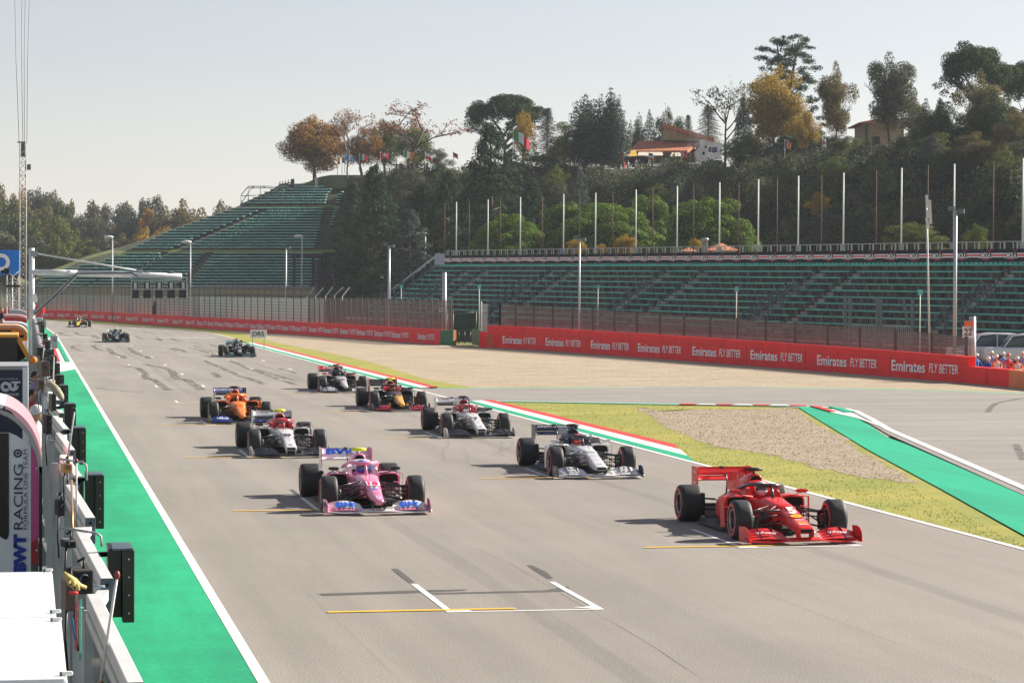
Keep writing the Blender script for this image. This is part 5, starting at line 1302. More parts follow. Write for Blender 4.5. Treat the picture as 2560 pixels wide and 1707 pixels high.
def p_fwmain():
    mb = MB(); rows = []
    for j in range(21):
        x = -1+2*j/20; ax = abs(x); z = .085 if ax < .25 else .085-.03*math.sin(math.pi*min(1,(ax-.25)/.75)); sw = .10*ax*ax
        rows.append([(x,-1.17+sw+.20*0,z),(x,-1.05+sw,z+.010),(x,-.93+sw,z+.028)])
    strip3(mb, rows, .014); return mb
def p_fwflap(k):
    def f():
        mb = MB(); yA = -1.07+.105*k; zA = .105+.036*k
        strip3(mb, fw_rows(.27+.012*k, .955, yA, yA+.092, zA, zA+.024+.006*k, k), .007); return mirror_mb(mb)
    return f
def p_fwvanes():
    mb = MB()
    for x in (.48,.72): mb.plate([(x,-1.05,.10),(x,-.62,.28),(x,-.60,.25),(x,-1.0,.07)], (.006,0,0))
    return mirror_mb(mb)
def p_fwend():
    mb = MB(); mb.plate([(.965,-1.12,.05),(.985,-.55,.05),(.985,-.52,.27),(.975,-.80,.29),(.965,-.98,.27),(.96,-1.10,.20)], (.010,0,0)); mb.plate([(.93,-1.12,.045),(1.0,-1.06,.045),(1.0,-.55,.045),(.93,-.55,.045)], (0,0,.012)); return mirror_mb(mb)
def p_rwmain():
    mb = MB(); y = WB_+.52; strip3(mb, [[(x,y-.10,.735),(x,y+.0,.715),(x,y+.12,.735),(x,y+.19,.78)] for x in [-.51+.102*j for j in range(11)]], .016); return mb
def p_rwflap():
    mb = MB(); y = WB_+.70; strip3(mb, [[(x,y,.795),(x,y+.06,.845),(x,y+.10,.895),(x,y+.125,.935)] for x in [-.505+.101*j for j in range(11)]], .010); return mb
def p_rwend():
    mb = MB(); y = WB_+.40
    mb.plate([(.512,y,.93),(.512,y+.02,.62),(.512,y+.10,.58),(.512,y+.24,.47),(.512,y+.24,.24),(.512,y+.36,.24),(.512,y+.46,.55),(.512,y+.46,.955),(.512,y+.10,.955)], (.014,0,0)); return mirror_mb(mb)
def p_rwpylon():
    mb = MB(); y = WB_+.30; mb.tube([(0,y+.05,.40),(0,y-.02,.70),(0,y+.08,.82),(0,y+.24,.79)], [.018,.016,.015,.012], n=6); mb.box((0,WB_+.70,.93), (.05,.12,.05)); mb.tube([(0,y+.1,.42),(.0,y+.35,.34)], .05, n=8); mb.box((0,WB_+.62,.30),(.08,.06,.14))
    return mb
def p_tcam():
    mb = MB(); mb.tube([(-.145,2.08,1.04),(-.05,2.05,1.045),(.05,2.05,1.045),(.145,2.08,1.04)], [.026,.034,.034,.026], n=8); mb.tube([(0,2.10,.95),(0,2.08,1.03)], [.03,.016], n=6); return mb
def p_pitot():
    mb = MB(); mb.tube([(0,.32,.58),(0,.32,.74)], .004, n=4); mb.tube([(-.05,.42,.60),(-.05,.42,.68)], .004, n=4); mb.tube([(.0,.30,.73),(0,.34,.73)],.006,n=4); return mb
def tyre_mb(w):
    def f():
        mb = MB(); r = .335; h = w/2
        mb.lathe([(.175,-h+.02),(.20,-h+.004),(.26,-h-.004),(.31,-h+.012),(.330,-h+.045),(r,-h+.085),(r+.001,0),(r,h-.085),(.330,h-.045),(.31,h-.012),(.26,h+.004),(.20,h-.004),(.175,h-.02),(.17,0),(.175,-h+.02)], (0,0,.335), 'X', 40); return mb
    return f
def hub_mb(w):
    def f():
        mb = MB(); h = w/2; mb.lathe([(.178,-h+.03),(.165,-h+.05),(.155,-h+.10),(.05,-h+.115),(.045,-h+.075),(.001,-h+.07)], (0,0,.335), 'X', 28); mb.lathe([(.178,h-.03),(.165,h-.05),(.155,h-.10),(.05,h-.115),(.045,h-.075),(.001,h-.07)], (0,0,.335), 'X', 28)
        for k in range(9):
            a = 2*math.pi*k/9
            for s in (-1,1): mb.seg((s*(h-.085),.045*math.cos(a),.335+.045*math.sin(a)), (s*(h-.06),.165*math.cos(a),.335+.165*math.sin(a)), .014, .022)
        return mb
    return f
def stripe_mb(w):
    def f():
        mb = MB(); h = w/2
        mb.lathe([(.236,(h+.0045)),(.256,(h+.0065)),(.277,(h+.0045))], (0,0,.335), 'X', 40)
        return mb
    return f
def rimring_mb(w):
    def f():
        mb = MB(); h = w/2
        for s in (-1,1): mb.lathe([(.168,s*(h-.03)),(.172,s*(h-.010)),(.180,s*(h-.006)),(.186,s*(h-.012))], (0,0,.335), 'X', 40)
        return mb
    return f
# ---- driver: one continuous seated figure, helmet, visor
def skin_fig(name, joints, edges, mat, root=0, sub_=1):
    me = bpy.data.meshes.new(name); me.from_pydata([j[0] for j in joints], edges, []); o = bpy.data.objects.new(name, me); COL.objects.link(o)
    sk_ = o.modifiers.new('s', 'SKIN'); sk_.use_smooth_shade = True
    for i, j in enumerate(joints): r = j[1] if isinstance(j[1], tuple) else (j[1], j[1]); me.skin_vertices[0].data[i].radius = r; me.skin_vertices[0].data[i].use_root = (i == root)
    sb = o.modifiers.new('d', 'SUBSURF'); sb.levels = sub_; sb.render_levels = sub_
    bpy.context.view_layer.update(); m2 = bpy.data.meshes.new_from_object(o.evaluated_get(bpy.context.evaluated_depsgraph_get())); bpy.data.objects.remove(o)
    m2.materials.clear(); m2.materials.append(mat); return m2
mSUITD = M('race_suit', (.5,.5,.5), .8)
DRV = skin_fig('person', [((0,1.78,.22),.15),((0,1.74,.42),(.17,.12)),((0,1.70,.56),(.15,.10)),((0,1.66,.68),.06),((.19,1.66,.56),.065),((-.19,1.66,.56),.065),((.23,1.46,.44),.048),((-.23,1.46,.44),.048),((.11,1.22,.50),.038),((-.11,1.22,.50),.038),((.10,1.15,.51),.03),((-.10,1.15,.51),.03),((.10,1.3,.26),.08),((-.10,1.3,.26),.08),((.08,.95,.30),.06),((-.08,.95,.30),.06)],
    [(0,1),(1,2),(2,3),(2,4),(2,5),(4,6),(5,7),(6,8),(7,9),(8,10),(9,11),(0,12),(0,13),(12,14),(13,15)], mSUITD)
def p_helmet():
    mb = MB(); rings = []
    for i in range(13):
        q = math.pi*i/12; rr_ = math.sin(q)**.85 if 0 < i < 12 else .03; z = -math.cos(q)
        fw = 1.0
        rings.append([Vector((.118*rr_*math.cos(a), .140*rr_*math.sin(a)-(.018 if z < -.2 and math.sin(a) < 0 else 0), .132*z)) for a in [2*math.pi*j/20 for j in range(20)]])
    mb.loft(rings); return mb
def p_visor():
    mb = MB(); rings = []
    for z in (-.035,-.01,.02,.045):
        rr_ = math.sqrt(max(.1, 1-(z/.132)**2)); rings.append([(.123*rr_*math.cos(a), .146*rr_*math.sin(a)-.004, z) for a in [math.pi*(1.12+.76*j/12) for j in range(13)]])
    mb.loft(rings, closed=False, caps=False); return mb
def lett(s, c, up, wd, h, mat, parent, right=(1,0,0), bold=.012, lift=.004, shear=0, name='lettering'):
    return text(s, c, right, up, wd, h, mat, parent, bold=bold, lift=lift, shear=shear, name=name)
tW = M('white_decal', (.80,.80,.80), .5); tK = M('black_decal', (.02,.02,.022), .5); tB = M('blue_decal', (.01,.09,.55), .5); tR = M('red_decal', (.55,.02,.03), .5); tY = M('yellow_decal', (.85,.50,.02), .5); tDR = M('wine_decal', (.22,.02,.04), .5); tLB = M('light_blue_decal', (.08,.42,.75), .5); tMG = M('magenta_decal', (.70,.02,.14), .5)
def nose_z(y, slim):                                   # top of the nose at y
    P_ = [(-1.13,.27),(-1.0,.325),(-.75,.38),(-.4,.457),(-.06,.541),(.35,.593),(.75,.633)] if slim else [(-1.13,.265),(-1.10,.29),(-.9,.335),(-.5,.432),(-.06,.541),(.35,.593),(.75,.633)]
    return curve(P_, y)
def on_nose(s, y, wd, h, mat, car, slim=False, **k):
    def wp(p):                                         # lay the lettering onto the nose deck
        return Vector((p.x, y+(p.y), nose_z(y+p.y, slim)+.012-(abs(p.x)/.2)**4*.02))
    # up on the photo is towards the cockpit
    return text(s, (0,0,0), (1,0,0), (0,1,0), wd, h, mat, car, lift=0, warp=wp, **k)
def shape_nose(pts, y, mat, car, slim=False, name='emblem', m2=None, dz=0):
    mb = MB(); mb.poly([(px, y+py, nose_z(y+py, slim)+.007+dz) for px, py in pts]); return mb.build(name, mat, car)
CARS = []
def race_car(loc, rz, label, nose, col, softness, driver_label, helmet, suit, tcam=mCARBM, group='racing cars lined up on the starting grid', visor=None):
    car = empty('racing_car', loc, rz, label, 'racing car', group); slim = nose == 'slim'
    A = lambda nm, key, fn, mat: addp(nm, part(key, fn), car, mat)
    def A2(nm, key, fn, mat, par=None):
        for s in (1,-1): o = addp(nm, part(key, fn), par or car, mat); o.scale = (s,1,1)
    body = A('monocoque','monocoque',p_tub,col['tub']); A('nose','nose/'+nose,p_nose_slim if slim else p_nose_wide,col['nose'])
    if not slim: o = addp('nose_slot', part('nose_slot',p_nose_tip), car, mBLKH)
    A2('nose_pillar','nose_pillar',p_pillars,col.get('pillar',mCARB))
    for s in (1,-1):
        o = A('sidepod','sidepod',p_pod,col['pod']); o.scale = (s,1,1); i_ = addp('inlet', part('inlet',p_inlet), o, mBLKH)
    e = A('engine_cover','engine_cover',p_engine,col['eng']); addp('air_intake', part('air_intake',p_airin), e, mBLKH)
    A('engine_fin','engine_fin',p_fin,col.get('fin',col['eng'])); A('halo','halo',p_halo,col['halo']); A2('mirror','mirror',p_mirrors,col.get('mirror',mCARB)); A('floor','floor',p_floor,mFLOOR)
    A2('bargeboard','bargeboard',p_barge,col.get('barge',mCARB)); A2('deflector','deflector',p_deflect,col.get('defl',mCARB)); A2('front_suspension','front_suspension',p_susp,mCARB); A2('rear_suspension','rear_suspension',p_rsusp,mCARB)
    fw = A('front_wing','front_wing',p_fwmain,col['fwm'])
    for k in range(4): A2('flap', 'flap/%d' % k, p_fwflap(k), col['fwf'] if k else col.get('fwf0',col['fwf']), fw)
    A2('endplate','endplate',p_fwend,col['fwe'],fw); A2('wing_vane','wing_vane',p_fwvanes,mCARB,fw)
    rw = A('rear_wing','rear_wing',p_rwmain,col['rwm']); fl = addp('flap', part('rear_flap',p_rwflap), rw, col['rwf']); A2('endplate','rear_endplate',p_rwend,col['rwe'],rw); addp('pylon', part('pylon',p_rwpylon), rw, mCARB)
    A('camera_pod','camera_pod',p_tcam,tcam); A('antenna','antenna',p_pitot,mCARB)
    st = mSOFT if softness == 's' else mMED
    for (x, y, w_) in ((-.828,0,.305),(.828,0,.305),(-.80,WB_,.405),(.80,WB_,.405)):
        wh = addp('wheel', part('wheel/%g' % w_, hub_mb(w_)), car, mRIM, (x,y,0))
        addp('tyre', part('tyre/%g' % w_, tyre_mb(w_)), wh, mTYRE); [setattr(addp('tyre_stripe', part('tyre_stripe/%g' % w_, stripe_mb(w_)), wh, st), 'scale', (s,1,1)) for s in (1,-1)]; addp('rim', part('rim/%g' % w_, rimring_mb(w_)), wh, mDISC)
    # the driver sits in the car: a thing of its own
    c0 = empty('person', loc, rz, driver_label, 'person', 'drivers seated in their cars')
    addp('body', DRV, c0, suit); h = addp('helmet', part('helmet',p_helmet), c0, helmet, (0,1.62,.735)); addp('visor', part('visor',p_visor), h, visor or mVIS)
    mb = MB(); mb.loft([ring(1.86,0,.235,.60,.83,3), ring(1.95,0,.25,.55,.86,3), ring(2.02,0,.2,.55,.86,3)]); 
    for s in (-1,1): mb.loft([ring(1.45,s*.26,.045,.55,.69,3), ring(1.6,s*.25,.06,.52,.75,3), ring(1.92,s*.22,.08,.52,.80,3)])
    mb.build('head_rest', col.get('head',col['eng']), car)
    return car, fw, rw, fl
RWY = WB_+.70
def rw_text(s, fl, mat, wd=.8, h=.11, x=0, bold=.02, z=.865, **k):   # the flap leans: top is further back
    return text(s, (x, RWY+.052, z), (1,0,0), (0,.62,.78), wd, h, mat, fl, bold=bold, lift=.014, **k)
def fw_text(s, fw, mat, x, wd=.42, h=.07, z=.20, y=-.86, bold=.02):
    y0 = -.90                                           # laid over the stepped flaps
    def wp(p):
        q = (abs(p.x)-.27)/.685; lf = .35+.65*math.sin(math.pi*(.14+q*.72)); k = (y0+p.y+1.07)/.105
        return Vector((p.x, y0+p.y+.06*q*q, .045+(.060+.036*(k))*lf+.032))
    return text(s, (x,0,0), (1,0,0), (0,1,0), wd, h*2.3, mat, fw, bold=bold, lift=0, shear=.15, warp=wp)
def cxy(uL, uR, vb):                                   # car position from the outer edges and the foot of the front tyres
    q = gp((uL+uR)/2, vb); return q
def side_text(s, car, mat, y, z, wd, h, x=-.30, **k):   # on the flank facing the pit wall
    return text(s, (x,y,z), (0,-1,0), (0,0,1), wd, h, mat, car, lift=.01, **k)
# 1 --- red car, number 5
C = dict(tub=cRED,nose=cRED,pod=cRED,eng=cRED,halo=mCARB,fwm=cRED,fwf=cRED,fwe=cRED,rwm=cRED,rwf=cRED,rwe=cRED,mirror=cRED,defl=cRED,head=cRED,pillar=cRED)
hWH = M('white_helmet', (.70,.70,.72), .3, coat=.8); hMIX = M('blue_helmet', (.02,.10,.45), .3, coat=.8); hRED = M('red_helmet', (.55,.03,.03), .3, coat=.8); hBLK = M('dark_helmet', (.04,.04,.06), .3, coat=.8); hORG = M('orange_helmet', (.75,.18,.03), .3, coat=.8)
sR = M('red_race_suit', (.55,.02,.02), .8); sP = M('pink_race_suit', (.70,.25,.45), .8); sW = M('white_race_suit', (.6,.6,.62), .8); sN = M('navy_race_suit', (.02,.025,.06), .8); sK = M('black_race_suit', (.02,.02,.02), .8)
car, fw, rw, fl = race_car((12.72,43.6,0), .004, 'bright red racing car with a white number 5, nearest on the right', 'wide', C, 's', 'person in a white helmet driving the red car numbered 5', hWH, sR)
on_nose('5', -.24, .14, .34, tW, car, bold=.05)
mb = MB(); cpt = []; 
for k in range(14):
    a = math.pi*(1.0-k/13); cpt.append((.098*math.cos(a), .12*math.sin(a)))
shape_nose([(x*1.13,y*1.12-.005) for x, y in cpt]+[(.045,-.055),(-.045,-.055)][::1], -.56, tR, car, name='shell_emblem')
shape_nose([(x,y) for x, y in cpt]+[(.036,-.045),(-.036,-.045)], -.56, tY, car, name='shell_emblem', dz=.002)
for k in range(5):
    a = math.pi*(.5+(k-2)*.16); mb = MB(); q0, q1 = (.012*(k-2),-.03), (.092*math.cos(a),.11*math.sin(a))
    shape_nose([(q0[0]-.002,q0[1]),(q0[0]+.002,q0[1]),(q1[0]+.003,q1[1]),(q1[0]-.003,q1[1])], -.56, tR, car, name='shell_rib', dz=.004)
on_nose('HUBLOT', -.72, .15, .05, tW, car, bold=.03); on_nose('kaspersky', -.79, .15, .045, tW, car, bold=.0); on_nose('MAHLE', -.96, .15, .05, tW, car, bold=.03)
shape_nose([(-.075,-.022),(.075,-.022),(.075,.022),(-.075,.022)], -.87, tY, car, name='sponsor_patch'); 
mb = MB(); 
def shield(car, x, y, z, s=.1):
    mb = MB(); mb.add([(x,y+s*.5,z+s*.7),(x,y-s*.5,z+s*.7),(x,y-s*.5,z-s*.2),(x,y,z-s*.8),(x,y+s*.5,z-s*.2)], [(0,1,2,3,4)]); o = mb.build('shield_emblem', tY, car)
    mb = MB(); mb.add([(x-.004,y+s*.18,z-s*.4),(x-.004,y+s*.05,z+s*.45),(x-.004,y-s*.22,z+s*.40),(x-.004,y-s*.05,z+s*.05),(x-.004,y-s*.2,z-s*.3),(x-.004,y,z-s*.15)], [(0,1,2,3,4,5)]); mb.build('shield_emblem', tK, o)
shield(car, -.262, 1.0, .48, .11); side_text('OMR', car, tW, .70, .44, .16, .07, x=-.245)
fw_text('V-Power', fw, tW, -.62, .34, .045, z=.165, y=-.95, bold=.0); fw_text('V-Power', fw, tW, .62, .34, .045, z=.165, y=-.95, bold=.0)
text('V-Power', (-.53,RWY-.08,.86), (0,-1,0), (0,0,1), .20, .05, tW, rw, lift=.004); text('5', (-.014,3.1,.80), (0,-1,0), (0,0,1), .10, .14, tW, car, lift=.004)
text('MISSION WINNOW', (-.53,RWY-.08,.66), (0,-1,0), (0,0,1), .24, .04, tW, rw, lift=.004)
for s in (-1,1):
    mb = MB(); mb.box((s*.30,1.05,.66),(.01,.01,.01))
# 2 --- pink car, number 18
C = dict(tub=cPINK,nose=cPINK,pod=cPINK,eng=cPINK,halo=cPINK,fwm=cWHITE,fwf=cWHITE,fwf0=cPINK,fwe=cPINK,rwm=cWHITE,rwf=cWHITE,rwe=cPINK,mirror=mCARB,defl=cPINK,head=cWHITE,pillar=mCARB)
p_ = cxy(806.3,1062.6,1279); car, fw, rw, fl = race_car((p_.x,50.25,0), .0, 'pink and white racing car with number 18, nearest of the left row', 'slim', C, 's', 'person in a blue and red helmet driving the pink car', hMIX, sP, tcam=cFLUO)
shape_nose([(-.115,-.13),(.115,-.13),(.13,.13),(-.13,.13)], -.15, tW, car, True, 'number_patch', dz=.002); on_nose('18', -.15, .20, .22, tMG, car, bold=.05, slim=True); on_nose('BWT', -.50, .15, .06, tB, car, bold=.05, slim=True)
shape_nose([(.07*math.cos(a),.055*math.sin(a)) for a in [k*.5 for k in range(12)]], -.38, tW, car, True, 'round_emblem'); on_nose('D', -.38, .06, .08, tB, car, bold=.05, slim=True)
on_nose('racing', -.60, .12, .03, tW, car, slim=True); on_nose('AstraCom', -.68, .12, .03, tMG, car, slim=True); on_nose('BRAVADO', -.76, .12, .028, tDR, car, slim=True)
shape_nose([(.045*math.cos(a),.05*math.sin(a)) for a in [k*.5 for k in range(12)]], -.99, tW, car, True, 'round_emblem'); shape_nose([(.02*math.cos(a),.022*math.sin(a)) for a in [k*.5 for k in range(12)]], -.99, tB, car, True, 'round_emblem', dz=.003)
rw_text('BWT', fl, tB, .82, .15, bold=.06, z=.86, shear=.1); fw_text('BWT', fw, tB, -.60, .40, .10, z=.205, y=-.88, bold=.06); fw_text('BWT', fw, tB, .60, .40, .10, z=.205, y=-.88, bold=.06)
text('BWT', (-1.0,-.80,.18), (0,-1,0), (0,0,1), .26, .09, tB, fw, lift=.004, bold=.05)
# 3 --- white and navy car
C = dict(tub=cWHITE,nose=cWHITE,pod=cWHITE,eng=cNAVY,halo=cNAVY,fwm=cWHITE,fwf=cWHITE,fwe=cNAVY,rwm=cNAVY,rwf=cNAVY,rwe=cNAVY,mirror=cWHITE,defl=cWHITE,head=cNAVY,pillar=cNAVY,fin=cWHITE)
p_ = cxy(1372.3,1588.8,1190); car, fw, rw, fl = race_car((p_.x,p_.y+.15,0), .0, 'white racing car with a navy rear wing, behind the red one in the right row', 'wide', C, 's', 'person in a red and white helmet driving the white and navy car', hRED, sW)
rw_text('ALPHATAURI FASHION', fl, tW, .82, .06, z=.89, bold=.03); on_nose('HONDA', -.95, .14, .05, tK, car, bold=.02); on_nose('PIRELLI', -.62, .16, .03, tK, car); on_nose('RISE', -.35, .13, .03, tK, car); on_nose('CASIO', -.1, .16, .035, tK, car); on_nose('26', .2, .18, .09, tW, car)
side_text('ALPHATAURI', car, tK, .75, .50, .42, .06, x=-.262); text('GT', (-.99,-.80,.18), (0,-1,0), (0,0,1), .2, .08, tW, fw, lift=.004)
for s in (-1,1):
    mb = MB()
    for k in range(4): mb.add([(s*(.42+.11*k),-.90,.215),(s*(.46+.11*k),-.80,.245),(s*(.50+.11*k),-.80,.245),(s*(.46+.11*k),-.93,.202)], [(0,1,2,3)])
    mb.build('wing_pattern', tK, fw)
# 4, 5 --- white and dark red cars, 99 and 7
C = dict(tub=cWHITE,nose=cWHITE,pod=cWHITE,eng=cDRED,halo=cDRED,fwm=mCARB,fwf=mCARB,fwe=cWHITE,rwm=mCARB,rwf=cWHITE,rwe=cWHITE,defl=cWHITE,head=cDRED,pillar=cWHITE,fin=cWHITE)
for (uL,uR,vb,num,lb,dl,hm_,tc) in ((621.4,816,1139,'99','white racing car with dark red engine cover numbered 99 in the left row','person in a red helmet driving the white car numbered 99',hRED,cFLUO),(1104.6,1275,1091,'7','white racing car with dark red engine cover numbered 7 in the right row','person in a white and dark helmet driving the white car numbered 7',hWH,mCARBM)):
    p_ = cxy(uL,uR,vb); Cc = dict(C); Cc['fwe'] = cWHITE if num == '99' else cDRED
    car, fw, rw, fl = race_car((p_.x,p_.y+.15,0), 0, lb, 'wide', C, 's', dl, hm_, sW, tcam=tc)
    on_nose(num, -.16, .18 if num == '99' else .10, .26, tK, car, bold=.03); on_nose('horse', -.45, .1, .04, tK, car) if False else None
    shape_nose([(.055*math.cos(a),.03*math.sin(a)) for a in [k*.5 for k in range(12)]], -.95, tK, car, False, 'round_emblem'); shape_nose([(-.03,-.02),(-.01,.02),(.03,.01),(.035,-.02),(.0,-.005)], -.55, tK, car, False, 'emblem')
    for s in (-1,1): shape_nose([(s*.128,-.55),(s*.136,-.55),(s*.150,.55),(s*.142,.55)], -.48, tDR, car, False, 'stripe', dz=-.004)
    for xx in (-.25,.27):
        rw_text('ORLEN', fl, tDR, .24, .055, x=xx+.05, z=.875, bold=.03); mb = MB(); y_ = RWY+.03; mb.add([(xx-.17,y_,.85),(xx-.13,y_+.03,.90),(xx-.09,y_,.86),(xx-.10,y_,.85),(xx-.13,y_+.02,.885),(xx-.16,y_,.845)], [(0,1,2,3,4,5)]); mb.build('emblem', tDR, fl)
    side_text('AR', car, tK, .85, .47, .16, .12, x=-.262); text('IR', (-.99,-.80,.18), (0,-1,0), (0,0,1), .12, .1, tR, fw, lift=.004)
# 6 --- navy car with yellow nose
C = dict(tub=cMNAVY,nose=cAMB,pod=cMNAVY,eng=cMNAVY,halo=cMNAVY,fwm=mCARB,fwf=cMNAVY,fwf0=cREDB,fwe=cMNAVY,rwm=cMNAVY,rwf=cMNAVY,rwe=cREDB,defl=cMNAVY,head=cREDB,fin=cREDB)
p_ = cxy(926.4,1065.8,1026.5); car, fw, rw, fl = race_car((p_.x,p_.y+.15,0), 0, 'dark navy racing car with a yellow nose and orange air intake in the right row', 'slim', C, 's', 'person in an orange and white helmet driving the navy car', hORG, sN, tcam=cFLUO)
mb = MB(); mb.loft([ring(1.965,0,.128,.71,.958,2.3), ring(2.06,0,.152,.65,.980,2.3), ring(2.25,0,.156,.60,.972,2.2)], caps=False); mb.build('intake_collar', cAMB, car)
on_nose('Red Bull', .42, .26, .09, tR, car, bold=.05, slim=True); on_nose('HONDA', .10, .20, .05, tW, car, slim=True); on_nose('TAG', -.05, .12, .05, tW, car, slim=True); rw_text('Red Bull', fl, M('faint_decal', (.14,.14,.17), .5), .7, .08)
fw_text('Red Bull', fw, tR, -.55, .42, .07, y=-.9); fw_text('Red Bull', fw, tR, .55, .42, .07, y=-.9)
for s in (-1,1):
    mb = MB(); mb.lathe([(.001,0),(.05,0)], (s*.31,-.2,.22), 'Y', 12); mb.build('round_duct', cAMB, car)
# 7 --- white, black and red car
C = dict(tub=cBLKP,nose=cGREYW,pod=cBLKP,eng=cBLKP,halo=cBLKP,fwm=mCARB,fwf=cGREYW,fwe=cBLKP,rwm=cBLKP,rwf=cREDB,rwe=cGREYW,mirror=cREDB,defl=cGREYW,head=cBLKP,fin=cGREYW)
p_ = cxy(798.5,917,980.6); car, fw, rw, fl = race_car((p_.x,p_.y+.2,0), .01, 'pale grey and black racing car with a red rear wing, behind the navy one', 'slim', C, 's', 'person in a dark blue helmet driving the grey and black car', hBLK, sK)
on_nose('8', -.12, .09, .2, tR, car, bold=.04, slim=True); rw_text('Haas', fl, tW, .62, .11, x=.05, bold=.05)
mb = MB(); mb.loft([ring(-.05,0,.168,.40,.542,3.8), ring(.4,0,.205,.45,.598,3.8), ring(.8,0,.23,.5,.634,3.8)]); mb.build('nose_deck', cGREYW, car)
# 8 --- orange and blue car
C = dict(tub=cPAP,nose=cPAP,pod=cPAP,eng=cPAP,halo=cPAP,fwm=mCARB,fwf=cBLUE,fwe=mCARB,rwm=mCARB,rwf=cBLUE,rwe=mCARB,defl=cPAP,head=cPAP,fin=cBLUE)
p_ = cxy(523.6,677,1057); car, fw, rw, fl = race_car((p_.x,p_.y+.15,0), 0, 'orange racing car with blue wings behind the white one in the left row', 'slim', C, 'm', 'person in a dark helmet driving the orange car', hBLK, sK)
rw_text('DARKTRACE', fl, tW, .86, .10, bold=.05); fw_text('VELO', fw, tW, -.60, .36, .07); fw_text('VELO', fw, tW, .60, .36, .07); on_nose('DELL', -.15, .18, .05, tK, car, slim=True); on_nose('arrow', -.95, .1, .03, tK, car, slim=True); on_nose('gulf', .2, .18, .05, tK, car, slim=True)
# 9, 10 --- black cars with teal wings
C = dict(tub=cBLKP,nose=cBLKP,pod=cBLKP,eng=cBLKP,halo=cBLKP,fwm=mCARB,fwf=cBLKP,fwf0=cTEALP,fwe=cBLKP,rwm=cBLKP,rwf=cTEALP,rwe=cBLKP,defl=cBLKP,head=cBLKP)
for (uL,uR,vb,lb,dl,hm_,tc,num) in ((558,638,892.5,'black racing car with a teal rear wing at the far right of the grid','person in a white helmet driving the right black and teal car',hWH,mCARBM,'44'),(259.5,324,855.8,'black racing car with a teal rear wing at the far left, seen head on','person in a pale helmet driving the left black and teal car',hWH,cFLUO,'77')):
    p_ = cxy(uL,uR,vb); car, fw, rw, fl = race_car((p_.x,p_.y+.2,0), 0 if num == '44' else -.0, lb, 'slim', C, 'm', dl, hm_, sK, tcam=tc)
    rw_text('PETRONAS', fl, tW, .8, .08, bold=.04); on_nose(num, -.1, .14, .12, tR if num == '44' else tLB, car, bold=.04, slim=True); on_nose('INEOS', .3, .26, .06, tW, car, slim=True)
    for s in (-1,1):
        mb = MB(); mb.plate([(s*.40,-.86,.235),(s*.62,-.86,.245),(s*.62,-.76,.27),(s*.40,-.76,.26)], (0,0,.004)); mb.build('wing_patch', cSILV, fw)
    mb = MB(); mb.plate([(-.06,-1.0,.335),(.06,-1.0,.335),(.09,-.6,.42),(-.09,-.6,.42)], (0,0,.006)); mb.build('star_patch', cSILV, car)
# 11 --- yellow and black car
C = dict(tub=cBLKP,nose=cYELC,pod=cYELC,eng=cBLKP,halo=cBLKP,fwm=mCARB,fwf=cWHITE,fwe=cBLKP,rwm=cBLKP,rwf=cBLKP,rwe=cBLKP,defl=cBLKP,head=cBLKP)
p_ = cxy(177,226,818.5); car, fw, rw, fl = race_car((p_.x-.25,p_.y+.3,0), -.13, 'yellow and black racing car turning onto the straight at the far end', 'slim', C, 'm', 'person in a pink helmet driving the yellow and black car', M('pink_helmet',(.6,.25,.3),.4), sK, tcam=cFLUO)
rw_text('DP WORLD', fl, tW, .8, .09, bold=.05)
mb = MB(); mb.loft([ring(-.05,0,.168,.40,.542,3.8), ring(.4,0,.205,.45,.598,3.8), ring(.85,0,.24,.5,.640,3.8)]); mb.build('nose_deck', cYELC, car)
# ================================================================ house, flags, spectators, marshals, vehicles
mPL = M('ochre_plaster', (.42,.32,.19), .85, noise=(.8,.12)); mPLW = M('white_plaster', (.82,.80,.76), .85, noise=(.8,.08)); mTILE = ground_mat('terracotta_tiles', (.48,.16,.075), (.58,.22,.11), (.32,.11,.055), .8, 6, .6, .05, .9)
mWIN = M('dark_window', (.03,.035,.04), .2); mCANV = M('pale_canvas', (.62,.54,.42), .8); mYCAN = M('yellow_canvas', (.70,.42,.06), .8); mDK = M('dark_interior', (.03,.028,.026), .9)
def F3(u, v, d): return cw(u, v, d)
hd = 348
hs2 = empty('house', cz(1720,hd,cw(1720,425,hd).z), label='restaurant house with orange tiled roofs on the hilltop', cat='house')
def hb(n, mb, m_): return rel(mb.build(n, m_), hs2)
def quadwall(pts, d, th, m_, n):                       # pts are photo points, thickness goes away
    mb = MB(); P_ = [cw(u,v,d) for u,v in pts]; mb.plate(P_, HF*th); return hb(n, mb, m_)
def K(x, y): return (1440+x/5.345, 260+y/5.345)
quadwall([K(1180,290),K(1300,320),K(1660,430),K(1660,500),K(1180,485)], hd, 8, mPL, 'upper_wall')
quadwall([K(1660,470),K(1815,475),K(1945,520),K(1945,790),K(1610,790),K(1580,640),K(1660,560)], hd-.3, 8, mPLW, 'gable_wall')
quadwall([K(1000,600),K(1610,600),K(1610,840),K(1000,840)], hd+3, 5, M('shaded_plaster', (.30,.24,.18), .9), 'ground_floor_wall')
mb = MB(); a, b = cw(*K(1165,262),hd-.8), cw(*K(1850,452),hd-.8); mb.plate([a,b,b-Vector((0,0,.5)),a-Vector((0,0,.5))], HF*9.5); hb('upper_roof', mb, mTILE)
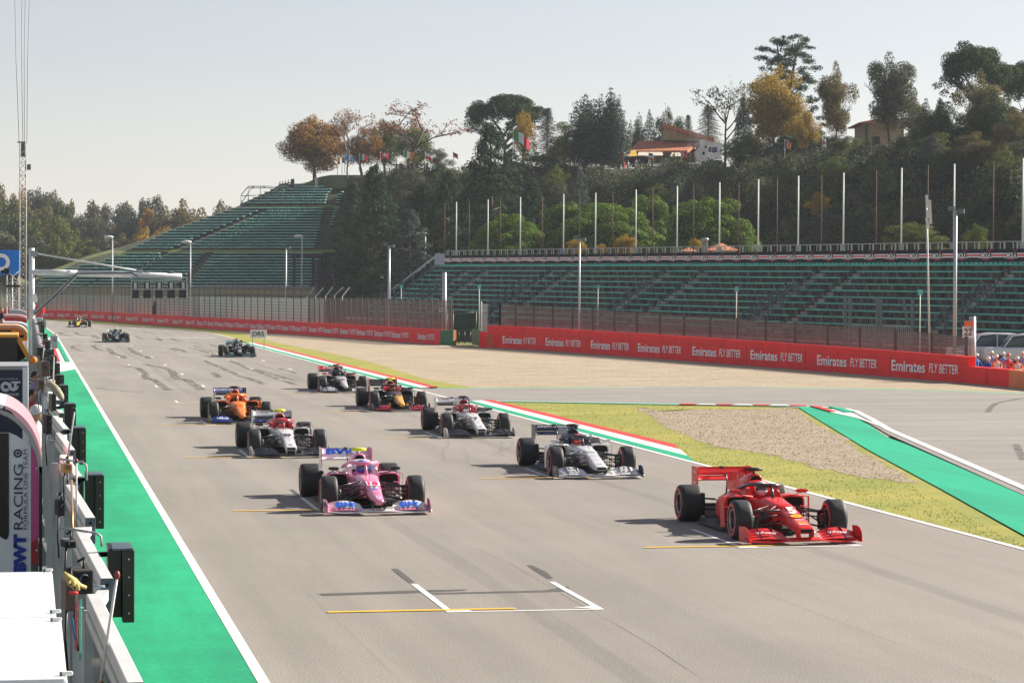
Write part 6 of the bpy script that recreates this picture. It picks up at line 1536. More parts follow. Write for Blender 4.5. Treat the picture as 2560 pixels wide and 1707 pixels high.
mb = MB(); lo = [cw(*K(700,630),hd-4), cw(*K(1490,622),hd-4)]; hi = [cw(*K(840,490),hd+1), cw(*K(1660,500),hd+1)]; mb.add([lo[0],lo[1],hi[1],hi[0]], [(0,1,2,3)]); mb.add([p-Vector((0,0,.35)) for p in (lo[0],lo[1],hi[1],hi[0])], [(0,1,2,3)]); mb.add([lo[0],lo[1],lo[1]-Vector((0,0,.35)),lo[0]-Vector((0,0,.35))],[(0,1,2,3)]); mb.add([lo[1],hi[1],hi[1]-Vector((0,0,.35)),lo[1]-Vector((0,0,.35))],[(0,1,2,3)]); hb('lower_roof', mb, mTILE)
mb = MB(); mb.plate([cw(*K(1298,280),hd-.4),cw(*K(1340,280),hd-.4),cw(*K(1340,490),hd-.4),cw(*K(1298,490),hd-.4)], HF*1.2); hb('chimney', mb, mPL)
for x0,x1,y0,y1 in ((1690,1720,640,680),(1720,1745,560,590)):
    quadwall([K(x0,y0),K(x1,y0),K(x1,y1),K(x0,y1)], hd-.36, .1, mWIN, 'window')
for x in (1040,1150,1250,1330,1420,1520): mb = MB(); mb.plate([cw(*K(x,640),hd-3.6),cw(*K(x+14,640),hd-3.6),cw(*K(x+14,850),hd-3.6),cw(*K(x,850),hd-3.6)], HF*.25); hb('veranda_post', mb, mPL)
for x0, x1, m_, y0, y1 in ((470,700,mCANV,650,690),(700,820,mYCAN,615,700),(820,1170,mCANV,640,690),(1260,1410,mCANV,645,700)):
    mb = MB(); mb.add([cw(*K(x0,y1),hd-6), cw(*K(x1,y1),hd-6), cw(*K(x1-20,y0),hd-4), cw(*K(x0+20,y0),hd-4)], [(0,1,2,3)]); o = mb.build('awning', m_); tag(o, {470:'pale awning at the left end of the veranda',700:'yellow pointed awning in front of the veranda',820:'long cream awning along the middle of the veranda',1260:'pale awning beside the white gable of the house'}[x0], 'awning')
quadwall([K(470,705),K(1000,705),K(1000,850),K(470,850)], hd+2, .3, mDK, 'veranda_back')
mb = MB(); c = cw(*K(1220,215),hd+1); mb.lathe([(.001,.06),(.18,.02),(.32,-.08)], c, 'Y', 16); mb.tube([c, cw(*K(1205,270),hd+1)], .05, n=5); mb.tube([c, cw(*K(1200,-10),hd+1)], .04, n=4); mb.tube([cw(*K(1180,0),hd+1),cw(*K(1225,5),hd+1)], .03, n=4)
o = mb.build('satellite_dish', M('pale_dish', (.6,.6,.62), .4)); tag(o, 'pale satellite dish with an aerial on the roof of the hilltop house', 'satellite dish')
# second house behind the airy tree
h2 = empty('house', cz(2160,318,20), label='ochre house half hidden behind the airy tree on the right of the hill', cat='house')
def h2b(n, pts, d, th, m_): mb = MB(); mb.plate([cw(u,v,d) for u,v in pts], HF*th); rel(mb.build(n, m_), h2)
h2b('wall', [(2158,305),(2260,300),(2260,388),(2158,388)], 318, 8, mPL); h2b('roof', [(2148,306),(2205,296),(2290,296),(2290,303),(2150,309)], 316, 11, mTILE); h2b('shutter', [(2164,312),(2170,312),(2170,362),(2164,362)], 317.9, .1, M('green_shutter', (.05,.14,.10), .7)); h2b('window', [(2182,342),(2200,342),(2200,364),(2182,364)], 317.9, .1, mWIN)
h2b('garden_wall', [(2146,364),(2180,364),(2180,386),(2146,386)], 314, .3, M('brown_wall', (.16,.08,.06), .9))
h2b('garden_wall', [(2181,366),(2275,369),(2275,388),(2181,387)], 314, .3, MATS['brown_wall'])
# tiled roofs behind the grandstand
for u0,u1,vt,vb,d,lb in ((1770,1848,608,626,212,'terracotta tiled roof with a chimney showing behind the grandstand rail'),(1708,1745,619,628,222,'small terracotta roof corner behind the grandstand rail')):
    rt = empty('house', cz((u0+u1)/2,d,0), label=lb, cat='house'); mb = MB(); m1 = cw((u0+u1)/2-4, vt, d+3); m2 = m1+HF*6
    l0, l1, r0, r1 = cw(u0,vb,d), cw(u0,vb,d)+HF*8, cw(u1,vb,d), cw(u1,vb,d)+HF*8; mb.add([l0,r0,m1,m2,l1,r1], [(0,1,2),(1,5,3,2),(5,4,3),(4,0,2,3)]); rel(mb.build('roof', mTILE), rt)
    mb = MB(); mb.plate([Vector((p.x,p.y,0)) for p in (l0+HR*.4+HF*.4,r0-HR*.4+HF*.4,r1-HR*.4-HF*.4,l1+HR*.4-HF*.4)], (0,0,l0.z)); rel(mb.build('wall', mPL), rt)
    if u0 == 1770: mb = MB(); c = cw(1762,612,d+2); mb.lathe([(.25,-1.2),(.25,.3),(.32,.35),(.32,.5),(.2,.55)], c, 'Z', 12); rel(mb.build('chimney', mPOST), rt)
# ---- flags
def flag(u, v, wpx, hpx, cols, lb, d=345, vert=True, pole=None, droop=.15, seed=0, emb=None):
    """cols: bands; vert True = upright bands. Cloth hangs in waves from its pole"""
    p0 = cw(u, v, d); W_, H_ = PX(wpx,d), PX(hpx,d); rt = empty('flag', Vector((p0.x,p0.y,p0.z)), label=lb, cat='flag')
    mats = [M('flag_'+c, {'red':(.62,.02,.03),'white':(.75,.75,.75),'green':(.02,.28,.09),'blue':(.03,.10,.42),'yellow':(.80,.55,.02),'orange':(.80,.26,.02),'black':(.02,.02,.02),'sky':(.10,.32,.60),'wine':(.35,.02,.03)}[c], .8) for c in cols]
    mb = MB(); NX, NY = 12, 9; r_ = random.Random(seed); ph = r_.uniform(0,6)
    g_ = [[HR*(W_*i/NX)+HF*(.12*W_*math.sin(ph+i*.9)*(i/NX))+Vector((0,0,-H_*j/NY-W_*droop*(i/NX)**1.3+.04*W_*math.sin(i*.8+ph))) for j in range(NY+1)] for i in range(NX+1)]
    for i in range(NX):
        for j in range(NY):
            k = int((i if vert else j)*len(cols)/(NX if vert else NY)); mb.add([g_[i][j],g_[i+1][j],g_[i+1][j+1],g_[i][j+1]], [(0,1,2,3)], min(k,len(cols)-1), True)
    mb.build('cloth', mats, rt)
    if pole is None: pole = hpx+26
    mb = MB(); mb.tube([(0,0,.1), (0,0,-PX(pole,d))], .045, n=5); mb.build('pole', M('pale_post', (.6,.58,.5), .6), rt)
    if emb == 'cross':
        mb = MB(); c = g_[NX//2][NY//2]; o_ = -HF*.12*1; 
        for a, b in ((.16,.5),(.5,.16)): mb.add([c+o_*2+HR*(x*W_*b)+Vector((0,0,z*H_*a*1.0)) for x, z in ((-.5,-.6),(.5,-.6),(.5,.6),(-.5,.6))], [(0,1,2,3)])
        mb.build('cross', mats[-1] if False else M('flag_white',(.75,.75,.75),.8), rt)
    if emb in ('nordic_w','nordic_y'):
        mc = M('flag_white',(.75,.75,.75),.8) if emb == 'nordic_w' else M('flag_yellow',(.80,.55,.02),.8); mb = MB()
        for i in range(NX): mb.add([q-HF*.06 for q in (g_[i][4],g_[i+1][4],g_[i+1][5],g_[i][5])], [(0,1,2,3)])
        for j in range(NY): mb.add([q-HF*.05 for q in (g_[4][j],g_[5][j],g_[5][j+1],g_[4][j+1])], [(0,1,2,3)])
        mb.build('cross', mc, rt)
    return rt
flag(844,392,6,19,['yellow','red'],'thin yellow and red flag at the left end of the crest flags',370,False,pole=50,seed=1)
flag(855,388,8,19,['white','red','blue'],'small white red and blue flag left of the sky blue banner',370,False,pole=48,seed=2)
flag(862,388,20,13,['sky','sky','white','sky'],'sky blue banner with a white patch among the crest flags',370,True,pole=45,seed=3)
flag(898,384,20,14,['green','green','white','red','red'],'green and red flag right of the sky blue banner',368,True,pole=46,seed=4,droop=.25)
flag(951,382,22,14,['red','red','red'],'red flag with a white cross on the hill crest',365,True,pole=45,seed=5,droop=.02,emb='cross')
flag(1010,378,22,16,['green','white','orange'],'green white and orange flag behind the tall bare tree',365,True,pole=45,seed=6)
flag(1063,382,18,14,['white','red'],'white and red flag over the spectators at the right end of the crest',365,False,pole=46,seed=7,droop=.4)
flag(1133,381,12,12,['black','red','yellow'],'small black red and yellow flag beside the spreading cedar',350,False,pole=40,seed=8,droop=.5)
flag(1283,323,40,26,['green','white','red'],'largest flag: green white and red tricolour hung above the spreading cedar',312,True,pole=70,seed=9,droop=.65)
flag(1362,383,8,10,['green','yellow','green'],'small green and yellow flag right of the big tricolour',345,True,pole=40,seed=10)
flag(1430,376,9,15,['white','white'],'plain white flag on the hillside fence',345,True,pole=45,seed=11)
flag(1539,374,20,13,['red','white','red'],'red white and red flag before the left veranda awning',335,True,pole=46,seed=12,droop=.45)
flag(1622,382,11,17,['blue','white','red'],'blue white and red flag in front of the veranda',335,False,pole=44,seed=13,droop=.3)
flag(1703,376,15,15,['red','red'],'red flag with a white cross line by the veranda smoke',333,True,pole=44,seed=14,droop=.5,emb='nordic_w')
flag(1771,368,22,13,['blue','blue'],'blue flag with a yellow cross on the white gable of the house',333,True,pole=38,seed=15,droop=.03,emb='nordic_y')
flag(1962,352,14,18,['blue','yellow','red'],'blue yellow and red flag below the golden tree',306,True,pole=44,seed=16,droop=.3)
flag(2056,346,9,21,['white','red','white'],'narrow white and red flag right of the golden tree',300,False,pole=44,seed=17,droop=.2)
flag(2223,356,15,24,['red','white','green'],'hanging red white and green flag in front of the ochre house',290,True,pole=30,seed=18,droop=.0)
# ---- people: one continuous body each
def figure(key, arms):
    J = [((0,0,.92),(.15,.11)),((0,0,1.12),(.13,.10)),((0,0,1.34),(.17,.11)),((0,0,1.47),(.07,.07)),((0,0,1.56),.055),
         ((.10,0,.86),.095),((-.10,0,.86),.095),((.11,.01,.48),.065),((-.11,.01,.48),.065),((.12,.03,.09),.045),((-.12,.03,.09),.045),((.13,-.12,.045),.04),((-.13,-.12,.045),.04),
         ((.21,0,1.40),.06),((-.21,0,1.40),.06)]
    E_ = [(0,1),(1,2),(2,3),(3,4),(0,5),(0,6),(5,7),(6,8),(7,9),(8,10),(9,11),(10,12),(2,13),(2,14)]
    for s, (el_, ha) in zip((13,14), arms):
        i = len(J); J += [(el_,.042),(ha,.032),(tuple(Vector(ha)+(Vector(ha)-Vector(el_)).normalized()*.10),.028)]; E_ += [(s,i),(i,i+1),(i+1,i+2)]
    return skin_fig('person', J, E_, mSUITD)
FIG = {'stand': figure('a', [((.27,.02,1.14),(.24,-.08,.93)),((-.27,.02,1.14),(-.24,-.08,.93))]),
       'lean': figure('b', [((.29,-.10,1.18),(.16,-.33,1.12)),((-.29,-.10,1.18),(-.14,-.34,1.10))]),
       'reach': figure('c', [((.30,-.22,1.30),(.22,-.48,1.28)),((-.28,.02,1.14),(-.26,-.12,.95))])}
mSKIN = M('skin', (.52,.30,.21), .6); mHAIR = M('dark_hair', (.035,.022,.015), .8)
def p_head():
    mb = MB(); mb.ball((0,0,0), (.075,.092,.115), 14); mb.ball((0,-.093,-.012), (.014,.018,.022), 6)
    for s in (-1,1): mb.ball((s*.078,.0,-.005), (.012,.022,.03), 6)
    return mb
def p_face():
    mb = MB()
    for s in (-1,1): mb.ball((s*.030,-.085,.015), (.011,.008,.007), 6)
    mb.box((0,-.089,-.052), (.04,.006,.008)); return mb
def p_hair():
    mb = MB(); mb.ball((0,.016,.03), (.082,.092,.098), 12); return mb
def p_mask():
    mb = MB(); mb.ball((0,-.045,-.045), (.062,.062,.048), 10); return mb
def p_open_helmet():
    mb = MB(); rings = []
    for i in range(9):
        q = math.pi*.62*i/8; z = .135*math.cos(q); rr_ = max(.02, math.sin(q)); rings.append([Vector((.118*rr_*math.cos(a), .012+.135*rr_*math.sin(a)*(1 if math.sin(a) > 0 else .9), z+(.045*max(0,-math.sin(a)) if i > 5 else 0))) for a in [2*math.pi*j/18 for j in range(18)]])
    mb.loft(rings[::-1]); return mb
def person(base, rz, fig, suit, label, head='hair', hm_=None, mask=None, group=None, sc_=1.0, vest=None, cat='person', hair=None):
    c0 = empty('person', base, rz, label, cat, group); c0.scale = (sc_,)*3
    addp('body', FIG[fig], c0, suit); h = addp('head', part('head',p_head), c0, mSKIN, (0,-.01,1.66)); addp('face', part('face',p_face), h, mHAIR)
    if head == 'hair': addp('hair', part('hair',p_hair), h, hair or mHAIR)
    else: addp('helmet', part('open_helmet',p_open_helmet), h, hm_, (0,.0,.035))
    if mask: addp('mask', part('mask',p_mask), h, mask)
    if vest:
        mb = MB(); mb.loft([ring(0,0,.001,0,0)]) if False else None
        mb.lathe([(.185,1.08),(.175,1.22),(.20,1.34),(.15,1.43)], (0,0,0), 'Z', 14); mb.v = [(x*1.05,y*.72,z) for x,y,z in mb.v]; mb.build('vest', vest, c0)
    return c0
mWH = M('white_marshal_helmet', (.72,.72,.72), .35); mBLM = M('blue_mask', (.28,.42,.60), .8); mWM2 = M('white_mask', (.7,.7,.7), .8); mORV = M('orange_overall', (.80,.16,.03), .8); mBLV = M('blue_jacket', (.01,.08,.40), .8); mLIL = M('lilac_jacket', (.30,.25,.50), .8); mRDJ = M('red_jacket', (.60,.02,.03), .8); mWVS = M('white_vest', (.66,.60,.62), .8); mYM = M('yellow_mask', (.75,.50,.03), .8); mNVY = M('navy_clothes', (.02,.025,.05), .85); mGRC = M('grey_clothes', (.25,.24,.25), .85); mBLK2 = M('black_clothes', (.02,.02,.022), .85); mPAL = M('pale_clothes', (.5,.48,.46), .85)
def marsh(u, vhead, d, **k):                           # vhead is the top of the head
    p = cw(u, vhead, d); sc_ = (p.z)/1.80; sc_ = max(.88, min(1.06, sc_)); b = Vector((p.x,p.y,p.z-1.80*sc_)); return person(b, k.pop('rz', -.1), k.pop('fig','lean'), k.pop('suit'), k.pop('label'), 'helmet', k.pop('hm_', mWH), sc_=sc_, **k)
X = lambda x, y: (2380+x/7.84, 780+y/7.84)
for x, y, d, kw in ((485,815,121,dict(suit=mBLV,label='marshal in a blue jacket leaning on the wall, leftmost of the group',rz=.5,mask=mBLK2)),
    (715,878,120,dict(suit=mBLV,label='marshal in blue crouching low behind the wall, second from the left',mask=mWM2)),
    (775,762,123,dict(suit=mLIL,label='tall marshal in lilac standing behind the two blue ones',fig='stand')),
    (872,840,119.5,dict(suit=mORV,label='marshal in orange and white with an orange visor, arms on the wall',vest=mWVS)),
    (1002,785,121.5,dict(suit=mLIL,label='marshal with a pale blue mask and hands raised beside the red jackets',mask=mBLM,fig='reach')),
    (1108,818,120.5,dict(suit=mRDJ,label='marshal in a red jacket and red helmet',hm_=M('red_marshal_helmet',(.60,.05,.08),.35),rz=.3)),
    (1278,875,118,dict(suit=mORV,label='marshal in bright orange with a pale blue mask, next to the orange block',mask=mBLM,vest=mWVS)),
    (1388,778,120,dict(suit=mLIL,label='marshal in lilac with a yellow mask at the right edge',mask=mYM,fig='stand'))):
    marsh(*X(x,y), d+6, **kw)
# white vehicles behind the marshals
mVW = M('white_vehicle_paint', (.72,.73,.74), .3, coat=.5); mGLS = M('vehicle_glass', (.06,.09,.11), .12)
def van(loc, rz, lb, beacon):
    v_ = empty('service_car', loc, rz, lb, 'car'); mb = MB()
    def sec(x, hw, z0, z1, e=5): return [Vector((x, p.x, p.z)) for p in ring(0,0,hw,z0,z1,e)]
    mb.loft([sec(-2.3,.80,.35,.95), sec(-2.2,.88,.30,1.05), sec(-1.2,.92,.28,1.12), sec(0,.93,.28,1.12), sec(1.4,.93,.28,1.10), sec(2.2,.88,.3,1.0), sec(2.35,.8,.38,.9)]); mb.build('body', mVW, v_)
    mb = MB(); mb.loft([sec(-1.3,.80,1.05,1.1), sec(-.7,.74,1.05,1.72), sec(0,.76,1.05,1.80), sec(1.3,.76,1.05,1.78), sec(2.0,.78,1.05,1.25)]); mb.build('cabin', mGLS, v_)
    mb = MB(); mb.loft([sec(-.72,.74,1.68,1.76), sec(0,.77,1.74,1.86), sec(1.35,.77,1.70,1.84), sec(1.5,.7,1.66,1.72)]); mb.build('roof', mVW, v_)
    for x in (-.72,.25,1.35):
        mb = MB()
        for s in (-1,1): mb.seg((x-(.5 if x < -.5 else 0),s*.80,1.08), (x,s*.765,1.74), .05, .08, up=Vector((0,1,0)))
        mb.build('door_pillar', mVW, v_)
    for x in (-1.5,1.5):
        for s in (-1,1): mb = MB(); mb.lathe([(.001,-.11),(.22,-.11),(.33,-.08),(.34,0),(.33,.08),(.22,.11),(.001,.11)], (x,s*.84,.34), 'Y', 20); mb.build('wheel', mTYRE, v_)
    for s in (-1,1): mb = MB(); mb.ball((-2.28,s*.62,.82), (.05,.14,.09), 8); mb.build('headlight', mDISC, v_)
    if beacon: mb = MB(); mb.lathe([(.10,0),(.10,.12),(.06,.17),(.001,.18)], (.2,.3,1.86), 'Z', 10); mb.build('beacon', M('orange_beacon',(.9,.22,.02),.3), v_)
    return v_
p = cw(2472,870,151); van(Vector((p.x,p.y,0)), .12-YAW, 'white service car with a rounded roof behind the left marshals', False)
p = cw(2560,870,149); van(Vector((p.x,p.y,.0)), -.05-YAW, 'white service car with an orange beacon behind the right marshals', True)
# spectators on the crest
rs = random.Random(8)
SP = [(942,430,'dark'),(991,430,'navy'),(1000,430,'navy'),(1005,430,'navy'),(1011,430,'pale'),(1023,430,'red'),(1029,430,'dark'),(1062,428,'navy'),(1068,428,'dark'),(787+3,462,'pale')]
LBL = {942:'spectator in black standing alone left of the bare tree',991:'spectator in navy at the left of the group under the bare tree',1000:'second spectator in navy, arms folded, under the bare tree',1005:'third spectator in navy under the bare tree',1011:'spectator in pale clothes just left of the bare trunk',1023:'spectator in a reddish coat just right of the bare trunk',1029:'spectator in black beside the one in the reddish coat',1062:'spectator in navy below the white and red flag',1068:'spectator in black right below the white and red flag',790:'spectator in pale clothes at the foot of the round tree'}
for u, v, c in SP:
    d = 370 if u > 900 else 393; b = cw(u, v+8, d); person(b, rs.uniform(-.6,.6), rs.choice(['stand','lean']), {'dark':mBLK2,'navy':mNVY,'pale':mPAL,'red':M('faded_red_coat',(.40,.12,.12),.85)}[c], LBL[u], sc_=1.05)
for i, (x, y, c, lb) in enumerate(((530,760,mPAL,'guest in pale clothes at the left of the veranda'),(575,760,mBLK2,'guest in black beside the left veranda tree'),(640,775,mRDJ,'guest in red seated side of the veranda'),(695,775,mPAL,'guest in white right of the one in red'),(805,755,mPAL,'guest in light blue under the middle awning'),(845,765,mBLK2,'guest in black under the cream awning'),(985,770,mNVY,'guest in navy near the blue white and red flag'),(1125,755,mNVY,'guest in navy at the right of the veranda rail'),(1370,770,mGRC,'guest in grey by the smoking grill'),(1390,765,mBLK2,'guest in black by the smoking grill'))):
    u, v = K(x, y); p = cw(u, v, 339); person(Vector((p.x,p.y,p.z-1.55)), rs.uniform(-1,1), 'stand', c, lb)
mb = MB(); pts = [cw(*K(x,y),336) for x, y in ((400,800),(800,815),(1030,795),(1140,795),(1420,800),(1700,790))]
mb.tube(pts, .05, n=4); mb.tube([p-Vector((0,0,.5)) for p in pts], .04, n=4)
for i in range(len(pts)-1):
    for k in range(6): p = pts[i].lerp(pts[i+1], k/6); mb.tube([p, p-Vector((0,0,1.2))], .05, n=4)
o = mb.build('terrace_railing', mPOST); tag(o, 'thin railing along the edge of the restaurant terrace', 'railing')
for u, v, w_, lb in ((1530+0,420,20,'pale bench table at the left of the terrace'),(1607,416,18,'pale blue table below the cream awning'),(1375,417,22,'white table on the terrace left of the cypress clump'),(1422,416,18,'white table next to the first cypress clump')):
    mb = MB(); c = cw(u, v, 337); mb.box(c, (PX(w_,337),.7,.12), rz=-YAW)
    for s in (-1,1): mb.box(c+HR*s*PX(w_,337)*.38-Vector((0,0,.35)), (.1,.5,.6), rz=-YAW)
    o = mb.build('table', mPAL); tag(o, lb, 'table')
# cars parked on the hill
for u, v, lb, rz in ((1775,408,'silver car parked at the foot of the white gable',.3),(1885,408,'pale car parked between the trees right of the house',.0)):
    p = cw(u, v, 338); van(Vector((p.x,p.y,p.z-1.4)), rz-YAW, lb, False)
# bluish smoke over the grill
sm = bpy.data.materials.new('grill_smoke'); sm.use_nodes = True; n = sm.node_tree
for q in list(n.nodes):
    if q.type == 'BSDF_PRINCIPLED': n.nodes.remove(q)
pv = n.nodes.new('ShaderNodeVolumePrincipled'); pv.inputs['Color'].default_value = (.85,.9,.97,1); tc = n.nodes.new('ShaderNodeTexCoord'); nz = n.nodes.new('ShaderNodeTexNoise'); nz.inputs['Scale'].default_value = .6
mm = n.nodes.new('ShaderNodeMapRange'); mm.inputs[1].default_value = .45; mm.inputs[2].default_value = .75; mm.inputs[4].default_value = .16
n.links.new(tc.outputs['Object'], nz.inputs['Vector']); n.links.new(nz.outputs['Fac'], mm.inputs[0]); n.links.new(mm.outputs[0], pv.inputs['Density']); n.links.new(pv.outputs[0], n.nodes['Material Output'].inputs['Volume'])
mb = MB(); q0 = cw(*K(1480,700),341); mb.tube([q0, q0+Vector((.3,0,2)), cw(*K(1580,480),341), cw(*K(1680,350),341), cw(*K(1740,250),341)], [.15,.7,1.2,1.5,.05], n=10); o = mb.build('smoke', sm)
import bmesh
bm_ = bmesh.new(); bm_.from_mesh(o.data); bmesh.ops.recalc_face_normals(bm_, faces=bm_.faces); bm_.to_mesh(o.data); bm_.free()
tag(o, 'thin blue smoke drifting from the grill in front of the house', 'smoke', kind='stuff')
# black wheelie shape behind the far fence, signs on it
mb = MB(); c = cw(402,778,312); mb.box(c, (1.9,.8,1.4), rz=-YAW); mb.box(c+Vector((-.4,0,.9)), (.8,.6,.6), rz=.3); mb.box(c+Vector((-.5,0,1.2)), (.3,.3,.4), rz=.5)
o = mb.build('camera_platform', mBLK2, bevel=.1); tag(o, 'dark covered television camera behind the far red wall', 'camera')
# ================================================================ pit wall on the left
mGALV = M('galvanised_steel', (.34,.36,.38), .55, metal=.35, noise=(3,.18), bump=(40,.08,.003)); mBEAM = M('pale_aluminium_beam', (.60,.59,.575), .55, metal=.15, noise=(2.5,.10), bump=(60,.06,.002)); mBGR = M('blue_grey_end_plate', (.085,.115,.145), .55, metal=.3, noise=(5,.25)); mPC = M('pit_wall_concrete', (.12,.135,.135), .9, noise=(2,.2))
mPGL = M('green_tinted_glass', (.10,.16,.145), .08, alpha=.72); mBOX = M('black_steel', (.010,.010,.011), .45); mBOLT = M('bolt_head', (.6,.6,.6), .3, metal=.6); mPKT = M('pink_tape', (.75,.22,.45), .6)
# concrete base
mb = MB(); mb.box((.12,60,.30), (.30,200,.60)); mb.box((.05,60,.62), (.18,200,.04)); o = mb.build('pit_wall', mPC); tag(o, 'low pale concrete pit wall along the green strip', 'wall')
YB = [11.1+4.0*k for k in range(34)]
NEARP = 12
def bay(k, Y):
    """one bay of the screen on the pit wall: posts, glass, top beam"""
    lab = 'screen bay of the pit wall with a long pale top beam and green glass'
    root = empty('screen_bay', (.44,Y,0), label=None, cat='barrier')
    L0 = Vector((.02,-.05,2.6)); mb = MB()
    a = Vector((.0,0,2.555)); b = Vector((-.095,3.25,2.555))
    mb.seg(a, b, .072, .075); mb.build('top_beam', mBEAM, root, bevel=.006 if k < 8 else 0)
    mb = MB(); mb.box((.0,-.004,2.50), (.072,.008,.185)); mb.build('end_plate', mBGR, root, bevel=.003 if k < 5 else 0)
    if k < NEARP:
        mb = MB(); mb.lathe([(.001,-.010),(.011,-.010)], (.0,-.001,2.555), 'Y', 10); mb.build('bolt_hole', mBLKH, root)
    mb = MB(); mb.seg(a-Vector((.03,0,.10)), b-Vector((.03,0,.10)), .02, .10); mb.build('lower_rail', mBEAM, root)
    mb = MB(); mb.plate([(-.045,.02,.66),(-.14,3.2,.66),(-.14,3.2,2.45),(-.045,.02,2.45)], (.012,0,0)); mb.build('glass_pane', mPGL, root)
    for (x, y, w_) in ((-.09,3.28,.10),(-.17,3.42,.06)):
        mb = MB(); mb.box((x,y,1.55), (w_,.06,1.9)); mb.build('post', mGALV, root)
    mb = MB(); mb.seg((-.075,3.45,2.50), (-.02,4.0,2.50), .06, .06); mb.build('link_beam', mBEAM, root)
    mb = MB(); mb.box((-.115,1.7,1.4), (.02,.05,1.6)); mb.box((-.16,2.4,1.4), (.02,.05,1.6)); mb.build('mullion', mGALV, root)
    return root
names_ = ['nearest bay of the pit wall screen, cut by the bottom edge','second bay of the pit wall screen, with the strap tied to it','third bay of the pit wall screen, behind the upright antenna','fourth bay of the pit wall screen, with the bent steel tube','bay of the pit wall screen with pink tape on its beam','bay of the pit wall screen just beyond the pink taped one']
for k, Y in enumerate(YB):
    r_ = bay(k, Y)
    if k < 6: r_['label'] = names_[k]
    else: r_['label'] = 'narrow bay of the pit wall screen receding towards the light gantry'
    r_['group'] = 'bays of the pit wall screen'
    if k >= 6: r_['group'] = 'distant bays of the pit wall screen'
    if k in (3,4):
        mb = MB(); mb.seg((-.041-.02*(k-3),1.4,2.55), (-.075,2.6,2.55), .012, .07); mb.build('pink_tape', mPKT, r_)
# black channel boxes hung over the green strip
def blackbox(Y, zt, h, k, lb):
    root = empty('channel_box', (.57,Y,zt), label=lb, cat='steel box', group='black steel boxes hung on the pit wall')
    mb = MB(); mb.box((.035,.0,-h/2), (.072,.20,h)); mb.build('front_channel', mBOX, root, bevel=.006)
    mb = MB(); mb.box((-.043,.22,-h/2+.01), (.083,.42,h-.02)); mb.build('rear_channel', mBOX, root, bevel=.006)
    mb = MB(); mb.box((.0,.13,.004), (.12,.40,.012)); mb.build('top_plate', mBGR, root)
    for i in range(4):
        mb = MB(); mb.lathe([(.001,-.006),(.0055,-.005),(.0055,0)], (.038,-.101,-h*(.12+.25*i)), 'Y', 8); mb.build('bolt', mBOLT, root)
    mb = MB(); mb.seg((-.09,.2,-.05), (-.20,.15,-.05), .03, .03); mb.build('bracket', mBOX, root)
for Y, zt, h, u, k in ((16.4,2.63,.44,0,0),(22.9,2.63,.45,0,1),(30,2.66,.40,0,2),(36.2,2.66,.36,0,3),(43,2.66,.36,0,4),(48,2.66,.36,0,5),(54,2.7,.5,0,6),(60,2.7,.5,0,7),(66,2.7,.5,0,8),(76,2.7,.5,0,9),(88,2.7,.5,0,10)):
    blackbox(Y, zt, h, k, ['nearest black steel box with four bolts hung over the green strip','second black steel box hung over the green strip','third black steel box, beside the beam with pink tape','fourth black steel box, above the third'][k] if k < 4 else 'small black steel box far along the pit wall')
# whip antennas
mWHIP = M('white_antenna_rod', (.66,.63,.62), .4); mBRS = M('brass_fitting', (.42,.24,.10), .35, metal=.6); mTIP = M('dark_red_cap', (.25,.03,.03), .4); mCAB = M('black_cable', (.012,.012,.012), .5)
def antenna(u0, v0, u1, v1, d, r, lb, tip=None):
    a, b = cw(u0,v0,d), cw(u1,v1,d*.995); root = empty('antenna', a, label=lb, cat='antenna')
    mb = MB(); mb.tube([(0,0,0), b-a], [r,r*.8], n=8); mb.build('rod', mWHIP, root); mb = MB(); mb.ball(b-a, (r*1.6,r*1.6,r*2.6), 8); mb.build('cap', tip or mTIP, root)
    mb = MB(); mb.tube([(0,0,-.0),(0,0,-.06)], [r*1.8,r*2.6], n=8); mb.tube([(0,0,-.06),(0,0,-.10)], [r*3.4,r*3.4], n=8); mb.build('base', mBRS, root)
    mb = MB(); mb.tube([(-.0,0,-.1),(-.01,.02,-.4),(-.06,.1,-.9)], r*.8, n=5); mb.build('cable', mCAB, root)
antenna(252,1703,293,1437,12.2,.0085,'nearest white antenna with a dark red cap in front of the black box')
antenna(191,1315,191,1152,19.5,.0075,'upright white antenna with a red cap beside the brass fitting'); antenna(170,1140,187,1024,23,.0080,'white antenna leaning right with a dark tip above the brass base', mBOX)
antenna(134,950,135,888,40,.010,'thin white antenna above the rolled camouflage net'); antenna(105,922,110,862,48,.010,'thin white antenna left of the black screens'); antenna(168,1000+95,169,1010,34,.004,'short dark rod') if False else None
# bent steel tubes and clamps
def tube_th(name, pts, r, mt, lb, cat, n=7):
    mb = MB(); P_ = [cw(*q) for q in pts]; mb.tube(P_, r, n=n); o = mb.build(name, mt); return tag(o, lb, cat)
tube_th('bent_tube', [(144,1319,16.5),(190,1324,16.5),(240,1332,16.4),(252,1340,16.4),(254,1365,16.4)], .008, mGALV, 'bent steel tube clamped across the pit wall by the middle antenna', 'tube'); tube_th('bent_tube', [(139,1146,20.5),(165,1149,20.5),(206,1155,20.4),(216,1163,20.4),(217,1200,20.4)], .008, mGALV, 'bent steel tube clamped across the wall under the leaning antenna', 'tube')
tube_th('copper_pipe', [(179,1200,19.0),(181,1320,17.3)], .009, mBRS, 'brass coloured pipe standing beside the upright antenna', 'pipe'); tube_th('copper_pipe', [(184,1196,19),(190,1188,19)], .006, mBRS, 'short angled brass pipe at the head of the brass pipe', 'pipe')
tube_th('hook_bar', [(217,1470-4,13.9),(262,1466,13.9)], .008, M('steel_blue_bar',(.30,.36,.42),.3,metal=.5), 'short steel bar bridging two screen beams', 'bar')
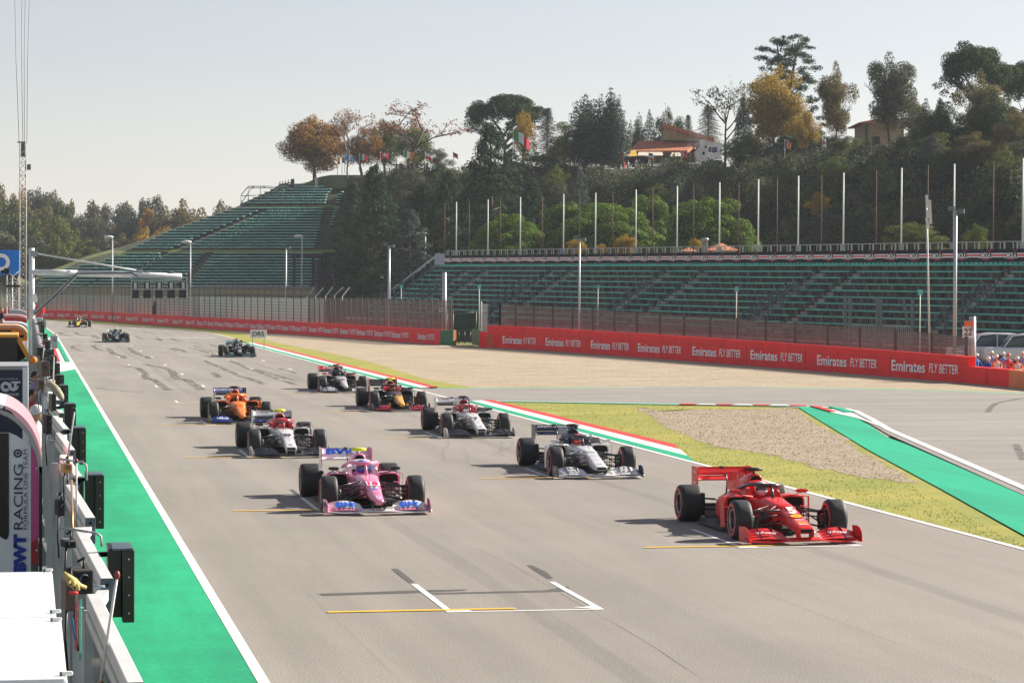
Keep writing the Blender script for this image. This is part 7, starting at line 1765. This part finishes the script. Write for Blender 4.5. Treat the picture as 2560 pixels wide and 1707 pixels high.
# strap, red handle, coiled hoses
mSTR = M('yellow_strap', (.62,.50,.17), .7, noise=(9,.3)); mb = MB()
mb.tube([cw(158,1432,12.8),cw(172,1444,12.8),cw(186,1452,12.9),cw(200,1463,13),cw(216,1468,13)], [.012,.020,.017,.012,.008], n=7); mb.tube([cw(170,1440,12.8),cw(172,1458,12.8),cw(180,1466,12.8),cw(188,1455,12.8)], [.012,.012,.010,.010], n=6); mb.tube([cw(190,1455,12.9),cw(198,1476,12.9)], [.014,.006], n=6)
o = mb.build('strap', mSTR); tag(o, 'crumpled yellow strap tied between the white box and the beam', 'strap')
tube_th('handle', [(172,1481,12.6),(195,1482,12.6)], .0075, M('red_handle',(.80,.04,.03),.4), 'small bright red handle below the yellow strap', 'handle')
def coil(u, v0, v1, d, mt, lb):
    mb = MB(); pts = []; N = 160
    for i in range(N+1):
        t = i/N; c = cw(u+(0 if v1 < 1620 else -1)*t, lerp(v0,v1,t), d); a = i*1.05; pts.append(c+Vector((.0055*math.cos(a), .0055*math.sin(a), 0)))
    mb.tube(pts, .0022, n=4); o = mb.build('coiled_hose', mt); tag(o, lb, 'hose')
coil(191.5,1503,1622,12.4,M('red_hose',(.45,.05,.04),.5),'red coiled air hose hanging by the glass screen'); coil(201.5,1497,1650,12.4,M('green_hose',(.05,.48,.33),.5),'green coiled air hose hanging next to the red one'); coil(196.5,1512,1600,12.5,M('grey_hose',(.15,.15,.15),.5),'dark coiled hose between the red and the green one')
tube_th('cable', [(180,1545,12.4),(184,1575,12.4),(190,1600,12.4)], .006, M('blue_cable',(.02,.16,.38),.5), 'short blue cable behind the coiled hoses', 'cable')
# camera and equipment clutter
def clutter(name, u, v, d, dims, mt, lb, cat='equipment', rz=.2, extra=None):
    root = empty(name, cw(u,v,d), rz, lb, cat); mb = MB(); mb.box((0,0,0), dims); mb.build('case', mt, root, bevel=.008)
    mb = MB(); mb.tube([(dims[0]*.2,0,dims[2]/2),(dims[0]*.3,.03,dims[2]/2+.05),(0,.05,dims[2]/2+.03)], .008, n=5); mb.tube([(-dims[0]*.2,0,-dims[2]/2),(-dims[0]*.25,.02,-dims[2]/2-.15),(0,.03,-dims[2]/2-.3)], .007, n=5); mb.build('cable', mCAB, root)
    mb = MB(); mb.lathe([(dims[0]*.22,-.03),(dims[0]*.26,0)], (0,-dims[1]/2-.01,dims[2]*.15), 'Y', 10); mb.build('dial', mBGR, root)
clutter('equipment_case',199,1450,13.4,(.10,.2,.12),mBLK2,'black camera like case on a bracket under the beam'); clutter('equipment_case',172,1485,13,(.055,.12,.15),M('brown_case',(.09,.06,.05),.5),'brown upright case below the yellow strap'); clutter('equipment_case',171,1358,16,(.07,.14,.045),mBLK2,'black clamp box under the upright antenna'); clutter('equipment_case',150,1268,18.5,(.05,.14,.11),mBLK2,'black connector box left of the upright antenna',)
clutter('equipment_case',166,1170,20.5,(.07,.12,.07),mBRS,'round brass insulator under the leaning antenna'); clutter('equipment_case',119,1060,25,(.05,.2,.18),mBLK2,'black box between the pit stand and the screen'); clutter('equipment_case',99,960,37,(.08,.3,.14),M('brown_case',(.09,.06,.05),.5),'brown box on the pit wall by the crew'); clutter('equipment_case',120,905,46,(.12,.3,.14),mBOX,'black monitor on the pit wall left of the kerb'); clutter('equipment_case',131,1005,32,(.055,.2,.20),mBOX,'narrow black panel in front of the fourth black box')
clutter('monitor',97,878,52,(.12,.3,.16),mBOX,'small black monitor near the orange ball')
for i in range(16):
    Y = 46+i*5.2; rr_ = random.Random(i); clutter('equipment_case', 0,0,1,(.14,.3,rr_.choice((.18,.26,.34))), rr_.choice((mBOX,mBLK2,mGALV,M('brown_case',(.09,.06,.05),.5))), 'dark equipment box far along the pit wall') ; o = [q for q in bpy.data.objects if q.name.startswith('equipment_case') and q.parent is None][-1]
    o = bpy.data.objects[max((q.name for q in bpy.data.objects if q.name.startswith('equipment_case') and q.type == 'EMPTY'), key=lambda s: (len(s), s))]
    o.location = (rr_.uniform(.25,.85), Y, rr_.uniform(2.45,2.85)); o['group'] = 'equipment along the far pit wall'
mb = MB(); mb.ball((0,0,0), .07, 12); o = mb.build('orange_ball', M('orange_foam',(.80,.20,.02),.7), loc=cw(84,900,50)); tag(o, 'small orange foam ball on the pit wall', 'ball')
# rolled camouflage net
mNETC = ground_mat('camouflage_net', (.42,.38,.25), (.55,.50,.36), (.16,.14,.09), 6, 30, 1, .02, .95)
mb = MB(); P_ = [cw(121,960,33),cw(130,963,32),cw(142,975,31),cw(152,990,30.5),cw(156,1000,30)]; mb.tube(P_, [.035,.045,.045,.038,.018], n=12); o = mb.build('rolled_net', mNETC); tag(o, 'rolled beige camouflage net lying over the pit wall beam', 'net')
# ================================================================ team stands in the pit lane
def glossy(n, c): return M(n, c, .3, coat=.5)
mWHB = glossy('white_gloss_panel', (.80,.80,.80)); mPNK = glossy('pink_canopy', (.80,.40,.46)); mPK2 = glossy('magenta_panel', (.60,.06,.28)); mCRM = glossy('crimson_panel', (.35,.0,.02)); mSLT = glossy('slate_panel', (.06,.08,.11)); mPGR = M('pale_grey_panel', (.72,.75,.80), .45); mNVP = M('navy_panel', (.012,.018,.045), .5); mALU = M('brushed_trim', (.36,.37,.38), .4, metal=.4)
# white boxes nearest the camera
wb_ = empty('equipment_cabinet', (-.57,7.5,3.137), label='white flat topped cabinet filling the bottom left corner', cat='cabinet')
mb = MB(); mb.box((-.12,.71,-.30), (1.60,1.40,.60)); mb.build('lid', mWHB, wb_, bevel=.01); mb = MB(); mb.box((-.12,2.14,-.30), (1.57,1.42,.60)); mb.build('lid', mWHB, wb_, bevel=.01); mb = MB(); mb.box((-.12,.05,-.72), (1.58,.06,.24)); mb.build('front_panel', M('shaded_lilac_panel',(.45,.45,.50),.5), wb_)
for x, y in ((.66,2.84),(.675,1.52),(.675,1.30),(.69,.06)): mb = MB(); mb.box((x-.008,y,.006), (.028,.016,.012)); mb.build('latch', mWHB, wb_, bevel=.004); mb = MB(); mb.box((x-.027,y,.005), (.008,.014,.010)); mb.build('hinge', mBGR, wb_)
# canopied stand with the big vertical lettering
def arch(pts_, y0, y1, mb, m=0):                        # extrude an outline (x,z) from y0 to y1
    mb.loft([[Vector((x,y,z)) for x, z in pts_] for y in (y0,y1)], m=m, closed=False, caps=False)
bd = 25.6
def bpt(u, v): p = cw(u, v, bd); return p.x, p.z
st = empty('pit_stand', (-.6,bd,0), label='pink and white pit stand with tall lettering on its side panel', cat='pit stand')
XR2 = bpt(105,1200)[0]; ZT = bpt(0,1003)[1]
outl = [(XR2-1.6,ZT-.01)]+[(XR2-.47+.47*math.sin(a), ZT-.60+.60*math.cos(a)) for a in [math.pi/2*k/12 for k in range(13)]]
mb = MB(); o2 = [(x,z) for x, z in outl]; 
def shell(mb, ol, th, y0, y1):
    inn = [(x-(th if i > 1 else 0), z-th) for i, (x, z) in enumerate(ol)]
    arch(ol, y0, y1, mb); arch(inn, y0, y1, mb)
    for y in (y0,y1):
        for i in range(len(ol)-1): mb.add([(ol[i][0],y,ol[i][1]),(ol[i+1][0],y,ol[i+1][1]),(inn[i+1][0],y,inn[i+1][1]),(inn[i][0],y,inn[i][1])], [(0,1,2,3)])
mb = MB(); shell(mb, outl[3:], .03, bd+.0, bd+2.6); rel(mb.build('canopy', mPNK), st)
mb = MB(); shell(mb, outl[:4], .03, bd+.0, bd+2.6); rel(mb.build('canopy_roof', mWHB), st)
mb = MB(); shell(mb, [(x-.006,z-.05) for x, z in outl[1:]], .03, bd-.03, bd-.0); mb2 = rel(mb.build('trim', mALU), st)
mb = MB(); mb.plate([(XR2-.03,bd-.03,.6),(XR2,bd-.03,.6),(XR2,bd-.03,ZT-.6),(XR2-.03,bd-.03,ZT-.6)], (0,.05,0)); rel(mb.build('post', M('black_gasket',(.015,.015,.015),.5)), st)
def panel(name, u0, u1, vt0, vt1, vb, mt, dy=.02):
    a, b = bpt(u0,vt0), bpt(u1,vt1); c, d_ = bpt(u1,vb), bpt(u0,vb); mb = MB(); mb.plate([(a[0],bd+dy,a[1]),(b[0],bd+dy,b[1]),(c[0],bd+dy,c[1]),(d_[0],bd+dy,d_[1])], (0,.02,0)); return rel(mb.build(name, mt), st)
pts_ = [bpt(u,v) for u,v in ((-120,1075),(24,1075),(40,1082),(56,1092),(77,1108),(77,1421),(0,1421),(-120,1421))]
mb = MB(); mb.plate([(x,bd+.03,z) for x, z in pts_], (0,.02,0)); rel(mb.build('side_panel', mPGR), st)
pts_ = [bpt(u,v) for u,v in ((77,1108),(88,1124),(94,1142),(97,1165),(97,1335),(77,1345))]
mb = MB(); mb.plate([(x,bd+.028,z) for x, z in pts_], (0,.02,0)); rel(mb.build('coloured_panel', mPK2), st)
panel('coloured_panel', 77, 96, 1345, 1336, 1402, mCRM, .026); panel('coloured_panel', 77, 96, 1402, 1398, 1425, mSLT, .024)
pts_ = [bpt(u,v) for u,v in ((-10,1076),(23,1076),(23,1325),(19,1337),(12,1337),(0,1329),(-10,1325))]
mb = MB(); mb.plate([(x,bd+.022,z) for x, z in pts_], (0,.02,0)); rel(mb.build('window', M('tinted_window',(.012,.012,.014),.15)), st)
def vtext(s, u, v0, v1, hpx, mt, bold=.0, sp=1.0):      # reads upward
    a = cw(u,(v0+v1)/2,bd+.015); L_ = abs(cw(u,v0,bd).z-cw(u,v1,bd).z); t = text(s, (a.x,bd+.018,a.z), (0,0,1), (-1,0,0), L_, PX(hpx,bd), mt, None, bold=bold, lift=.004, spacing=sp); rel(t, st)
nvl = M('navy_lettering',(.012,.02,.08),.5); vtext('BWT', 50, 1324, 1418, 31, M('royal_blue_lettering',(.01,.03,.32),.5), .07); vtext('RACING', 46, 1153, 1313, 22, nvl, .0); vtext('FORMULA ONE TEAM', 64, 1116, 1313, 10, nvl, -.005)
c = cw(45,1126,bd); mb = MB(); mb.lathe([(.024,0),(.040,0)], (c.x,bd+.014,c.z), 'Y', 24); mb.lathe([(.001,0),(.013,0)], (c.x,bd+.014,c.z), 'Y', 16); rel(mb.build('ring_emblem', nvl), st)
for u, v in ((92,1164),(92,1365)): mb = MB(); c = cw(u,v,bd); mb.ball((c.x,bd+.01,c.z), .014, 8); rel(mb.build('screw', mBOLT), st)
p = cw(4,1440,24); person(Vector((p.x,p.y,p.z-1.78)), 1.2, 'stand', mPAL, 'person with light brown curly hair standing before the pink stand', sc_=1.0, hair=M('light_brown_hair',(.22,.14,.07),.9,noise=(40,.6),bump=(90,1,.02)))
# navy stand with the emblem
def stand(u_l, u_r, v_top, d, dep, mt_top, mt_side, lb, trim=None, z0=.6, arc=False, vfront=None):
    root = empty('pit_stand', cz((u_l+u_r)/2,d,0), label=lb, cat='pit stand'); a = cw(u_l, v_top, d); b = cw(u_r, v_top, d); zt = a.z
    mb = MB(); mb.plate([(a.x,d,zt-.04),(b.x,d,zt-.04),(b.x,d+dep,zt-.04),(a.x,d+dep,zt-.04)], (0,0,.06)); rel(mb.build('roof', mt_top, bevel=.01), root)
    mb = MB(); mb.plate([(a.x,d+.02,z0),(b.x-.02,d+.02,z0),(b.x-.02,d+.02,zt-.05),(a.x,d+.02,zt-.05)], (0,.04,0)); rel(mb.build('side_panel', mt_side), root)
    if trim: mb = MB(); mb.plate([(b.x-.085,d-.01,z0),(b.x,d-.01,z0),(b.x,d-.01,zt),(b.x-.085,d-.01,zt)], (0,dep,0)); rel(mb.build('corner_post', trim, bevel=.01), root)
    return root
s2 = stand(-60, 71, 914, 40, 2.2, M('grey_roof_panel',(.30,.30,.31),.5), mNVP, 'navy and white pit stand with a round emblem and lettering', trim=mPGR)
def stext(s, u, v, wpx, hpx, d, mt, root, bold=.0): c = cw(u,v,d); t = text(s, (c.x,d-.002,c.z), (1,0,0), (0,0,1), PX(wpx,d), PX(hpx,d), mt, None, bold=bold, lift=.004); rel(t, root)
mLG = M('pale_grey_lettering',(.50,.52,.58),.5)
stext('SCUDERIA', 24, 943, 43, 3.6, 40, mLG, s2, .0); stext('ALPHATAURI', 25, 981, 44, 6.4, 40, mLG, s2, .02)
mb = MB(); C_ = lambda u, v: cw(u,v,40)
def arcband(mb, u, v, r0, r1, a0, a1, d, y):
    N = 18; P0, P1 = [], []
    for k in range(N+1):
        a = a0+(a1-a0)*k/N; p = cw(u+r0*math.cos(a), v-r0*math.sin(a), d); q = cw(u+r1*math.cos(a), v-r1*math.sin(a), d); P0.append((p.x,y,p.z)); P1.append((q.x,y,q.z))
    for k in range(N): mb.add([P0[k],P1[k],P1[k+1],P0[k+1]], [(0,1,2,3)])
arcband(mb, 15, 962, 5, 12.5, .35, 5.6, 40, 39.995); arcband(mb, 34, 960, 5, 13, 2.4, 6.2, 40, 39.994)
for q in (((27,949),(52,949),(50,954),(31,954)),((36,954),(43,954),(40,966),(34,968))): P_ = [C_(*z) for z in q]; mb.add([(z.x,39.993,z.z) for z in P_], [(0,1,2,3)])
rel(mb.build('emblem', mLG), s2)
s3 = stand(-60, 46, 836, 62, 3.0, M('amber_trim',(.75,.36,.04),.4), M('black_gloss',(.010,.010,.011),.2), 'black pit stand with an amber edge behind the navy one')
mb = MB(); a, b = cw(40,838,61.9), cw(71,893,61.9); mb.seg(a, b, .10, .05, up=Vector((0,1,0))); rel(mb.build('edge_strut', MATS['amber_trim']), s3); mb = MB(); a, b, c = cw(40,840,62.0), cw(69,892,62.0), cw(40,905,62.0); mb.plate([a,b,c], (0,.05,0)); rel(mb.build('wing_panel', MATS['black_gloss']), s3)
# orange rounded stand
def roundstand(u0, u1, vt, vb, d, mt, lb, rim=None, win=True):
    root = empty('pit_stand', cz(u1,d,0), label=lb, cat='pit stand'); a = cw(u0,vt,d); b = cw(u1,vb,d); rr_ = (cw(u1,vt,d).x-cw(u1-32,vt,d).x)
    H = a.z-b.z; ol = [(a.x,a.z)]+[(b.x-rr_+rr_*math.sin(q), a.z-H*.6+H*.6*math.cos(q)) for q in [math.pi/2*k/10 for k in range(11)]]+[(b.x,b.z),(a.x,b.z)]
    mb = MB(); mb.plate([(x,d,z) for x, z in ol], (0,2.5,0)); rel(mb.build('canopy', mt), root)
    if rim: 
        mb = MB(); o3 = ol[:-2]
        for i in range(len(o3)-1): mb.add([(o3[i][0],d-.05,o3[i][1]+.02),(o3[i+1][0],d-.05,o3[i+1][1]+.02),(o3[i+1][0],d-.05,o3[i+1][1]-.07),(o3[i][0],d-.05,o3[i][1]-.07)], [(0,1,2,3)]); mb.add([(o3[i][0],d-.05,o3[i][1]+.02),(o3[i+1][0],d-.05,o3[i+1][1]+.02),(o3[i+1][0],d+2.5,o3[i+1][1]+.02),(o3[i][0],d+2.5,o3[i][1]+.02)], [(0,1,2,3)])
        rel(mb.build('rim', rim), root)
    if win:
        for (x0,x1,y0,y1) in ((-10,29,823,834),(48,60,835,842)):
            mb = MB(); P_ = [cw(*q,d-.02) for q in ((x0,y0),(x1,y0),(x1,y1),(x0,y1))]; mb.add([(p.x,d-.02,p.z) for p in P_], [(0,1,2,3)]); rel(mb.build('window', mDK), root)
    mb = MB(); mb.box((b.x-.9,d+1,b.z/2), (1.2,1.6,b.z)); rel(mb.build('base', mBLK2), root); return root
roundstand(-30, 68, 812, 850, 78, M('orange_canopy',(.85,.20,.01),.35,coat=.4), 'rounded orange pit stand', rim=M('pale_orange_rim',(.80,.38,.22),.4))
roundstand(8, 68, 804, 822, 88, M('white_blue_canopy',(.60,.63,.68),.4), 'low white pit stand between the orange and the red one', win=False)
rs4 = roundstand(10, 68, 787, 803, 104, M('red_canopy',(.65,.03,.03),.35,coat=.4), 'red pit stand with a small yellow shield', rim=M('pale_red_rim',(.75,.35,.33),.4), win=False)
mb = MB(); c = cw(61,802,103.9); mb.plate([(c.x-.08,c.y,c.z+.1),(c.x+.08,c.y,c.z+.1),(c.x+.08,c.y,c.z-.06),(c.x,c.y,c.z-.13),(c.x-.08,c.y,c.z-.06)], (0,.02,0)); rel(mb.build('shield', tY), rs4)
roundstand(24, 66, 773, 787, 128, M('silver_canopy',(.45,.46,.50),.4), 'silver pit stand beyond the red one, beside the gantry post', win=False)
# number board in the pit, red flag shape
board(99,803,118,.26,.36,'21','white board reading 21 at the far end of the pit wall')
flag(86,765,27,16,['red','red'],'red flag hanging beside the gantry strut',150,True,pole=60,seed=30,droop=.1)
# crew
for u, v, d, mt, hd_, lb in ((30,897,66,mBLK2,'helmet','crew member in a white cap and blue mask inside the black stand'),(14,892,68,mBLK2,'hair','crew member in black with a blue mask inside the black stand'),(87,940,60,M('lilac_overall',(.30,.27,.48),.8),'hair','crew member in a lilac overall leaning over the pit wall'),(80,985,52,mRDJ,'hair','crew member in red and grey leaning on the pit wall'),(92,1030,46,mPAL,'helmet','crew member in white with a silver helmet, closest on the pit wall'),(13,828,96,mRDJ,'hair','crew member inside the orange stand'),(6,805,95,mBLK2,'hair','crew member in black left of the red stand'),(5,778,120,mNVY,'hair','crew member in navy at the left edge far away'),(22,842,90,M('salmon_overall',(.55,.22,.15),.8),'hair','crew member in salmon seen through the orange stand window')):
    p = cw(u, v-8, d); person(Vector((p.x,p.y,p.z-1.75)), 1.2 if u > 70 else -.1, 'reach' if u > 70 else 'stand', mt, lb, 'hair' if hd_ == 'hair' else 'helmet', mWH, mask=mBLM if 'mask' in lb else None)
# ================================================================ start light gantry
gd = 141
mGW = M('white_painted_steel', (.62,.64,.65), .4, noise=(2,.12))
gt = empty('light_gantry', cz(75,gd,0), label='white gantry arm over the track carrying the start lights', cat='gantry')
base = cw(79,620,gd); mb = MB(); mb.tube([(base.x,base.y,0),(base.x,base.y,base.z)], .155, n=14); rel(mb.build('post', mGW), gt)
mb = MB(); a = cw(79,680.5,gd); b = cw(454,691,gd); mb.tube([a, cw(195,683,gd)], [.165,.165], n=14); mb.tube([cw(195,683,gd), b], [.175,.16], n=14); rel(mb.build('arm', mGW), gt)
mb = MB(); mb.seg(cw(86,784,gd), cw(193,687,gd), .2, .22, up=Vector((0,1,0))); rel(mb.build('strut', mGALV), gt)
mb = MB(); mb.tube([cw(86,786,gd-.2), cw(140,738,gd-.2), cw(192,684,gd-.2), cw(270,683,gd-.2), cw(330,682,gd-.2), cw(345,692,gd-.2)], .03, n=5); rel(mb.build('cable', mCAB), gt)
mb = MB(); mb.tube([cw(82,632,gd), cw(345,677,gd)], .05, n=6); rel(mb.build('tie_rod', mGW), gt); mb = MB(); mb.box(cw(86,634,gd), (.35,.4,.3)); mb.box(cw(350,678,gd), (.3,.3,.2)); mb.box(cw(430,683,gd),(.2,.2,.2)); mb.box(cw(370,682,gd),(.2,.2,.2)); rel(mb.build('bracket', mPOST), gt)
mb = MB()
for q in (((328,694),(468,694)),((328,703),(468,703)),((328,723),(468,723)),((329,693),(329,746)),((467,693),(467,746)),((440,703),(466,692)),((340,694),(345,690))): mb.seg(cw(*q[0],gd-.3), cw(*q[1],gd-.3), .05, .05, up=HF)
rel(mb.build('lamp_frame', mPOST), gt)
for i in range(5):
    u = 337.5+i*30; lp = MB(); P_ = [cw(u-9.5,725,gd-.3),cw(u+9.5,725,gd-.3),cw(u+9.5,745,gd-.3),cw(u-9.5,745,gd-.3)]; lp.plate(P_, HF*.25); rel(lp.build('light_panel', mBOX), gt)
    lp = MB(); P_ = [cw(u-7.5,705,gd-.25),cw(u+7.5,705,gd-.25),cw(u+7.5,722,gd-.25),cw(u-7.5,722,gd-.25)]; lp.plate(P_, HF*.25); rel(lp.build('light_box', mBOX), gt)
    lp = MB(); P_ = [cw(u-3,706,gd-.28),cw(u+4,706,gd-.28),cw(u+4,721,gd-.28),cw(u-3,721,gd-.28)]; lp.plate(P_, HF*.02); rel(lp.build('light_front', M('pale_lamp_back',(.45,.46,.47),.5)), gt)
mb = MB(); c = cw(87,748,gd-1); mb.box(c, (.28,.3,.30)); mb.box(c+Vector((0,0,.22)), (.2,.2,.12)); o = mb.build('camera_box', mWHB, bevel=.02); tag(o, 'small white box camera fixed beside the gantry post', 'camera')
# ================================================================ lattice mast, wires, blue sign, camera tower
ld = 165
lm_ = empty('lattice_mast', cz(57,ld,0), label='tall slender lattice mast with wires rising out of the picture', cat='mast')
zt = cw(57,358,ld).z; hwm = PX(7.8,ld); c0 = cw(57.5,600,ld); cor = [Vector((c0.x+sx*hwm,c0.y+sy*hwm,0)) for sx, sy in ((-1,-1),(1,-1),(1,1),(-1,1))]
mLAT = M('pale_lattice', (.46,.45,.42), .5)
for p in cor: mb = MB(); mb.tube([p, p+Vector((0,0,zt))], .035, n=5); rel(mb.build('corner_tube', mLAT), lm_)
mb = MB(); z = .2; k = 0
while z < zt-.5:
    for i in range(4):
        a, b = cor[i], cor[(i+1)%4]; mb.tube([a+Vector((0,0,z)), b+Vector((0,0,z+.42))] if (k+i)%2 else [b+Vector((0,0,z)), a+Vector((0,0,z+.42))], .020, n=3)
        if k % 2 == 0: mb.tube([a+Vector((0,0,z)), b+Vector((0,0,z))], .018, n=3)
    z += .42; k += 1
rel(mb.build('bracing', mLAT), lm_)
mb = MB(); c = Vector((c0.x,c0.y,zt)); mb.box(c-Vector((0,0,.4)), (.25,.25,.9)); mb.box(c+Vector((-.1,0,.05)), (.5,.1,.08)); rel(mb.build('head_gear', mSTEEL), lm_); mb = MB(); mb.box(cw(70,418,ld), (.35,.1,.35)); rel(mb.build('aerial_box', mSTEEL), lm_)
for i, (u0, u1) in enumerate(((48,36),(57,55),(61,64),(67,75))):
    mb = MB(); a = cw(u0,360,ld); b = cw(u1,-60,ld*1.02); m_ = a.lerp(b,.5)-HR*.05; mb.tube([a,m_,b], .016, n=4); rel(mb.build('wire', M('thin_wire',(.10,.10,.11),.5)), lm_)
bs = empty('blue_sign', cz(10,152,0), label='blue sign with a thick white ring letter at the left edge', cat='sign'); mb = MB(); P_ = [cw(-60,625,152),cw(48,625,152),cw(48,687,152),cw(-60,687,152)]; mb.plate(P_, HF*.2); rel(mb.build('sign_panel', M('sky_blue_panel',(.0,.19,.66),.5)), bs)
mb = MB(); mid = cw(3,655.5,151.9); 
N = 28
for k in range(N):
    a0, a1 = 2*math.pi*k/N, 2*math.pi*(k+1)/N; P_ = [mid+HR*(r_*math.cos(a))+Vector((0,0,r_*math.sin(a))) for r_, a in ((.28,a0),(.50,a0),(.50,a1),(.28,a1))]; mb.add(P_, [(0,1,2,3)])
rel(mb.build('ring_letter', mLETW), bs); mb = MB(); 
for u in (-40,30): p = cw(u,687,152.2); mb.tube([(p.x,p.y,0), p], .06, n=5); rel(mb.build('sign_post', mPOST), bs); mb = MB()
ct = empty('camera_tower', cz(32,146,0), label='scaffold tower with a camera platform below the blue sign', cat='tower')
tc_ = cw(32,700,146); co = [Vector((tc_.x+sx*.32,tc_.y+sy*.5,0)) for sx, sy in ((-1,-1),(1,-1),(1,1),(-1,1))]; zt2 = cw(32,688,146).z
for p in co: mb = MB(); mb.tube([p, p+Vector((0,0,zt2))], .028, n=5); rel(mb.build('standard', mLAT), ct)
mb = MB(); z = .3; k = 0
while z < zt2-.3:
    for i in range(4): a, b = co[i], co[(i+1)%4]; mb.tube([a+Vector((0,0,z)), b+Vector((0,0,z+.6))] if (k+i)%2 else [b+Vector((0,0,z)), a+Vector((0,0,z+.6))], .018, n=3); mb.tube([a+Vector((0,0,z)), b+Vector((0,0,z))], .016, n=3)
    z += .6; k += 1
rel(mb.build('bracing', mLAT), ct); mb = MB(); mb.box((tc_.x,tc_.y,cw(32,715,146).z), (.8,1.1,.12)); rel(mb.build('platform', mDT), ct)
mb = MB(); c = cw(17,677,145.5); mb.box(c, (.30,.6,.30)); mb.box(c+Vector((-.18,-.1,-.05)), (.25,.3,.18)); mb.tube([c, c-Vector((0,0,.4))], .05, n=6); o = mb.build('television_camera', mBLK2, bevel=.03); tag(o, 'black television camera on the scaffold tower by the blue sign', 'camera')
# ================================================================ haze
hm = bpy.data.materials.new('haze_air'); hm.use_nodes = True; n = hm.node_tree
for q in list(n.nodes):
    if q.type == 'BSDF_PRINCIPLED': n.nodes.remove(q)
pv = n.nodes.new('ShaderNodeVolumePrincipled'); pv.inputs['Color'].default_value = (.80,.87,.96,1); pv.inputs['Density'].default_value = .00013; pv.inputs['Anisotropy'].default_value = .2
n.links.new(pv.outputs[0], n.nodes['Material Output'].inputs['Volume'])
mb = MB(); mb.box((500,1450,44), (4000,3200,92)); o = mb.build('haze', hm); o['kind'] = 'stuff'; o['label'] = 'thin pale haze over the whole circuit'; o['category'] = 'haze'
